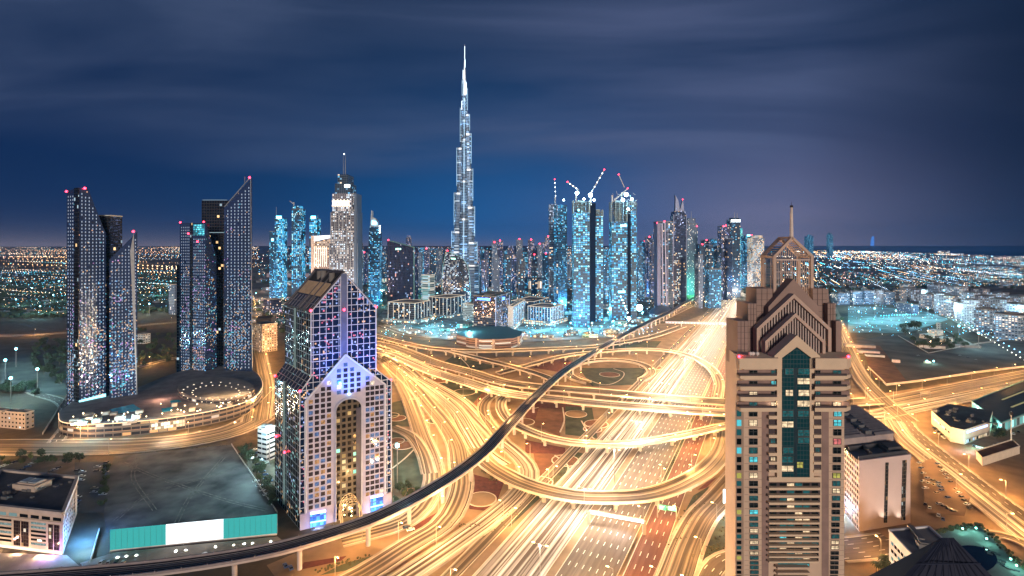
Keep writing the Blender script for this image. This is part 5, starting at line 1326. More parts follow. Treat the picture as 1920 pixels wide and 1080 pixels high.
def simple_tower(label, x0, x1, yt, D, dep, mat, tiers=(), rot=0, red=None, mast=None, glow=None, cat="skyscraper", group=None, name="tower_block", fin=0, cap=None, finm=None):
    t = thing(name, label, cat, (0, 0, 0), group)
    f = rect(x0, x1, D, dep, rot); b = MB(); b.prism(f, 0, zat(yt, D)); b.build("facade", mat, t)
    bands(t, f, [zat(yt, D) - .4], 1.6, 1.03, ROOFG, "parapet")
    for (a, c, y) in tiers:
        b = MB(); b.prism(rect(a, c, D + dep * .15, dep * .7, rot), zat(yt, D), zat(y, D)); b.build("setback", mat, t); yt2 = y
    if fin: fins(t, f, 0, zat(yt, D), fin, max(.7, D / 1400), finm or PALE, edges=(0, 1, 3) if rot else (0,))
    if mast:
        for (mx, y0, y1) in mast:
            a = at(mx, y0, D + dep * .3); b = MB(); b.tube((a.x, a.y, a.z - 3), (a.x, a.y, zat(y1, a.y)), D / 1400, D / 2800, 6); b.build("mast", PALE, t)
    if glow:
        for (gx0, gx1, gy0, gy1, gm) in glow:
            b = MB(); b.slab([at(gx0, gy1, D - 1), at(gx1, gy1, D - 1), at(gx1, gy0, D - 1), at(gx0, gy0, D - 1)], (0, -.6, 0)); b.build("lit_panel", gm, t)
    if red: beacon(t, [at(x, y, D - .5) for x, y in red], D / 750)
    return t
simple_tower("blue lit unfinished tower with bright cyan top sign, leftmost of the far blue trio", 515, 531, 410, 1500, 26, CONS_T, red=None, mast=[(518, 410, 388)], glow=[(518, 528, 405, 410, CYANL)])
simple_tower("short blue tower leaning against the leftmost far blue tower", 505, 516, 434, 1490, 24, BLU_T, glow=[(509, 513, 447, 452, CYANL)])
t2_ = simple_tower("middle tower of the far blue trio with cranes on its crown", 547, 565, 392, 1550, 30, CONS_T, [(549, 563, 386)], fin=5, finm=BLU_D)
simple_tower("blue tower with cyan top sign rising behind the cream hotel block", 580, 595, 410, 1450, 26, CONS_T, glow=[(583, 592, 405, 410, CYANL)], mast=[(596, 412, 403)])
t = thing("crescent_tower", "slim blue tower with curved crescent crown and lit side strip right of the stepped hotel", "skyscraper")
D = 1350
for x0, x1, yt in ((691, 712, 452), (692, 711, 434), (693, 709, 425)):
    b = MB(); b.prism(rect(x0, x1, D + (452 - yt) * .1, 28), 0 if yt == 452 else zat(460, D), zat(yt, D)); b.build("tier", BLU_T, t)
b = MB(); b.slab([at(x, y, D + 4) for x, y in ((694, 425), (709, 425), (708, 417), (704, 410), (697.5, 406), (697.5, 395), (696, 395))], (0, 14, 0)); b.build("crescent_crown", simple("crescent_metal", (.5, .6, .68), .4, metal=.3), t)
b = MB(); b.bar(at(696.5, 410, D + 4), at(696.5, 394, D + 4), 1.2); b.bar(at(698.5, 410, D + 4), at(698.5, 395, D + 4), .9); b.build("mast", PALE, t)
b = MB()
for y in (424, 428, 432, 436): b.ball(at(712, y, D), 2.0)
b.build("side_lamps", WHITEL, t)
b = MB(); b.slab([at(697, 421, D + 3), at(706, 421, D + 3), at(706, 416, D + 3), at(698, 413, D + 3)], (0, -.6, 0)); b.build("lit_panel", CYANL, t)

# pair of dark curved office towers
DKG = facade("dark_striped_glass", (.012, .018, .05), (.035, .05, .14), 3.0, 3.8, .72, .9, .055, ((1, .75, .5), (.8, .8, 1), (.4, .6, 1), (1, .5, .4)), .9, metal=.85, rough=.08, jit=.03)
DKG2 = facade("dark_sparkle_glass", (.02, .025, .045), (.06, .08, .14), 2.4, 3.2, .8, .75, .26, (WHITE, COOL, (.8, .9, 1)), .9, metal=.85, rough=.08, clump=.025)
t = thing("curved_tower", "dark glass office slab with slanting roof, red corner beacon and small green roof sign", "tower")
D = 1180; w = Wall(at(726, 590, D), at(777, 590, D + 28))
A, Bq = w.pt(726, 590), w.pt(776, 590); A.z = Bq.z = 0; bk_ = Vector((6, 24, 0))
b = MB(); b.prism([A, Bq, Bq + bk_, A + bk_], 0, [w.pt(727, 451).z, w.pt(778, 465).z, w.pt(778, 465).z, w.pt(727, 451).z]); b.build("facade", DKG, t)
b = MB(); b.bar(Bq + Vector((.4, 0, 0)), Bq + Vector((.4, 0, w.pt(778, 464).z)), 1.3); b.bar(w.pt(726, 450, .3), w.pt(778, 464, .3), .9); b.build("edge_frame", simple("green_edge", (.12, .32, .34), .4), t)
b = MB()
for k, x in enumerate((742, 744.5, 747, 750)): b.slab([w.pt(x, 468, .2), w.pt(x + 1.8, 468.5, .2), w.pt(x + 1.8, 465.5, .2), w.pt(x, 465, .2)], w.n * .4)
b.build("sign", emit("green_sign", (.45, 1, .75), 3.0), t)
beacon(t, [w.pt(728, 450)], 1.6)
light('SPOT', Bq + Vector((14, -10, 2)), 90000, (.2, .9, .8), t, 1, 60, Bq + Vector((0, 0, 60)))
t = thing("curved_tower", "dark glass tower with bowed curved outline and sparkling lit windows before the supertall spire", "tower")
D = 1220
prof = [(829, 590), (829, 520), (831, 497), (834, 482), (838, 472), (850, 476), (862, 481), (870, 487), (876, 497), (880, 515), (882, 540), (882, 590)]
b = MB(); fr = [at(x, y, D) for x, y in prof]; dep = Vector((-2, 32, 0))
b.face(fr[::-1], [(p.x, p.z) for p in fr[::-1]]); bkf = [p + dep for p in fr]; b.face(bkf, [(p.x, p.z) for p in bkf])
for i in range(len(fr) - 1):
    L_i = 28; b.face([fr[i], fr[i + 1], bkf[i + 1], bkf[i]], [(0, fr[i].z), (0, fr[i + 1].z), (L_i, fr[i + 1].z), (L_i, fr[i].z)])
b.build("facade", DKG2, t)
b = MB()
for i in range(len(fr) - 1): b.bar(fr[i] + Vector((0, -.3, 0)), fr[i + 1] + Vector((0, -.3, 0)), 1.1)
b.build("edge_frame", simple("green_edge", (.12, .32, .34), .4), t)
b = MB(); b.slab([at(x, y, D - .3) for x, y in ((862, 590), (871, 590), (871, 500), (863, 486), (862, 486))], (0, -.4, 0)); b.build("dark_strip", DKCORE, t)
b = MB(); b.slab([at(846, 486, D - .3), at(854, 486.5, D - .3), at(854, 484, D - .3), at(846, 483.5, D - .3)], (0, -.5, 0)); b.build("sign", emit("green_sign", (.45, 1, .75), 3.0), t)
beacon(t, [at(839, 470, D)], 1.6)
light('SPOT', at(888, 590, D - 12) + Vector((0, 0, 0)), 90000, (.2, .9, .8), t, 1, 60, at(882, 520, D))

# low office blocks
def office(label, xl, xm, xr, yb_, yt, th, mat, podium=None, crown=True, sign=None, sills=0, roofm=ROOF):
    t = thing("office_block", label, "office block")
    f = corner_foot(xl, xm, xr, yb_, th); near, right, back, left = f; zt = zat(yt, near.y)
    b = MB(); b.prism(f, 0, zt, mt=1); b.build("facade", [mat, roofm], t)
    wl, wr = Wall(left, near), Wall(near, right)
    b = MB(); pr = f + [f[0]]
    for k in range(4): b.bar(pr[k] + Vector((0, 0, zt + .4)), pr[k + 1] + Vector((0, 0, zt + .4)), 1.6, 1.2)
    b.build("roof_edge", emit("warm_cornice", (1, .82, .62), .6) if crown else ROOFG, t)
    if sills:
        b = MB()
        for k in range(sills + 1):
            for w_ in (wl, wr):
                p = w_.at(w_.L * k / sills, 0, .3); b.bar((p.x, p.y, 2), (p.x, p.y, zt), 1.0)
        b.build("fin", simple("lit_fin", (.55, .58, .6), .6), t)
    c = (near + back) / 2
    b = MB(); b.prism(insetpoly(f, .45), zt, zt + 2.4); b.build("roof_plant", ROOFG, t)
    if podium:
        g_ = insetpoly(f, podium[0]); b = MB(); b.prism(g_, 0, podium[1]); b.build("podium", podium[2], t)
    return t, wl, wr, f, zt
PODL = facade("lit_podium", (.20, .23, .25), (.2, .2, .2), 5.5, 5.0, .7, .6, .7, (WHITE, (.6, 1, .95), WARM), 1.3)
OFF = facade("office_dark_glass", (.06, .07, .09), (.06, .08, .12), 3.4, 4.0, .9, .8, .13, (WHITE, COOL, WARM), 1.1, metal=.8, rough=.08)
office("square dark glass office with lit cornice in front of the slanted dark slab", 728, 778, 806, 606, 569, 22, OFF, (1.25, 7, PODL), sills=5)
office("dark glass office with lit cornice standing in front of the bowed dark tower", 804, 838, 872, 596, 559, 30, OFF, (1.22, 6, PODL), sills=5)
office("small pale office block tucked behind the dark cube office", 868, 890, 906, 604, 571, 30, facade("pale_block", (.36, .4, .4), (.08, .1, .12), 3, 3.6, .7, .5, .4, (WHITE, COOL), 1.0))
CUBEF = facade("cube_dark_glass", (.03, .03, .05), (.10, .10, .16), 2.8, 3.7, .94, .72, .22, (WHITE, (1, .65, .4), (.35, .55, 1)), .9, metal=.88, rough=.06, jit=.03, clump=.02)
tc_, wl, wr, f, zt = office("dark glass cube office with blue lit sign standing on a drum shaped car park", 888, 930, 956, 628, 556, 18, CUBEF, None, crown=False, roofm=simple("teal_roof", (.03, .08, .085), .6))
b = MB(); b.slab([wl.pt(895, 562, .2), wl.pt(919, 564, .2), wl.pt(919, 559.5, .2), wl.pt(895, 558, .2)], wl.n * .5); b.build("sign", BLUEL, tc_)
b = MB(); b.slab([wr.pt(942, 563, .2), wr.pt(946, 562, .2), wr.pt(946, 556.5, .2), wr.pt(942, 557, .2)], wr.n * .5); b.build("sign", BLUEL, tc_)
b = MB(); b.bar(wl.pt(929.5, 628, .3), wl.pt(929.5, 556, .3), 1.5); b.bar(wr.pt(955.5, 620, .3), wr.pt(955.5, 553, .3), 1.0); b.build("corner_light", emit("corner_lilac", (.6, .65, .9), .8), tc_)
t = thing("drum_car_park", "brown drum shaped multi storey car park with teal roof under the dark cube office", "car park")
dr = [P(x, y) for x, y in ((856, 646), (880, 652), (905, 655), (935, 655), (962, 653), (976, 648), (980, 640), (950, 628), (880, 628))]
b = MB(); b.prism(dr, 0, 15.5, mt=1); b.build("walls", [facade("car_park_levels", (.26, .16, .13), (.05, .035, .03), 26, 3.6, .97, .45, .25, (WHITE, (.8, .9, .8)), .7, metal=0, rough=.8), simple("teal_roof", (.03, .08, .085), .6)], t)
b = MB()
for x, y in ((893, 654), (925, 656), (972, 650)): p = P(x, y - .3); b.bar((p.x, p.y, 0), (p.x, p.y, 16.2), 3.2)
b.build("stair_pier", simple("pier_tan", (.42, .33, .28), .8), t)
for x, y in ((868, 645), (977, 641)):
    p = P(x, y + .5); b = MB(); b.box((p.x, p.y - 2, 11.3), (12, 1, 2.6), -.3 if x < 900 else .8); b.build("sign", BLUEL, t)
tA = office("blue lit colonnaded block just right of the dark cube office", 953, 962, 984, 620, 575, 12, BLU_T, (1.2, 8, PODL), sills=7)
office("wide blue lit colonnaded block left of the construction towers", 990, 1032, 1056, 610, 577, 30, BLU_T, (1.28, 8, PODL), sills=8)
office("flat roofed dark block behind the colonnaded blocks", 960, 1000, 1030, 585, 566, 25, BLU_D, (1.1, 5, PODL))
office("round fronted white banded office between the two dark curved towers", 790, 806, 816, 570, 516, 30, facade("white_banded", (.5, .56, .56), (.05, .2, .22), 20, 4.5, .98, .5, .7, ((.3, .9, .9), WHITE, COOL), .8), (1.15, 5, PODL))
t = thing("opera_hall", "low wide hall with flaring lit glass front and dark boat shaped roof", "hall")
D = 1900
f = [at(978, 535, D), at(1006, 535, D - 30), at(1032, 535, D - 20), at(1034, 535, D + 40), at(985, 535, D + 50)]
b = MB(); b.prism([(p.x, p.y) for p in f], 0, zat(526, D)); b.build("glass_front", facade("opera_glow", (.6, .45, .35), (.5, .35, .25), 5, 30, .7, .95, .95, ((1, .72, .5), (1, .85, .7)), 1.1), t)
b = MB(); b.prism(insetpoly([(p.x, p.y) for p in f], 1.12), zat(526.5, D), zat(522.5, D), bottom=True); b.build("roof", simple("opera_roof", (.06, .11, .13), .5), t)

# construction towers with cranes and floodlights
def crane(parent_label, base, h, jib_a, jib_b, label, lights=4, red=True):
    t = thing("tower_crane", label, "crane")
    base = Vector(base); top = base + Vector((0, 0, h))
    m = simple("crane_steel", (.42, .40, .36), .5); b = MB()
    for sx, sy in ((-1, -1), (1, -1), (1, 1), (-1, 1)): b.bar(base + Vector((sx, sy, 0)), top + Vector((sx, sy, 0)), .45)
    k = 0
    while k * 4 < h: b.bar(base + Vector((-1, -1, k * 4)), base + Vector((1, -1, min(h, k * 4 + 4))), .3); k += 1
    b.build("mast", m, t)
    ja, jb = Vector(jib_a), Vector(jib_b); b = MB(); d = (jb - ja); n = 10
    for o in (Vector((0, -.8, 0)), Vector((0, .8, 0)), Vector((0, 0, 1.6))): b.bar(ja + o, jb + o, .5)
    for k in range(n): b.bar(ja + d * (k / n) + Vector((0, -.8, 0)), ja + d * ((k + .5) / n) + Vector((0, 0, 1.6)), .3); b.bar(ja + d * ((k + .5) / n) + Vector((0, 0, 1.6)), ja + d * ((k + 1) / n) + Vector((0, .8, 0)), .3)
    b.build("jib", m, t)
    b = MB(); b.box(top + Vector((0, 0, 0)), (3, 3, 3)); b.build("cab", m, t)
    if lights:
        b = MB()
        for k in range(lights): b.ball(ja + d * ((k + .8) / (lights + .6)) + Vector((0, -1.2, .5)), 1.1)
        b.build("jib_lamps", WHITEL, t)
    if red: beacon(t, [jb + Vector((0, 0, 1))], 1.3)
    return t
def con_tower(label, x0, x1, yt, D, dep, mat=CONS_T, slabs=True, top_open=0, rot=0, extra=()):
    t = thing("unfinished_tower", label, "skyscraper")
    f = rect(x0, x1, D, dep, rot); z1 = zat(yt, D); zc = z1 - top_open
    b = MB(); b.prism(f, 0, zc); b.build("facade", mat, t)
    zs = []; z = 6.0
    while z < zc: zs.append(z); z += 7.8
    bands(t, f, zs, .8, 1.03, simple("slab_edge", (.06, .11, .15), .8), "floor_slab")
    if top_open:
        b = MB()
        for k in range(len(f)):
            for m in range(4):
                p = Vector(f[k]).lerp(Vector(f[(k + 1) % 4]), m / 4); b.bar((p.x, p.y, zc - .5), (p.x, p.y, z1 + R.uniform(-5, 2)), .9)
        b.build("column", simple("raw_column", (.22, .30, .34), .8), t)
        bands(t, f, [zc + 4 * k for k in range(int(top_open / 4))], .5, 1.0, simple("slab_edge", (.06, .11, .15), .8), "open_floor")
        b = MB(); b.prism(insetpoly(f, .45), zc - 1, z1 + 1); b.build("core", simple("raw_column", (.22, .30, .34), .8), t)
    for (cx0, cx1, cyt, m) in extra:
        b = MB(); b.prism(rect(cx0, cx1, D - 2.5, dep * .6), 0, zat(cyt, D)); b.build("dark_core", m, t)
    return t, f, z1
DKB = simple("core_dark_blue", (.006, .012, .028), .8, spec=.05)
t, f, z1 = con_tower("left unfinished blue lit tower of the construction group, flat top", 1031, 1064, 384, 1230, 30, BLU_T, rot=25)
b = MB(); b.prism(rect(1030, 1046, 1229, 26), 0, zat(383, 1229)); b.build("dark_half", BLU_D, t)
t, f, z1 = con_tower("central unfinished tower of the construction group with raw round floors and floodlit top", 1076, 1106, 376, 1000, 28, CONS_T, top_open=24)
t, f, z1 = con_tower("narrow unfinished twin joined to the dark spine right of the central construction tower", 1115, 1131, 393, 1070, 26, CONS_T, top_open=14, extra=((1104, 1117, 381, DKB),))
t, f, z1 = con_tower("right unfinished tower of the construction group with ragged glowing scaffold crown", 1147, 1176, 376, 1075, 28, CONS_T, top_open=44)
t, f, z1 = con_tower("slim unfinished twin right of the scaffold crowned tower", 1181, 1194, 376, 1090, 26, CONS_T, top_open=10, extra=((1174, 1183, 388, DKB),))
b = MB()
for k in range(60): 
    p = at(R.uniform(1142, 1192), R.uniform(362, 412), 1071 + R.uniform(-3, 16)); b.bar(p, p + Vector((R.uniform(-7, 7), R.uniform(-3, 3), R.uniform(-3, 8))), .45)
b.build("scaffold", simple("scaffold_pale", (.5, .56, .56), .6), t)
def toplamp(x, y, D, r, e, parent, m=CYANL, c=(.25, .8, 1)):
    b = MB(); b.ball(at(x, y, D), r, n=8); b.build("floodlight", m, parent)
    if e: light('POINT', at(x, y, D - 2), e, c, parent, 1.5)
BW = emit("flood_core", (.6, .93, 1), 30.0)
for x, y, D, r, e in ((1107, 366, 995, 4.0, 260000), (1082, 362, 995, 3.6, 200000), (1114, 375, 1000, 2.2, 60000), (1085, 394, 990, 2.0, 60000), (1095, 373, 996, 2.2, 0), (1174, 365, 1067, 4.2, 260000), (1168, 375, 1065, 3.6, 200000), (1185, 373, 1075, 2.6, 80000), (1178, 392, 1067, 2.6, 60000), (1165, 424, 1067, 1.6, 0), (1057, 375, 1225, 2.2, 40000), (1199, 577, 800, 5.0, 500000), (1179, 597, 800, 2.6, 120000), (1088, 592, 800, 2.0, 80000), (1040, 570, 900, 1.8, 60000)):
    toplamp(x, y, D, r, e, t, BW if r > 2.1 else CYANL)
for k in range(6): toplamp(1164 + k * 2.6, 556 + k * 6, 1067, 1.3, 0, t, WHITEL)
b = MB(); 
for x0, x1, y0, y1 in ((1163, 1175, 421, 425), (1159, 1172, 545, 549)): b.slab([at(x0, y1, 1067), at(x1, y1, 1067), at(x1, y0, 1067), at(x0, y0, 1067)], (0, -1, 0))
b.build("work_light_bar", CYANL, t)
def xz(x, y, D): return at(x, y, D)
for x, y, tx, ty, D_ in ((1072, 626, 1090, 480, 1000), (1105, 626, 1095, 420, 1000), (1128, 622, 1122, 480, 1070), (1150, 620, 1160, 480, 1075), (1186, 612, 1178, 440, 1075), (1036, 612, 1046, 480, 1230), (1204, 596, 1190, 480, 1085), (1225, 596, 1240, 490, 900)):
    fl = thing("site_floodlight", "strong cyan floodlight at the foot of the construction towers", "floodlight", P(x, y), "floodlights at the foot of the construction towers")
    b = MB(); b.local = True; b.tube((0, 0, 0), (0, 0, 9), .25, .2, 6); b.build("pole", POLE, fl)
    b = MB(); b.local = True; b.ball((0, 0, 9.6), 1.1, n=8); b.build("lens", HEADC, fl)
    q_ = at(tx, ty, D_); light('SPOT', (0, 0, 11), 1000000, (.05, .5, 1), fl, 1.0, 85, None, True)
    fl.children[-1].rotation_euler = (q_ - fl.location - Vector((0, 0, 11))).to_track_quat('-Z', 'Y').to_euler()
crane("", xz(1080, 394, 1006), zat(362, 1006) - zat(394, 1006), xz(1085, 357, 1006), xz(1064, 342, 1000), "tower crane with short jib left on the central unfinished tower", 3)
crane("", xz(1108, 385, 1008), zat(366, 1008) - zat(385, 1008), xz(1106, 366, 1008), xz(1133, 319, 1000), "luffing crane with long raised lit jib on the central unfinished tower", 5)
crane("", xz(1166, 372, 1085), 10, xz(1171, 352, 1085), xz(1160, 328, 1077), "thin crane with steep jib on the scaffold crowned tower", 0)
crane("", xz(1148, 376, 1077), 8, xz(1146, 382, 1077), xz(1177, 354, 1077), "crane with jib slanting across the scaffold crown", 0)
crane("", xz(1041, 384, 1235), zat(372, 1235) - zat(384, 1235), xz(1042, 374, 1235), xz(1040, 337, 1235), "upright thin crane on the left flat topped unfinished tower", 4)
crane("", xz(551, 386, 1552), 8, xz(552, 384, 1552), xz(543, 377, 1545), "small crane on the far blue tower crown", 0, False)

# towers along the highway
t = simple_tower("dark tower with pale framed fins, nearest the dome station by the highway", 1233, 1262, 416, 1210, 34, BLU_D, red=[(1232, 418), (1246, 415)], fin=3, finm=simple("lilac_fin", (.26, .26, .40), .5))
b = MB(); b.prism(rect(1232.5, 1239, 1208, 30), 0, zat(418, 1208)); b.build("pale_bay", simple("lilac_bay", (.14, .15, .26), .6), t)
b = MB(); b.bar(at(1243.5, 590, 1207), at(1241, 420, 1207), 2.6); b.bar(at(1250, 590, 1207), at(1246.5, 417, 1207), 2.6); b.build("frame_fin", simple("lilac_fin", (.26, .26, .40), .5), t)
t = thing("horned_tower", "tall dark tower ending in two curved horn shaped spires beside the highway", "skyscraper")
D = 1400
NAVY = facade("navy_glass", (.02, .03, .06), (.05, .07, .14), 3.4, 4.0, .85, .85, .05, (COOL, WARM), .8, metal=.8, rough=.1)
for x0, x1, yt, d_ in ((1263, 1287, 404, 0), (1264.5, 1286, 396, 1), (1262, 1276, 473, -5)):
    b = MB(); b.prism(rect(x0, x1, D + d_, 30 if d_ >= 0 else 8), 0, zat(yt, D)); b.build("facade", NAVY if d_ >= 0 else facade("warm_lit_base", (.03, .03, .06), (.05, .06, .1), 3.4, 4, .8, .7, .35, (WARM, COOL, (1, .8, .5)), 1.0), t)
b = MB()
b.slab([at(x, y, D + 4) for x, y in ((1266, 398), (1275, 398), (1274, 388), (1272, 376), (1266, 365.5), (1267, 372), (1266.5, 382))], (0, 10, 0))
b.slab([at(x, y, D + 12) for x, y in ((1274, 398), (1283, 398), (1282, 386), (1280.5, 374), (1278, 383))], (0, 9, 0))
for x in (1263, 1287): b.bar(at(x, 590, D - 1), at(x, 402, D - 1), 1.8)
b.build("horn", simple("horn_metal", (.08, .10, .18), .4, metal=.3), t)
beacon(t, [at(1280, 374, D + 12)], 1.4)
t = simple_tower("pale grey gridded tower with green lit foot right of the horned tower", 1288, 1308, 420, 1650, 40, GREY_T, [(1290, 1304, 409)], mast=[(1296, 410, 396)], red=[(1307, 424)])
light('POINT', at(1296, 540, 1610), 400000, (.1, 1, .55), t, 2)
simple_tower("dark lit window tower with twin red beacons farther along the highway", 1353, 1369, 424, 1500, 30, VIOL_T, red=[(1357, 424), (1361, 423)])
simple_tower("slender twin pinnacle tower with glowing crown farther along the highway", 1371, 1388, 412, 1560, 34, BLU_D, [(1373, 1386, 408)], mast=[(1377, 409, 398), (1382, 409, 399)], glow=[(1371, 1388, 412, 416, WHITEL)])
simple_tower("turquoise lit needle tower behind the twin pinnacle tower", 1387, 1394, 440, 1900, 30, facade("turquoise", (.1, .4, .42), (.05, .3, .35), 4, 4, .8, .7, .7, ((.1, .85, .9), (.3, 1, 1)), 1.1), [(1388, 1392, 428)])
simple_tower("blue tower with red beacon near the end of the highway row", 1398, 1411, 442, 1800, 40, BLU_T, red=[(1409, 441)], glow=[(1401, 1406, 440, 443, CYANL)])
simple_tower("broad block densely lit with white windows at the end of the highway row", 1411, 1433, 446, 1750, 40, facade("dense_white", (.3, .33, .4), (.06, .07, .1), 3.6, 3.8, .62, .6, .62, (WHITE, COOL, WARM), 1.4), [(1414, 1430, 441)])
simple_tower("low dark twin under the beacon tower by the highway", 1364, 1373, 448, 1480, 30, NAVY, rot=0)

# background towers between and behind
bgs = []
def bg(x0, x1, yt, D, mat, label, grp, **k):
    simple_tower(label, x0, x1, yt, D, 30, mat, cat="tower", group=grp, name="background_tower", **k)
mats_ = [BLU_T, VIOL_T, BLU_D, GREY_T, VIOL_T]
G1 = "towers of the far blue skyline behind the supertall spire"
for i, (x0, x1, yt, D, red) in enumerate(((900, 908, 468, 1900, 0), (908, 915, 470, 1800, 0), (915, 924, 462, 2000, 0), (922, 932, 455, 1900, 1), (932, 943, 452, 2000, 1), (944, 951, 470, 1700, 0), (951, 964, 466, 1900, 0), (948, 958, 480, 1500, 0), (968, 980, 449, 2100, 1), (960, 968, 478, 1600, 0), (981, 990, 472, 1700, 0), (990, 1002, 450, 2050, 1), (996, 1008, 478, 1600, 1), (1008, 1016, 458, 1950, 1), (1016, 1026, 455, 2000, 0), (1017, 1030, 476, 1500, 1), (1022, 1034, 444, 2300, 1), (972, 984, 486, 1450, 0), (925, 936, 484, 1450, 0), (902, 912, 488, 1400, 0), (786, 795, 464, 2200, 0), (795, 804, 467, 2000, 1), (808, 818, 470, 2100, 0), (820, 828, 468, 2200, 0), (761, 770, 446, 2600, 0), (670, 678, 470, 2000, 0), (678, 688, 474, 2100, 1), (714, 724, 476, 2200, 0), (782, 790, 474, 1900, 0), (890, 899, 462, 2300, 0))):
    bg(x0, x1, yt, D, mats_[i % 5], R.choice(["slim", "plain", "lit"]) + " far tower in the blue skyline " + ("with a red roof beacon" if red else "without roof beacon"), G1 + (" with beacons" if red else ""), red=[((x0 + x1) / 2, yt - 1)] if red else None, tiers=[(x0 + 2, x1 - 2, yt - 5)] if i % 3 == 0 else ())
    o = [c for c in COL.objects if c.name.startswith("background_tower")][-1]
for o in COL.objects:
    if o.name.startswith("background_tower"): o['label'] = "far tower in the blue skyline " + ("with a red roof beacon" if "beacons" in o['group'] else "without any roof beacon")
for x0, x1, yt, D, m, r in ((1134, 1143, 466, 1700, BLU_T, 0), (1064, 1072, 470, 1900, BLU_D, 0), (1196, 1206, 462, 1500, BLU_T, 0), (1204, 1214, 452, 1600, BLU_T, 1), (1213, 1222, 444, 1550, VIOL_T, 1), (1221, 1231, 458, 1500, VIOL_T, 0), (1222, 1228, 440, 1900, VIOL_T, 0), (1133, 1141, 480, 1300, BLU_T, 0)):
    simple_tower("far tower glimpsed among the construction towers " + ("with red beacon" if r else "without beacon"), x0, x1, yt, D, 30, m, cat="tower", group="towers among the construction towers" + (" with beacon" if r else ""), name="glimpsed_tower", red=[((x0 + x1) / 2, yt)] if r else None)
for x0, x1, yt, D, m, r in ((1312, 1322, 458, 1500, BLU_D, 1), (1320, 1330, 450, 1600, VIOL_T, 1), (1329, 1337, 460, 1500, BLU_D, 0), (1338, 1344, 448, 1750, BLU_T, 0), (1310, 1318, 478, 1300, GREY_T, 0), (1330, 1352, 505, 1300, BLU_T, 0), (1346, 1353, 462, 1700, NAVY, 0)):
    simple_tower("mid distance block between the grey tower and the highway towers " + ("with red beacon" if r else "without beacon"), x0, x1, yt, D, 30, m, cat="tower", group="blocks between grey tower and highway towers" + (" with beacon" if r else ""), name="middle_tower", red=[((x0 + x1) / 2, yt)] if r else None)

# metro station shell and footbridge
t = thing("metro_station", "dark shell roofed metro station beside the highway where the footbridge starts", "station")
c = P(1238, 592); d = Vector((mvp[0] - mvp[0])) ; ds = (P(1275, 570) - P(1205, 607)).normalized(); nn_ = Vector((ds.y, -ds.x, 0))
b = MB(); rings = []
for k in range(13):
    s_ = -1 + 2 * k / 12; wd = 21 * math.sqrt(max(.02, 1 - s_ * s_)); h_ = 13 * math.sqrt(max(.02, 1 - s_ * s_))
    rings.append([c + ds * (s_ * 62) + nn_ * (wd * math.cos(math.pi * m / 10)) + Vector((0, 0, 9 + h_ * math.sin(math.pi * m / 10))) for m in range(11)])
for k in range(12):
    for m in range(10): b.face([rings[k][m], rings[k + 1][m], rings[k + 1][m + 1], rings[k][m + 1]])
b.build("shell_roof", simple("shell_dark", (.055, .065, .10), .35, metal=.3, noise=.15), t, True)
b = MB(); b.prism([c + ds * 50 + nn_ * 12, c + ds * 50 - nn_ * 12, c - ds * 50 - nn_ * 12, c - ds * 50 + nn_ * 12], 0, 10); b.build("concourse", facade("station_glass", (.3, .35, .4), (.1, .2, .3), 4, 4, .85, .8, .6, (COOL, (.3, .8, 1)), 1.0), t)
t = thing("footbridge", "long enclosed footbridge crossing the highway from the shell roofed station", "footbridge")
fa, fb = P(1248, 604, 9), P(1400, 608, 9)
b = MB(); b.bar(fa, fb, 5, 4.2); b.build("tube", simple("bridge_grey", (.28, .30, .36), .5), t)
b = MB(); 
for k in range(26): p = fa.lerp(fb, (k + .5) / 26); b.bar(p + Vector((-2.2, -2.55, -.2)), p + Vector((2.2, -2.55, -.2)), .1, 1.5)
b.build("window_band", emit("bridge_window", (.6, .8, 1), .9), t)
for k in (.2, .45, .7): p = fa.lerp(fb, k); b = MB(); b.tube((p.x, p.y, 0), (p.x, p.y, 7), 1.2, 1.2, 8); b.build("pier", VIA, t)

patch("plaza", [(705, 600), (740, 560), (830, 575), (1000, 570), (1220, 575), (1245, 596), (1150, 634), (1000, 642), (850, 640), (760, 626)], simple("plaza_mix", (.20, .19, .18), .9, noise=.85, scale=.035))
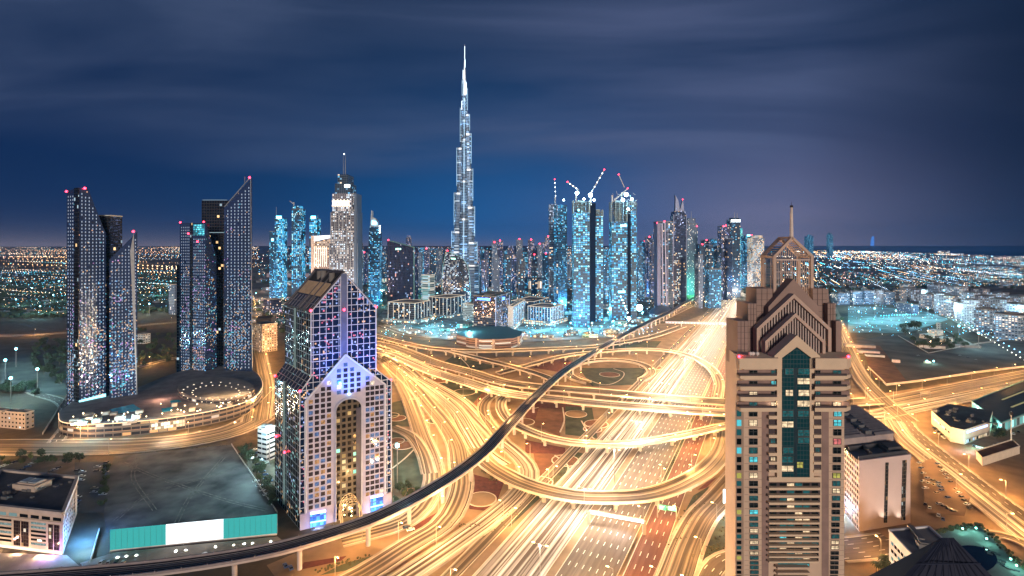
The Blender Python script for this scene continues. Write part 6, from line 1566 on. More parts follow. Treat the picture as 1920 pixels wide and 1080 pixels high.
# downtown street level: terraces, mall roofs and floodlit forecourts
DTL = [(812, 612, 160000, (.25, .85, 1)), (830, 628, 120000, (.3, .9, 1)), (800, 618, 90000, (.3, .85, 1)), (890, 588, 120000, (.3, .8, .9)), (960, 608, 90000, (.3, .85, 1)), (1000, 622, 90000, (.35, .9, 1)), (1040, 620, 110000, (.3, .8, 1)), (1070, 622, 110000, (.3, .85, 1)), (1110, 622, 120000, (.3, .8, 1)), (1140, 600, 120000, (.25, .75, 1)), (1150, 618, 100000, (.3, .8, 1)), (1205, 600, 160000, (.3, .75, 1)), (1215, 560, 160000, (.25, .6, 1)), (1060, 585, 120000, (.3, .8, 1)), (930, 560, 160000, (.4, .8, 1)), (1000, 550, 200000, (1, .75, .6)), (950, 545, 200000, (1, .8, .7)), (820, 560, 160000, (.2, .8, .9)), (770, 560, 130000, (.25, .85, .9)), (715, 575, 120000, (.2, .85, .8)), (700, 545, 220000, (.15, .85, .8)), (740, 540, 160000, (.2, .85, .8)), (650, 560, 200000, (.2, .9, .85)), (560, 530, 300000, (.2, .85, .9)), (600, 540, 200000, (1, .7, .75)), (520, 545, 260000, (1, .75, .72)), (500, 580, 160000, (1, .7, .62)), (530, 565, 160000, (1, .8, .8)), (505, 610, 90000, (1, .65, .4)), (480, 560, 160000, (1, .7, .65)), (560, 505, 500000, (.3, .9, 1)), (620, 505, 500000, (.3, .9, 1)), (740, 505, 400000, (.3, .7, 1)), (900, 520, 300000, (.5, .8, 1)), (960, 510, 300000, (.5, .75, 1)), (1070, 520, 300000, (.4, .8, 1)), (1140, 520, 260000, (1, .8, .85)), (1215, 520, 260000, (1, .7, .7)), (1330, 520, 260000, (1, .72, .6)), (1345, 500, 300000, (1, .75, .65)), (1320, 545, 120000, (1, .75, .6)), (880, 640, 60000, (.5, 1, .8)), (740, 620, 60000, (.3, .9, .9))]
pl_ = thing("lighting_column", "tall white lit column among the downtown forecourts", "lamp mast", (0, 0, -500), "white lit columns of the downtown forecourts")
b = MB(); b.local = True; b.tube((0, 0, 0), (0, 0, 16), .3, .2, 6); b.build("pole", POLE, pl_)
b = MB(); b.local = True; b.ball((0, 0, 16.4), 1.2); b.build("lamp_globe", HEADC, pl_)
for i, (x, y, e, c) in enumerate(DTL):
    o = pl_ if i == 0 else copy_tree(pl_); o.location = P(x, y)
    light('POINT', (0, 0, 17 + e / 20000), e * R.uniform(.35, .95), (c[0] * .7 if c[2] > .85 and c[0] < .6 else c[0], c[1] * (.86 if c[0] < .6 else 1), c[2]), o, 1.5, local=True)
LOWM = [facade("low_white_lit", (.16, .21, .26), (.12, .16, .18), 5, 4.2, .7, .55, .5, (WHITE, (.4, .9, 1), (1, .8, .8)), 1.3), facade("low_teal_lit", (.2, .36, .36), (.05, .2, .2), 6, 4.5, .8, .6, .5, ((.2, .9, .9), WHITE), 1.2), simple("low_roof_pink", (.30, .24, .27), .8), BLU_D, PODL]
TEALR = simple("mall_roof_teal", (.08, .20, .19), .6, noise=.3, scale=.02)
def low_block(x0, x1, yb_, h, dep, mi, rot, group, label, roofm=None, name="low_building"):
    D = HC * F / (yb_ - HY)
    t = thing(name, label, "building", (0, 0, 0), group); f = rect(x0, x1, D, dep, rot)
    b = MB(); b.prism(f, 0, h, mt=1); b.build("walls", [mi, roofm or ROOFG], t)
    b = MB(); c = sum((Vector(p) for p in f), Vector((0, 0))) / 4
    for k in range(3): b.box((c.x + R.uniform(-.25, .25) * (f[1][0] - f[0][0]), c.y + R.uniform(-.2, .2) * dep, h), (R.uniform(3, 8), R.uniform(3, 6), R.uniform(1, 3)), rot)
    b.build("roof_plant", ROOFG, t)
    return t
low_block(500, 585, 520, 20, 120, LOWM[2], 0, None, "long low mall roof with pink lit front under the far blue trio", TEALR, "mall_hall")
low_block(520, 600, 535, 16, 90, LOWM[0], 0, None, "white lit mall hall with pointed arch front left of the arch tower roof", TEALR, "mall_hall")
low_block(680, 740, 530, 18, 110, LOWM[1], 0, None, "flat teal roofed mall wing right of the stepped hotel", TEALR, "mall_hall")
low_block(690, 728, 548, 14, 60, LOWM[1], 10, None, "teal roofed mall wing left of the slanted dark slab", TEALR, "mall_hall")
dome = thing("mall_dome", "shallow teal domed roof on the long low mall", "dome")
c = P(565, 513); b = MB(); b.ball((c.x, c.y, 18), 52, n=20, m=8, sz=.38); b.build("shell", TEALR, dome, True)
GL = "low lit blocks of the downtown forecourts"
for (x0, x1, yb_, h, dep, m, rot) in ((820, 852, 622, 6, 20, 1, 20), (856, 886, 616, 8, 24, 1, -15), (836, 862, 634, 5, 14, 0, 15), (760, 796, 626, 6, 18, 4, 25), (962, 990, 632, 6, 20, 0, 10), (1000, 1040, 634, 5, 16, 4, -10), (1060, 1086, 630, 8, 18, 0, 20), (1092, 1124, 634, 7, 18, 1, -10), (1126, 1160, 628, 8, 18, 0, 15), (1150, 1176, 612, 10, 20, 1, 10), (1180, 1206, 606, 9, 20, 0, -10), (1196, 1232, 566, 10, 40, 3, 10), (1200, 1234, 542, 10, 40, 3, 0), (900, 940, 545, 10, 40, 0, 10), (1060, 1090, 572, 10, 26, 1, 0), (1130, 1150, 580, 12, 26, 0, 10), (915, 960, 528, 14, 50, 0, 0), (1300, 1330, 540, 12, 40, 0, 0), (1318, 1352, 525, 16, 50, 3, 0), (1370, 1400, 500, 14, 60, 0, 0), (655, 690, 560, 12, 40, 0, 20), (760, 800, 548, 12, 36, 1, 0), (800, 830, 535, 14, 50, 0, 0)):
    low_block(x0, x1, yb_, h, dep, LOWM[m], rot, GL, "low lit block among the downtown forecourts")
# ------------------------------------------------------------------ left foreground
t = thing("bank_building", "beige office building with deep window bays and plant house on its flat roof", "office building")
near, right, back, left = Vector((-231, 264, 0)), Vector((-259, 306, 0)), Vector((-316, 316, 0)), Vector((-288, 274, 0))
f = [near, right, back, left]; zt = 21.0
TAN = simple("tan_stone", (.42, .34, .28), .85, noise=.08)
b = MB(); b.prism(insetpoly(f, .97), 0, zt, mt=1); b.build("walls", [TAN, ROOF], t)
b = MB(); b.prism(f, zt - 1.6, zt - .2, bottom=True, mt=0); b.prism(insetpoly(f, .99), zt - 5.2, zt - 4.4, bottom=True); b.build("cornice", TAN, t)
pr = [Vector((*p, zt + .5)) for p in insetpoly(f, .97)]; pr.append(pr[0]); b = MB()
for k in range(4): b.bar(pr[k], pr[k + 1], 1.6, 1.4)
b.build("parapet", simple("tan_parapet", (.40, .34, .30), .8), t)
c = (near + back) / 2
b = MB(); b.box((c.x - 2, c.y + 4, zt), (16, 9, 3.2), -.2); b.box((c.x - 2, c.y + 4, zt + 3.2), (12, 6.5, .6), -.2); b.build("plant_house", TAN, t)
b = MB()
for s_ in (-1, 1): b.box((c.x - 2 + s_ * 3, c.y + 4 - s_ * .6, zt + 3.8), (5, 5, .5), -.2)
b.build("skylight", simple("skylight_grey", (.32, .36, .38), .3), t)
b = MB()
for k in range(26): b.box((c.x + R.uniform(-19, 15), c.y + R.uniform(-10, 12), zt), (R.uniform(1, 4), R.uniform(1, 2.5), R.uniform(.6, 1.8)), -.2)
b.build("roof_plant", simple("plant_grey", (.11, .11, .115), .6), t)
fi = [Vector((*p, 0)) for p in insetpoly(f, .97)]
wl, wr = Wall(fi[3], fi[0]), Wall(fi[0], fi[1])
BDK = glass_pane("bank_dark", (.04, .045, .05)); BLT = glass_pane("bank_lit", (.15, .18, .18), (.5, .8, .8), .4); BRX = facade("bank_curtain", (.03, .025, .025), (.10, .06, .06), 1.6, 1.9, .9, .9, .12, (WARM, WHITE), .7, metal=.8)
for (u0, u1, kind) in ((2, 9, 'g'), (10.5, 20, 's'), (21.5, 31, 'g'), (32.5, 42, 's'), (43.5, 53, 'g')):
    u0, u1 = wl.L - u1, wl.L - u0
    if kind == 'g':
        b = MB(); b.slab([wl.at(u0, 2, .05), wl.at(u1, 2, .05), wl.at(u1, zt - 6, .05), wl.at(u0, zt - 6, .05)], wl.n * .1); b.build("curtain_wall", BRX, t)
        b = MB(); b.bar(wl.at((u0 + u1) / 2, 2, .2), wl.at((u0 + u1) / 2, zt - 6, .2), .35); b.build("mullion", TAN, t)
    else:
        for k in range(6):
            z = 3.4 + k * 2.15; b = MB(); b.face([wl.at(u0, z, .08), wl.at(u1, z, .08), wl.at(u1, z + 1.1, .08), wl.at(u0, z + 1.1, .08)], [(u0, z), (u1, z), (u1, z + 1), (u0, z + 1)]); b.build("window", R.choice([BDK, BDK, BLT]), t)
for k in range(6):
    for m in range(6):
        z = 3.4 + k * 2.15; u0 = 3 + m * 6.6; b = MB(); b.face([wr.at(u0, z, .08), wr.at(u0 + 4.4, z, .08), wr.at(u0 + 4.4, z + 1.2, .08), wr.at(u0, z + 1.2, .08)], [(u0, z), (u0 + 4, z), (u0 + 4, z + 1), (u0, z + 1)]); b.build("window", R.choice([BDK, BDK, BLT]), t)
for k in range(8):
    u = wl.L * (k + .5) / 8; b = MB(); b.face([wl.at(u - 2.6, zt - 3.9, .08), wl.at(u + 2.6, zt - 3.9, .08), wl.at(u + 2.6, zt - 2.2, .08), wl.at(u - 2.6, zt - 2.2, .08)]); b.build("attic_window", R.choice([BDK, BDK, BLT]), t)
b = MB(); b.slab([wl.at(1, .3, .3), wl.at(wl.L, .3, .3), wl.at(wl.L, 1.6, .3), wl.at(1, 1.6, .3)], wl.n * .3); b.build("shopfront", emit("shopfront_warm", (1, .75, .55), 1.6), t)
for u in (6, 20, 34, 48): light('POINT', wl.at(u, 2.5, 5), 2600, (1, .66, .42), t, .5)
light('POINT', wl.at(54, 3, 5), 4500, (.6, .3, 1), t, .5)
light('POINT', P(150, 1000, 6), 24000, (.08, .35, 1), t, .6); light('POINT', P(160, 1020, 5), 9000, (.3, .7, 1), t, .6); light('POINT', P(165, 985, 7), 9000, (.1, .4, 1), t, .6)
t = thing("hoarding", "long low teal hoarding with a blank self-glowing white centre panel above ground floodlights", "billboard")
ha, hb = P(206, 1036), P(519, 1004); wh = Wall(ha, hb); hh = wh.pt(206, 994).z
LOT = simple("lot_sand", (.10, .092, .085), 1, noise=.75, scale=.06)
TEA = emit("hoarding_glow_teal", (.05, .40, .38), .95); WHP = simple("hoarding_white", (.85, .85, .85), .5, noise=.02); WHE = emit("hoarding_glow_white", (.9, .97, 1), 1.5)  # panels glow by themselves; the floodlit brightness is put into their material
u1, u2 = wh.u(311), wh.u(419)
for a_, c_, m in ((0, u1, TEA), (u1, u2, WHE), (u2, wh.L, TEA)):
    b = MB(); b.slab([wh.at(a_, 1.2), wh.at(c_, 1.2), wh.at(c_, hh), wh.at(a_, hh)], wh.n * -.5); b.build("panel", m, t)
b = MB()
for k in range(22): p = wh.at(wh.L * k / 21, 0, -1.2); b.bar(p, (p.x, p.y, hh - .3), .35)
b.build("support_post", POLE, t)
b = MB()
for k in range(1, 30): p = wh.at(wh.L * k / 30, 1.3, .04); b.bar(p, (p.x, p.y, hh - .1), .07)
b.build("panel_joint", simple("joint_teal", (.05, .22, .22), .6), t)
b = MB(); b.slab([wh.at(0, .1), wh.at(wh.L, .1), wh.at(wh.L, 1.15), wh.at(0, 1.15)], wh.n * -.5); b.build("base_board", WHP, t)
for k, x in enumerate((220, 237, 256, 330, 348, 404, 438, 458, 474, 508)):
    p = wh.pt(x, 1000, 7.5); q_ = wh.at((p - wh.a).dot(wh.d), hh * .62)
    fl = thing("ground_floodlight", "white ground floodlight in front of the teal hoarding", "floodlight", (p.x, p.y, 0), "ground floodlights of the hoarding")
    b = MB(); b.local = True; b.box((0, 0, 0), (.8, .6, .5)); b.build("housing", POLE, fl)
    b = MB(); b.local = True; b.ball((0, .2, .75), .55 if x in (220, 438, 508) else .36, n=8); b.build("lens", emit("flood_white", (.85, 1, .95), 26.0), fl)
    light('SPOT', (0, 0, 1.4), 5200 if not 300 < x < 425 else 11000, (.8, 1, .95), fl, .3, 130, None, True)
    fl.children[-1].rotation_euler = (Vector((q_.x, q_.y, q_.z)) - Vector((p.x, p.y, 1.4))).to_track_quat('-Z', 'Y').to_euler()
patch("sand_lot", [(200, 1002), (188, 930), (215, 858), (435, 836), (470, 890), (522, 968)], LOT)
for c in ([(215, 980), (280, 930), (380, 900), (450, 880)], [(230, 870), (300, 900), (420, 940), (500, 960)], [(260, 860), (250, 900), (290, 960)], [(330, 985), (360, 930), (420, 860)]):
    p = spline([P(*q) for q in c], 4)
    for o_ in (-1, 1):
        b = MB(); ribbon(b, [q for q in p], o_ - .3, o_ + .3, nz()); tag(b.build('track', simple('tyre_track', (.15, .13, .11), 1, noise=.6, scale=.4)), kind='structure')
patch("car_park", [(140, 965), (140, 870), (205, 868), (195, 965)], simple("lot_asphalt", (.05, .05, .055), .9, noise=.3, scale=.1))
patch("car_park", [(0, 870), (140, 866), (140, 900), (0, 905)], simple("lot_earth", (.12, .085, .06), .95, noise=.35, scale=.1))
patch("pavement", [(150, 1060), (215, 1040), (520, 1010), (540, 1025), (400, 1050), (160, 1075)], PAVE)
patch("pavement", [(-40, 1040), (125, 1045), (160, 1075), (-40, 1085)], PAVE)
patch("park_ground", [(-30, 735), (-30, 640), (125, 635), (132, 745), (60, 738)], simple("park_soil", (.055, .06, .05), 1, noise=.5, scale=.05))
patch("car_park", [(1728, 870), (1748, 862), (1820, 935), (1808, 972), (1735, 965)], simple("lot_brown", (.15, .09, .055), .95, noise=.3, scale=.1))
patch("yard", [(1690, 625), (1745, 662), (1880, 640), (1960, 632), (1960, 680), (1660, 722), (1605, 640)], simple("site_earth", (.09, .075, .065), 1, noise=.5, scale=.03))
patch("yard", [(1640, 712), (1665, 722), (1700, 716), (1650, 650), (1610, 645)], RUST)
patch("park_lawn", [(1590, 575), (1720, 580), (1780, 600), (1700, 626), (1590, 625)], simple("blue_park", (.16, .22, .22), .9, noise=.5, scale=.03))
# walls and compounds
def wall_run(label, pts, h, mat, w=.4, name="boundary_wall"):
    p = [P(*q) for q in pts]; b = MB()
    for i in range(len(p) - 1): b.bar(p[i] + Vector((0, 0, h / 2)), p[i + 1] + Vector((0, 0, h / 2)), w, h)
    return tag(b.build(name, mat), label, "wall")
wall_run("pale boundary wall along the avenue below the construction site", [(1628, 690), (1662, 723), (1730, 715), (1830, 700), (1960, 684)], 2.5, CONC)
wall_run("compound wall round the villa garden with warm lamps", [(1684, 631), (1741, 664), (1835, 645), (1920, 634)], 2.2, simple("garden_wall", (.35, .33, .32), .9))
wall_run("straight wall running towards the villa from the lamp at its corner", [(1770, 618), (1838, 655)], 2.2, simple("garden_wall", (.35, .33, .32), .9))
wall_run("white wall of the sand lot below the trees beside the arch tower", [(434, 836), (470, 890), (520, 965)], 2.0, simple("lot_wall", (.5, .47, .43), .9))
wall_run("white kerb wall between the car park and the sand lot", [(186, 995), (168, 1060)], 1.5, simple("lot_wall", (.5, .47, .43), .9))
wall_run("wall along the side road left of the mall podium", [(130, 735), (80, 815)], 2.0, CONC)

# neighbouring low buildings
def plain_building(label, xl, xm, xr, yb_, yt, th, mat, name="low_building", cat="building", rf_=ROOFG, n=8):
    t = thing(name, label, cat); f = corner_foot(xl, xm, xr, yb_, th); z = zat(yt, f[0].y)
    b = MB(); b.prism(f, 0, z, mt=1); b.build("walls", [mat, rf_], t)
    pr = [Vector((p.x, p.y, z + .3)) for p in f]; pr.append(pr[0]); b = MB()
    for k in range(4): b.bar(pr[k], pr[k + 1], .7, .8)
    b.build("parapet", CRM, t); c = (f[0] + f[2]) / 2; b = MB()
    for k in range(n): b.box((c.x + R.uniform(-.3, .3) * abs(f[1].x - f[3].x), c.y + R.uniform(-.2, .2) * abs(f[2].y - f[0].y), z), (R.uniform(1.5, 4), R.uniform(1.5, 4), R.uniform(.8, 2.2)), .4)
    b.build("roof_plant", ROOFG, t)
    return t
PALEW = facade("pale_small_windows", (.46, .38, .32), (.04, .045, .05), 4, 3.6, .4, .4, .06, (WARM, COOL), 1.0)
plain_building("pale low building at the left edge beyond the avenue", -40, 47, 64, 806, 775, 12, PALEW)
plain_building("white terraced office left of the arch tower with cars below", 483, 500, 517, 866, 806, 25, facade("banded_white", (.55, .54, .52), (.04, .05, .05), 30, 3.6, .98, .42, .1, (COOL, WHITE), .7))
t = plain_building("warm tan ornate block with arched roof behind the arch tower", 473, 492, 520, 662, 609, 35, facade("tan_ornate", (.48, .38, .30), (.08, .06, .05), 3.6, 3.6, .45, .55, .35, (WARM, WHITE), 1.1), n=3)
c = P(495, 645); b = MB(); b.tube((c.x - 12, c.y + 6, 36), (c.x + 12, c.y + 6, 36), 8, 8, 12); b.build("barrel_roof", ROOF, t)
plain_building("dark block behind the ornate tan block", 494, 508, 528, 590, 562, 30, VIOL_T)
plain_building("grey white framed block between the two mirror tower pairs", 316, 328, 334, 590, 534, 20, GREY_T)
plain_building("sloping roofed white pavilion in the dark park between the mirror towers", 256, 268, 282, 645, 628, 20, facade("white_pavilion", (.55, .54, .52), (.05, .05, .05), 4, 4, .5, .4, .1, (WHITE,), .8))
# white apartment quarter on the right
QW = [facade("white_flats", (.38, .37, .40), (.08, .09, .12), 4.2, 3.5, .6, .52, .34, (WHITE, COOL, (.5, .75, 1)), 1.2, clump=.05), facade("blue_flats", (.14, .20, .30), (.05, .08, .12), 4.0, 3.5, .62, .56, .36, (COOL, (.3, .7, 1), WHITE), 1.2, clump=.05), facade("grey_flats", (.24, .25, .29), (.05, .06, .09), 4.6, 3.5, .6, .55, .3, (WHITE, COOL, WARM), 1.2, clump=.05)]
for (x0, x1, yt, yb_, m, dep, rot) in ((1597, 1618, 547, 571, 1, 30, 8), (1619, 1640, 546, 571, 1, 30, 8), (1641, 1658, 545, 571, 0, 26, 8), (1659, 1680, 548, 571, 1, 28, 8), (1686, 1702, 544, 568, 2, 28, 10), (1570, 1594, 550, 572, 1, 30, 5), (1702, 1722, 541, 562, 0, 40, 20), (1722, 1745, 544, 566, 0, 40, 20), (1740, 1766, 553, 580, 2, 40, 24), (1768, 1790, 552, 588, 0, 36, 24), (1778, 1804, 556, 594, 2, 36, 26), (1806, 1826, 570, 602, 0, 34, 28), (1824, 1846, 564, 608, 0, 34, 28), (1850, 1888, 582, 624, 1, 40, 30), (1892, 1950, 592, 640, 1, 44, 30), (1752, 1776, 534, 552, 0, 40, 20), (1776, 1800, 537, 556, 0, 40, 22), (1798, 1822, 539, 560, 2, 40, 22), (1818, 1846, 550, 572, 0, 40, 25), (1846, 1876, 556, 580, 0, 40, 26), (1876, 1910, 562, 592, 0, 40, 28), (1905, 1950, 572, 600, 2, 44, 28), (1700, 1716, 533, 548, 2, 40, 15), (1836, 1862, 543, 558, 2, 40, 20), (1868, 1900, 550, 566, 0, 40, 22), (1900, 1946, 556, 574, 0, 44, 24)):
    lab = {0: "white", 1: "blue lit", 2: "grey"}[m] + " block of flats in the quarter beyond the lit park"
    D = HC * F / (yb_ - HY); o = simple_tower(lab, x0, x1, yt, D, dep, QW[m], cat="apartment block", group=lab.replace("block", "blocks"), name="apartment_block", rot=rot)
    f = rect(x0, x1, D, dep, rot); b = MB(); z = 4.5
    while z < zat(yt, D) - 2: b.prism(insetpoly(f, 1.035), z, z + .5, bottom=True); z += 7
    b.build("balcony_slab", QW[0] if m == 0 else simple("slab_pale", (.45, .46, .48), .8), o)
    b = MB(); b.prism(insetpoly(f, .4), zat(yt, D), zat(yt, D) + 3.2); b.build("roof_plant", ROOFG, o)
plain_building("long low pale hall in front of the blue lit flats", 1680, 1690, 1723, 583, 566, 10, GREY_T)
t = thing("villa", "warm lit white villa with several flat roofs inside the walled garden", "villa")
for (x, y, w_, d_, h) in ((1738, 634, 20, 14, 7), (1754, 628, 22, 14, 9), (1770, 640, 26, 14, 6), (1760, 617, 6, 6, 12)):
    p = P(x, y); b = MB(); b.box((p.x, p.y, 0), (w_, d_, h), .5); b.build("wing", facade("villa_wall", (.6, .54, .48), (.1, .08, .06), 4, 3.5, .4, .5, .45, (WARM,), 1.3), t)
for x, y, e in ((1718, 641, 26000), (1745, 640, 22000), (1760, 622, 22000), (1765, 645, 18000), (1740, 620, 18000)):
    b = MB(); b.ball(P(x, y, 6), 1.0); b.build("garden_lamp", emit("lamp_amber", (1, .7, .42), 14), t); light('POINT', P(x, y, 6), e, (1, .6, .32), t, .6)
# site sheds and vehicles
for k, (x, y, w_, d_, h, l) in enumerate(((1680, 681, 8, 5, 5, "small white site cabin on the bare construction site"), (1745, 653, 34, 10, 5, "long pale shed by the garden wall"), (1612, 652, 40, 10, 5, "pink lit site shed near the avenue corner"), (1628, 662, 26, 12, 4, "open site enclosure beside the pink lit shed"), (1640, 670, 22, 8, 4, "dark stack of site containers"), (1815, 652, 30, 8, 4, "grey long container row beside the straight wall"))):
    t = thing("site_shed", l, "shed"); p = P(x, y); b = MB(); b.box((p.x, p.y, 0), (w_, d_, h), -.3); b.build("walls", simple("shed_wall_%d" % (k % 3), ((.5, .42, .42), (.45, .45, .45), (.3, .25, .24))[k % 3], .8), t)
    b = MB(); b.box((p.x, p.y, h), (w_ + .8, d_ + .8, .3), -.3); b.build("roof", ROOFG, t)
# far towers on the right horizon, sail hotel, sea front
for x, yt in ((1514, 443), (1519, 440), (1524, 442), (1556, 440), (1558, 437), (1561, 441)):
    simple_tower("tiny tower on the hazy horizon right of the spire", x - 1.2, x + 1.2, yt, 7000, 60, BLU_T, cat="tower", group="tiny towers on the right horizon", name="horizon_tower")
t = thing("sail_hotel", "tiny blue lit sail shaped hotel on the far shore", "hotel")
b = MB(); D = 6500; b.slab([at(x, y, D) for x, y in ((1636, 461), (1639, 461), (1639, 443), (1637.5, 448), (1636.5, 454))], (0, 40, 0)); b.build("sail", emit("sail_blue", (.10, .3, .9), .7), t)
t = thing("island_resort", "faintly lit long low resort on an island far out at sea", "resort")
b = MB(); p = at(1765, 461, 9000); b.box((p.x, p.y, 1.5), (640, 160, 18)); b.box((p.x + 40, p.y, 19), (120, 100, 42)); b.build("walls", facade("resort_lights", (.05, .05, .06), (.06, .06, .07), 26, 14, .6, .6, .8, (WARM, WHITE, COOL), 3.0), t)

# ------------------------------------------------------------------ highway furniture
t = thing("sign_gantry", "white lit sign gantry spanning the dark dashed carriageway below the lower arc bridge", "gantry")
a, c = P(1104, 985), P(1208, 1004)
b = MB()
for p in (a, c): b.bar(p, p + Vector((0, 0, 8)), 1.6)
b.build("leg", CONC, t)
b = MB(); b.bar(a + Vector((0, 0, 8)), c + Vector((0, 0, 8)), 1.8, 1.2); b.build("beam", CONC, t)
b = MB(); b.bar(a + Vector((.6, -1.05, 8.1)), c + Vector((-.6, -1.05, 8.1)), .2, 1.5); b.build("lit_board", emit("gantry_white", (.92, .95, 1), 3.0), t)
light('POINT', (a + c) / 2 + Vector((0, -4, 6)), 7000, (.9, .92, 1), t, .5)
t = thing("direction_sign", "green direction sign on a gantry above the red bus lane", "road sign")
a, c = P(1233, 972), P(1268, 978); b = MB()
for p in (a, c): b.bar(p, p + Vector((0, 0, 7.5)), .5)
b.bar(a + Vector((0, 0, 7.5)), c + Vector((0, 0, 7.5)), .5); b.build("frame", POLE, t)
SGN = simple("sign_green", (.02, .30, .24), .5)
for s0, s1, z0, z1 in ((.04, .46, 5.6, 8.6), (.52, .98, 6, 8.6)):
    p, q_ = a.lerp(c, s0), a.lerp(c, s1); b = MB(); b.slab([p + Vector((0, -.3, z0)), q_ + Vector((0, -.3, z0)), q_ + Vector((0, -.3, z1)), p + Vector((0, -.3, z1))], (0, -.15, 0)); o = b.build("panel", SGN, t)
    b = MB()
    for k in range(3): b.bar(p.lerp(q_, .12) + Vector((0, -.5, z0 + .6 + k * .75)), p.lerp(q_, .5 + .13 * k) + Vector((0, -.5, z0 + .6 + k * .75)), .04, .25)
    b.build("lettering", simple("sign_white", (.8, .8, .8), .5), o)
t = thing("lit_billboard", "glowing white billboard on a post at the left foot of the apartment tower", "billboard")
p = P(1366, 965); b = MB(); b.tube(p, p + Vector((0, 0, 7)), .5, .5, 8); b.build("post", POLE, t)
w_ = Wall(P(1356, 965), P(1382, 962)); b = MB(); b.slab([w_.at(0, 7), w_.at(w_.L, 7), w_.at(w_.L, 15), w_.at(0, 15)], w_.n * .4); b.build("screen", emit("screen_white", (.8, .95, 1), 4.5), t)
light('POINT', p + Vector((-2, -6, 9)), 12000, (.5, .8, 1), t, .8)
for (x, y, l) in ((735, 722, "overhead sign frame across the road nearest the arch tower"), (777, 757, "overhead sign frame farther down the road by the arch tower"), (1028, 683, "overhead sign frame beyond the metro track"), (1735, 745, "overhead sign frame on the wide right avenue")):
    t = thing("sign_portal", l, "gantry"); p = P(x - 9, y + 4); q_ = P(x + 9, y + 2); b = MB()
    b.bar(p, p + Vector((0, 0, 7)), .4); b.bar(q_, q_ + Vector((0, 0, 7)), .4)
    for z in (6, 7.4): b.bar(p + Vector((0, 0, z)), q_ + Vector((0, 0, z)), .35)
    for k in range(7): b.bar(p.lerp(q_, k / 7) + Vector((0, 0, 6)), p.lerp(q_, (k + 1) / 7) + Vector((0, 0, 7.4)), .2)
    b.build("truss", POLE, t)

# ------------------------------------------------------------------ cars
def lathe_car(name, label, group, col):
    t = thing(name, label, "car", (0, 0, -500), group)
    pm = simple("car_paint_" + col, {"white": (.75, .75, .74), "silver": (.42, .43, .44), "black": (.03, .03, .035), "red": (.35, .03, .03), "sand": (.45, .36, .25), "blue": (.05, .09, .2)}[col], .28, metal=.2, noise=.03)
    prof = [(-2.2, .35), (2.2, .35), (2.25, .72), (1.25, .95), (.55, 1.42), (-1.1, 1.45), (-1.95, .98), (-2.25, .9)]
    b = MB(); b.local = True
    for i in range(len(prof)):
        j = (i + 1) % len(prof); (x0, z0), (x1, z1) = prof[i], prof[j]
        y0 = .88 if z0 < 1.1 else .68; y1 = .88 if z1 < 1.1 else .68
        b.face([(x0, -y0, z0), (x0, y0, z0), (x1, y1, z1), (x1, -y1, z1)])
    for s in (-1, 1):
        q = [(x, s * (.88 if z < 1.1 else .68), z) for x, z in prof]; b.face(q if s < 0 else q[::-1])
    b.build("body", pm, t)
    gl = simple("car_glass", (.012, .014, .018), .08, noise=0); b = MB(); b.local = True
    for s in (-1, 1): q = [(1.05, s * .875, 1.0), (.5, s * .72, 1.36), (-1.05, s * .72, 1.38), (-1.75, s * .875, 1.02)]; b.face(q if s < 0 else q[::-1])
    b.face([(1.28, -.74, .98), (1.28, .74, .98), (.62, .62, 1.38), (.62, -.62, 1.38)]); b.face([(-1.16, -.6, 1.42), (-1.16, .6, 1.42), (-1.96, .72, 1.02), (-1.96, -.72, 1.02)]); b.build("windows", gl, t)
    ty = simple("tyre", (.02, .02, .02), .9)
    for x in (-1.4, 1.4):
        for s in (-1, 1): b = MB(); b.local = True; b.tube((x, s * .72, .33), (x, s * .92, .33), .33, .33, 10); b.build("wheel", ty, t)
    return t
CARS = {c: lathe_car("parked_car", "x", "g", c) for c in ("white", "silver", "black", "red", "sand", "blue")}
cused = set()
def car(p, rz, where, grp, cols=("white", "silver", "black", "sand", "white", "blue", "black")):
    c = R.choice(cols); o = CARS[c]
    if c in cused: o = copy_tree(o)
    cused.add(c); o.location = (p.x, p.y, p.z + nzc); o.rotation_euler = (0, 0, rz); o['label'] = c + " car parked " + where; o['group'] = c + " cars parked " + where
nzc = .45
def car_row(a, b_, n, rz, where, fill=.85):
    for k in range(n):
        if R.random() > fill: continue
        car(P(a[0] + (b_[0] - a[0]) * k / max(1, n - 1), a[1] + (b_[1] - a[1]) * k / max(1, n - 1)), rz + R.uniform(-.06, .06), where, "")
for a, b_, n, rz in (((1758, 872), (1818, 955), 13, .35), ((1730, 895), (1760, 908), 4, .2), ((1732, 905), (1775, 920), 5, .2), ((1736, 918), (1778, 936), 5, .2), ((1735, 948), (1768, 976), 5, .9), ((1762, 948), (1788, 962), 4, .1), ((1725, 870), (1732, 890), 3, .3), ((1752, 903), (1766, 922), 3, .3)):
    car_row(a, b_, n, rz, "in the car park beside the pink slab block", .8)
for a, b_, n, rz in (((158, 872), (142, 958), 12, .1), ((184, 870), (172, 958), 12, .1), ((200, 870), (193, 930), 8, .1)): car_row(a, b_, n, rz, "in the dark car park beside the sand lot", .75)
for a, b_, n, rz in (((2, 878), (30, 868), 5, .8), ((35, 890), (60, 872), 4, .8), ((120, 905), (145, 885), 4, .5), ((60, 905), (110, 880), 8, .6), ((10, 905), (45, 885), 6, .8)): car_row(a, b_, n, rz, "on the earth lot behind the beige office building", .8)
for x in (190, 204, 231): car(P(x, 1058), 1.9, "in bays between hoarding and metro track", "", ("white",))
car(P(218, 1058), 1.9, "in bays between hoarding and metro track", "", ("black",)); car(P(385, 1043), 2.6, "in bays between hoarding and metro track", "", ("white",))
for a, b_, n, rz in (((1752, 804), (1772, 823), 8, .5),): car_row(a, b_, n, rz, "along the curved kerb beside the corner showroom", .95)
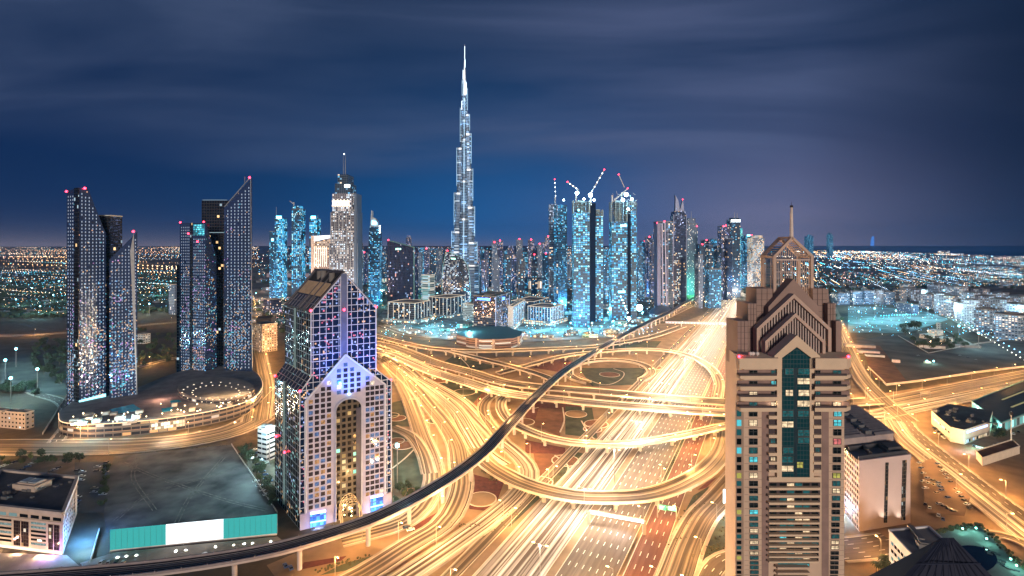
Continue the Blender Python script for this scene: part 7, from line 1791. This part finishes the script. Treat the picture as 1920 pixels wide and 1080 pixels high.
for a, b_, n, rz in (((1826, 838), (1840, 843), 3, .9), ((1850, 843), (1880, 832), 5, .9), ((1900, 815), (1918, 808), 3, .9)): car_row(a, b_, n, rz, "between the corner showroom and the walled yard", .8)
for a, b_, n, rz in (((470, 855), (505, 905), 9, .6), ((478, 845), (498, 870), 5, .6), ((480, 905), (500, 930), 4, .6)): car_row(a, b_, n, rz, "below the trees beside the arch tower", .8)
for a, b_, n, rz in (((470, 705), (487, 735), 7, 1.2),): car_row(a, b_, n, rz, "behind the mall podium drum", .8)
for a, b_, n, rz in (((525, 1060), (545, 1068), 3, 2.2), ((690, 965), (700, 985), 2, .5), ((762, 992), (770, 996), 2, .4)): car_row(a, b_, n, rz, "near the metro track at the foot of the arch tower", .9)
for a, b_, n, rz in (((1705, 672), (1722, 668), 2, .1), ((1800, 668), (1830, 676), 3, .3)): car_row(a, b_, n, rz, "on the bare construction site", .9)
t = thing("site_truck", "truck with bright working headlamps on the bare construction site", "truck"); p = P(1740, 682)
b = MB(); b.box((p.x, p.y, .8), (6, 2.4, 2.2)); b.build("body", simple("truck_paint", (.5, .45, .3), .5), t); b = MB(); b.box((p.x - 4, p.y, .8), (1.9, 2.3, 2.6)); b.build("cab", simple("truck_paint", (.5, .45, .3), .5), t)
b = MB(); b.ball((p.x - 3, p.y - 2, 4), .9); b.ball((p.x + 6, p.y - 2, 4), .9); b.build("work_lamp", HEADC, t); light('POINT', p + Vector((0, -4, 5)), 9000, (.5, 1, .85), t, .5)

# ------------------------------------------------------------------ trees
LEAF = [simple("leaf_dark", (.035, .055, .025), .9, noise=.6, scale=1.2), simple("leaf_mid", (.06, .08, .03), .9, noise=.6, scale=1.4)]
BARK = simple("bark", (.10, .07, .05), .9)
def tree_proto(seed, h, r, lm):
    rr = random.Random(seed); t = thing("tree", "x", "tree", (0, 0, -500), "g")
    b = MB(); b.local = True; b.tube((0, 0, 0), (.1, 0, h * .5), .28, .18, 6)
    for k in range(5): a = rr.uniform(0, 6.3); b.tube((.1, 0, h * .42), (math.cos(a) * r * .55, math.sin(a) * r * .55, h * rr.uniform(.6, .85)), .12, .04, 4)
    b.build("trunk", BARK, t); b = MB(); b.local = True
    blobs = [(rr.uniform(-.6, .6) * r, rr.uniform(-.6, .6) * r, h * rr.uniform(.5, .9), r * rr.uniform(.35, .6)) for _ in range(8)]
    for (x, y, z, q) in blobs:
        for _ in range(34):
            d = Vector((rr.gauss(0, 1), rr.gauss(0, 1), rr.gauss(0, 1))).normalized() * q * rr.uniform(.6, 1.05); c = Vector((x, y, z)) + d
            u = d.orthogonal().normalized(); v = d.cross(u).normalized(); s = rr.uniform(.28, .5); u, v = (u + d * rr.uniform(-.06, .06)) * s, v * s
            b.face([c - u - v, c + u - v * .4, c + u * .6 + v, c - u * .7 + v * .8])
    b.build("crown", LEAF[lm], t)
    return t
def palm_proto():
    t = thing("palm_tree", "x", "palm", (0, 0, -500), "g"); b = MB(); b.local = True; b.tube((0, 0, 0), (.2, 0, 7), .22, .16, 6); b.build("trunk", BARK, t)
    b = MB(); b.local = True
    for k in range(13):
        a = k * 2 * math.pi / 13; d = Vector((math.cos(a), math.sin(a), 0)); s = Vector((-d.y, d.x, 0)); pts = [Vector((.2, 0, 7)) + d * (3.2 * q) + Vector((0, 0, 1.2 * math.sin(q * 2.6) - 1.3 * q * q)) for q in (0, .35, .7, 1)]
        for m in range(3): w0, w1 = (.15, .45, .35, .05)[m], (.15, .45, .35, .05)[m + 1]; b.face([pts[m] - s * w0, pts[m] + s * w0, pts[m + 1] + s * w1, pts[m + 1] - s * w1])
    b.build("crown", LEAF[1], t); return t
TREES = [tree_proto(1, 7, 3.4, 0), tree_proto(2, 6, 2.8, 1), tree_proto(3, 9, 4.2, 0), palm_proto()]
tu = set()
def tree(x, y, i, s, label, grp, z=0):
    o = TREES[i]
    if i in tu: o = copy_tree(o)
    tu.add(i); o.location = P(x, y) + Vector((0, 0, z)); o.rotation_euler = (0, 0, R.uniform(0, 6.3)); s *= R.uniform(.8, 1.2); o.scale = (s, s, s * R.uniform(.85, 1.1)); o['label'] = label; o['group'] = grp
def scatter(n, poly, kinds, s, label, grp):
    xs = [p[0] for p in poly]; ys = [p[1] for p in poly]; k = 0
    while k < n:
        x, y = R.uniform(min(xs), max(xs)), R.uniform(min(ys), max(ys)); ins = False
        for i in range(len(poly)):
            (x0, y0), (x1, y1) = poly[i], poly[i - 1]
            if (y0 > y) != (y1 > y) and x < (x1 - x0) * (y - y0) / (y1 - y0) + x0: ins = not ins
        if ins: tree(x, y, R.choice(kinds), s, label, grp); k += 1
scatter(46, [(70, 640), (128, 650), (130, 735), (95, 715), (60, 690)], (0, 2), 1.25, "dark leafy tree in the unlit park left of the mirror towers", "trees of the unlit left park")
scatter(16, [(0, 722), (70, 728), (70, 745), (0, 740)], (0, 2), 1.2, "dark leafy tree in the row below the unlit park lawn", "trees in a row below the left park")
scatter(40, [(258, 622), (335, 610), (335, 680), (262, 690)], (0, 1, 2), 1.2, "dark tree in the park between the mirror tower pairs", "trees between the mirror towers")
scatter(20, [(0, 855), (150, 858), (150, 872), (0, 880)], (0, 1), .8, "small tree among the cars behind the beige office building", "trees behind the beige office")
scatter(16, [(196, 880), (206, 880), (196, 965), (184, 965)], (1,), .65, "small tree along the car park edge of the sand lot", "trees along the sand lot car park")
scatter(30, [(440, 838), (462, 838), (520, 930), (515, 960), (475, 890)], (0, 1, 2), .8, "leafy tree beside the white wall of the sand lot", "trees beside the sand lot wall")
scatter(22, [(735, 900), (800, 930), (780, 945), (738, 958)], (1, 0), .7, "leafy tree at the right foot of the arch tower", "trees right of the arch tower")
scatter(24, [(1690, 640), (1800, 632), (1830, 650), (1745, 668)], (0, 2), 1.3, "dark tree in the walled villa garden", "trees in the villa garden")
scatter(6, [(1688, 618), (1720, 618), (1720, 640), (1688, 640)], (2,), 2.0, "large dark tree at the left of the villa garden", "large trees by the villa")
scatter(12, [(1640, 1072), (1680, 1060), (1690, 1085), (1640, 1085)], (3,), .9, "palm beside the white slit windowed block", "palms by the white block")
scatter(14, [(300, 655), (335, 650), (335, 668), (300, 675)], (3,), 1.1, "palm beside the street between the mirror towers", "palms between the mirror towers")
scatter(8, [(1868, 805), (1880, 805), (1880, 825), (1868, 825)], (0,), .9, "dark tree between the corner showroom and the shed", "trees by the corner showroom")
hb_ = MB()
for (x0, y0, x1, y1, n, w_) in ((225, 857, 430, 836, 150, 2.0), (1310, 795, 1235, 905, 90, 2.5), (1325, 925, 1250, 1035, 130, 4), (1385, 975, 1300, 1080, 150, 6), (1090, 855, 905, 1012, 200, 3), (1195, 785, 1105, 848, 70, 2), (905, 880, 930, 905, 30, 2), (838, 985, 900, 985, 40, 3), (600, 1070, 690, 1045, 50, 2.5), (815, 850, 850, 935, 60, 2.0)):
    for k in range(n):
        s = R.random(); p = P(x0 + (x1 - x0) * s, y0 + (y1 - y0) * s); q_ = R.uniform(.35, .8)
        hb_.ball((p.x + R.uniform(-w_, w_), p.y + R.uniform(-w_, w_), .3), q_, n=5, m=3, sz=R.uniform(.7, 1.2))
tag(hb_.build("shrubbery", simple("shrub_leaf", (.07, .065, .03), 1, noise=.6, scale=1.0)), kind='stuff')

# ------------------------------------------------------------------ the far town: houses, groves and lamps as masses
HM = [simple("house_pale", (.16, .16, .16), .9), simple("house_grey", (.09, .095, .10), .9), facade("house_lit", (.13, .13, .14), (.1, .1, .1), 6, 4, .5, .4, .4, (WARM, COOL, WHITE), 1.6)]
hs = MB(); tr = MB(); lm = MB()
LC = [emit("town_warm", (1, .56, .24), 8), emit("town_white", (1, .86, .70), 8), emit("town_cyan", (.08, .66, .95), 8), emit("town_blue", (.25, .6, 1), 8), emit("town_pink", (1, .42, .40), 9)]
def lampdot(x, y, r, mi, h=9):
    c = (x, y, h); o = [(c[0] + r, c[1], c[2]), (c[0], c[1] - r, c[2]), (c[0] - r, c[1], c[2]), (c[0], c[1] + r, c[2])]
    for k in range(4): lm.face([o[k], o[(k + 1) % 4], (c[0], c[1], c[2] - r)][::1], None, mi); lm.face([o[(k + 1) % 4], o[k], (c[0], c[1], c[2] + r)], None, mi)
def sector(n, px0, px1, d0, d1, wts, line=.55, dens=1.0, houses=.6, groves=.3, skip=None):
    k = 0
    while k < n:
        D = d0 * (d1 / d0) ** R.random(); px = R.uniform(px0, px1); x = (px - CX) / F * D; y = D
        if skip and skip(px, HY + HC * F / D): continue
        r = D * .00042 * R.uniform(.6, 1.5) * (1.7 if R.random() < .05 else 1); mi = R.choices(range(5), wts)[0]
        if R.random() < line:
            a = R.choice((.4736, .4736 + math.pi / 2)) ; dx, dy = math.sin(a), math.cos(a); m = R.randint(4, 14); s = max(26, D * .011)
            for j in range(m):
                X, Y = x + dx * s * j, y + dy * s * j
                if Y < d0 * .9: break
                q_ = CX + X / Y * F
                if not (px0 - 5 < q_ < px1 + 5) or (skip and skip(q_, HY + HC * F / Y)): continue
                lampdot(X, Y, r * .8, mi); k += 1
        else: lampdot(x, y, r, mi, R.uniform(4, 14)); k += 1
        if R.random() < houses: hs.box((x + R.uniform(-30, 30), y + R.uniform(8, 40), 0), (R.uniform(10, 24), R.uniform(9, 20), R.uniform(5, 10)), -.47, R.choice((0, 0, 1, 2)), False)
        if R.random() < groves:
            for _ in range(3 + int(groves * 2)): tr.ball((x + R.uniform(-45, 45), y + R.uniform(-45, 45), 4), R.uniform(4, 9), n=6, m=3, sz=.8)
sea_y = lambda px: 469 if px < 1600 else 469.5 + (px - 1590) * .036
sk_r = lambda px, py: py < sea_y(px) + .8 or (py > 575 and px < 1740) or (py > 540 and px > 1690) or px < 1528 and py > 500 or (py > 560)
sector(3200, 1525, 1990, 1500, 14000, (.22, .30, .26, .20, .02), .45, skip=sk_r)
sector(700, 1430, 1535, 900, 4500, (.25, .3, .25, .2, 0), .5, houses=1.0, groves=.6, skip=lambda a, c_: 1450 - .40 * (c_ - HY) < a < 1450 + .1 * (c_ - HY) * 0 + 8)
sector(900, 1700, 1990, 1100, 3500, (.15, .35, .25, .25, 0), .5, skip=sk_r)
sector(700, 1440, 1700, 5000, 22000, (.45, .35, .08, .08, .04), .6, skip=sk_r, houses=.1, groves=.1)
sk_l = lambda px, py: py > 610
sector(1500, -60, 335, 1150, 3200, (.30, .20, .34, .16, 0), .35, skip=lambda a, c_: c_ > 605 or (c_ > 560 and 330 > a > 255 and R.random() < .6), houses=.8, groves=3.0)
sector(1100, -80, 480, 3400, 16000, (.55, .32, .05, .06, .02), .8, houses=.1, groves=.1)
sector(500, -80, 480, 5500, 22000, (.5, .38, .06, .06, 0), .7, houses=.05, groves=0)
sector(900, 480, 740, 1300, 9000, (.2, .26, .3, .16, .08), .45)
sector(1100, 700, 1440, 1400, 9000, (.22, .24, .3, .2, .04), .45)
sector(900, 480, 1440, 6000, 40000, (.35, .3, .15, .2, 0), .7, houses=0, groves=0)
sector(500, -80, 480, 16000, 45000, (.6, .35, 0, .05, 0), .5, houses=0, groves=0)
sector(500, 475, 620, 950, 1500, (.2, .35, .1, .05, .3), .6)
for k in range(900):
    x, y = R.uniform(720, 1235), R.uniform(540, 636); p = P(x, y); lampdot(p.x, p.y, R.uniform(.25, .7), R.choices(range(5), (.08, .3, .4, .2, .02))[0], R.uniform(3, 9))
for k in range(260):
    x, y = R.uniform(1590, 1900), R.uniform(570, 632); p = P(x, y); lampdot(p.x, p.y, R.uniform(.3, .7), R.choices((2, 3, 1), (.5, .35, .15))[0], R.uniform(2, 6))
for k in range(14): p = P(1652 + k * 5, 597 - k * .2); lampdot(p.x, p.y, 1.1, 2, 6)
for k in range(20): p = P(1742 + k * 10, 572 + k * 5.8); lampdot(p.x, p.y, .9, 3, 8)
for k in range(26): p = P(1745 + k * 8, 577 + k * 4.9); lampdot(p.x, p.y, .7, 1, 7)
for k in range(40): p = P(-20 + k * 9, 484 + k * .5); lampdot(p.x, p.y, 4, 0, 10); p = P(-20 + k * 9, 496 + k * .3); lampdot(p.x, p.y, 3, 0, 10)
tag(lm.build("town_lamps", LC), kind='stuff'); tag(hs.build("town_houses", HM), kind='stuff'); tag(tr.build("groves", LEAF[0]), kind='stuff')
FAR = thing("district_light", "tall floodlight pole among the low houses of the far town", "lamp mast", (0, 0, -500), "floodlight poles of the far town")
b = MB(); b.local = True; b.tube((0, 0, 0), (0, 0, 24), .4, .3, 6); b.build("pole", POLE, FAR); b = MB(); b.local = True; b.ball((0, 0, 25), 1.4); b.build("lamp_globe", HEADC, FAR)
TE, BLc, WM, WT = (.12, .75, .95), (.25, .6, 1), (1, .55, .22), (1, .85, .7)
for i, (x, y, e, c) in enumerate([(1710, 593, 260000, (.45, .85, 1)), (1640, 600, 120000, TE), (1610, 607, 120000, TE), (1680, 605, 110000, TE), (1740, 600, 120000, TE), (1760, 590, 120000, BLc), (1830, 618, 120000, TE), (1835, 655, 40000, TE), (1798, 639, 30000, TE), (1790, 600, 160000, WT), (1840, 612, 160000, WT), (1735, 566, 220000, WT), (1770, 560, 220000, WT), (1815, 575, 220000, WT), (1870, 590, 220000, WT), (1905, 600, 200000, WT), (1640, 575, 160000, BLc), (1600, 580, 150000, BLc), (1620, 545, 240000, TE), (1680, 530, 300000, TE), (1740, 520, 400000, BLc), (1800, 520, 400000, BLc), (1860, 530, 300000, BLc), (1600, 510, 500000, BLc), (1660, 500, 700000, WT), (1720, 500, 700000, BLc), (1800, 500, 700000, WT), (1880, 510, 500000, BLc), (1560, 490, 900000, WT), (1640, 485, 1200000, WM), (1740, 490, 1000000, WT), (1850, 495, 900000, BLc), (20, 540, 200000, TE), (60, 555, 160000, TE), (100, 570, 140000, TE), (30, 580, 140000, TE), (75, 595, 120000, TE), (110, 540, 200000, TE), (300, 560, 180000, TE), (280, 590, 120000, WM), (320, 540, 250000, WM), (20, 500, 700000, WM), (120, 500, 700000, WM), (260, 495, 900000, WM), (380, 490, 900000, WM), (440, 515, 500000, WT), (60, 470, 2500000, WM), (200, 470, 2500000, WM), (330, 472, 2500000, WM), (450, 475, 2000000, WT), (10, 715, 15000, TE), (30, 690, 8000, TE), (70, 735, 20000, (.2, .6, 1)), (20, 755, 20000, TE), (505, 870, 9000, (.2, 1, .6)), (530, 905, 6000, (.3, 1, .7)), (745, 905, 4000, (.3, 1, .6))]):
    o = FAR if i == 0 else copy_tree(FAR); o.location = P(x, y); light('POINT', (0, 0, 26), e * (.10 if x > 1780 and 550 < y < 665 else .16 if c == WT and y > 540 else .25 if x < 130 and y < 620 else .3 if x > 1860 and y > 540 else 1.5 if c == TE and y > 590 and x > 1590 else .6 if x > 1560 and y > 540 else 1), c, o, 1.5, local=True)

for o in list(CARS.values()) + TREES:      # drop unused prototypes
    if o['label'] == 'x':
        for ch in list(o.children): bpy.data.objects.remove(ch)
        bpy.data.objects.remove(o)
# ------------------------------------------------------------------ night haze over the whole town
hz = MB(); hz.prism([(-14000, -3500), (14000, -3500), (14000, 18000), (-14000, 18000)], -1.2, 800, bottom=True)
hm = bpy.data.materials.new("haze"); hm.use_nodes = True; t = NT(hm.node_tree)
v = t('ShaderNodeVolumePrincipled', {'Color': (.10, .40, 1.0), 'Density': .000032, 'Anisotropy': .45})
t('ShaderNodeOutputMaterial', {'Volume': v})
tag(hz.build("haze", hm), kind='stuff')
cy.volume_bounces = 0
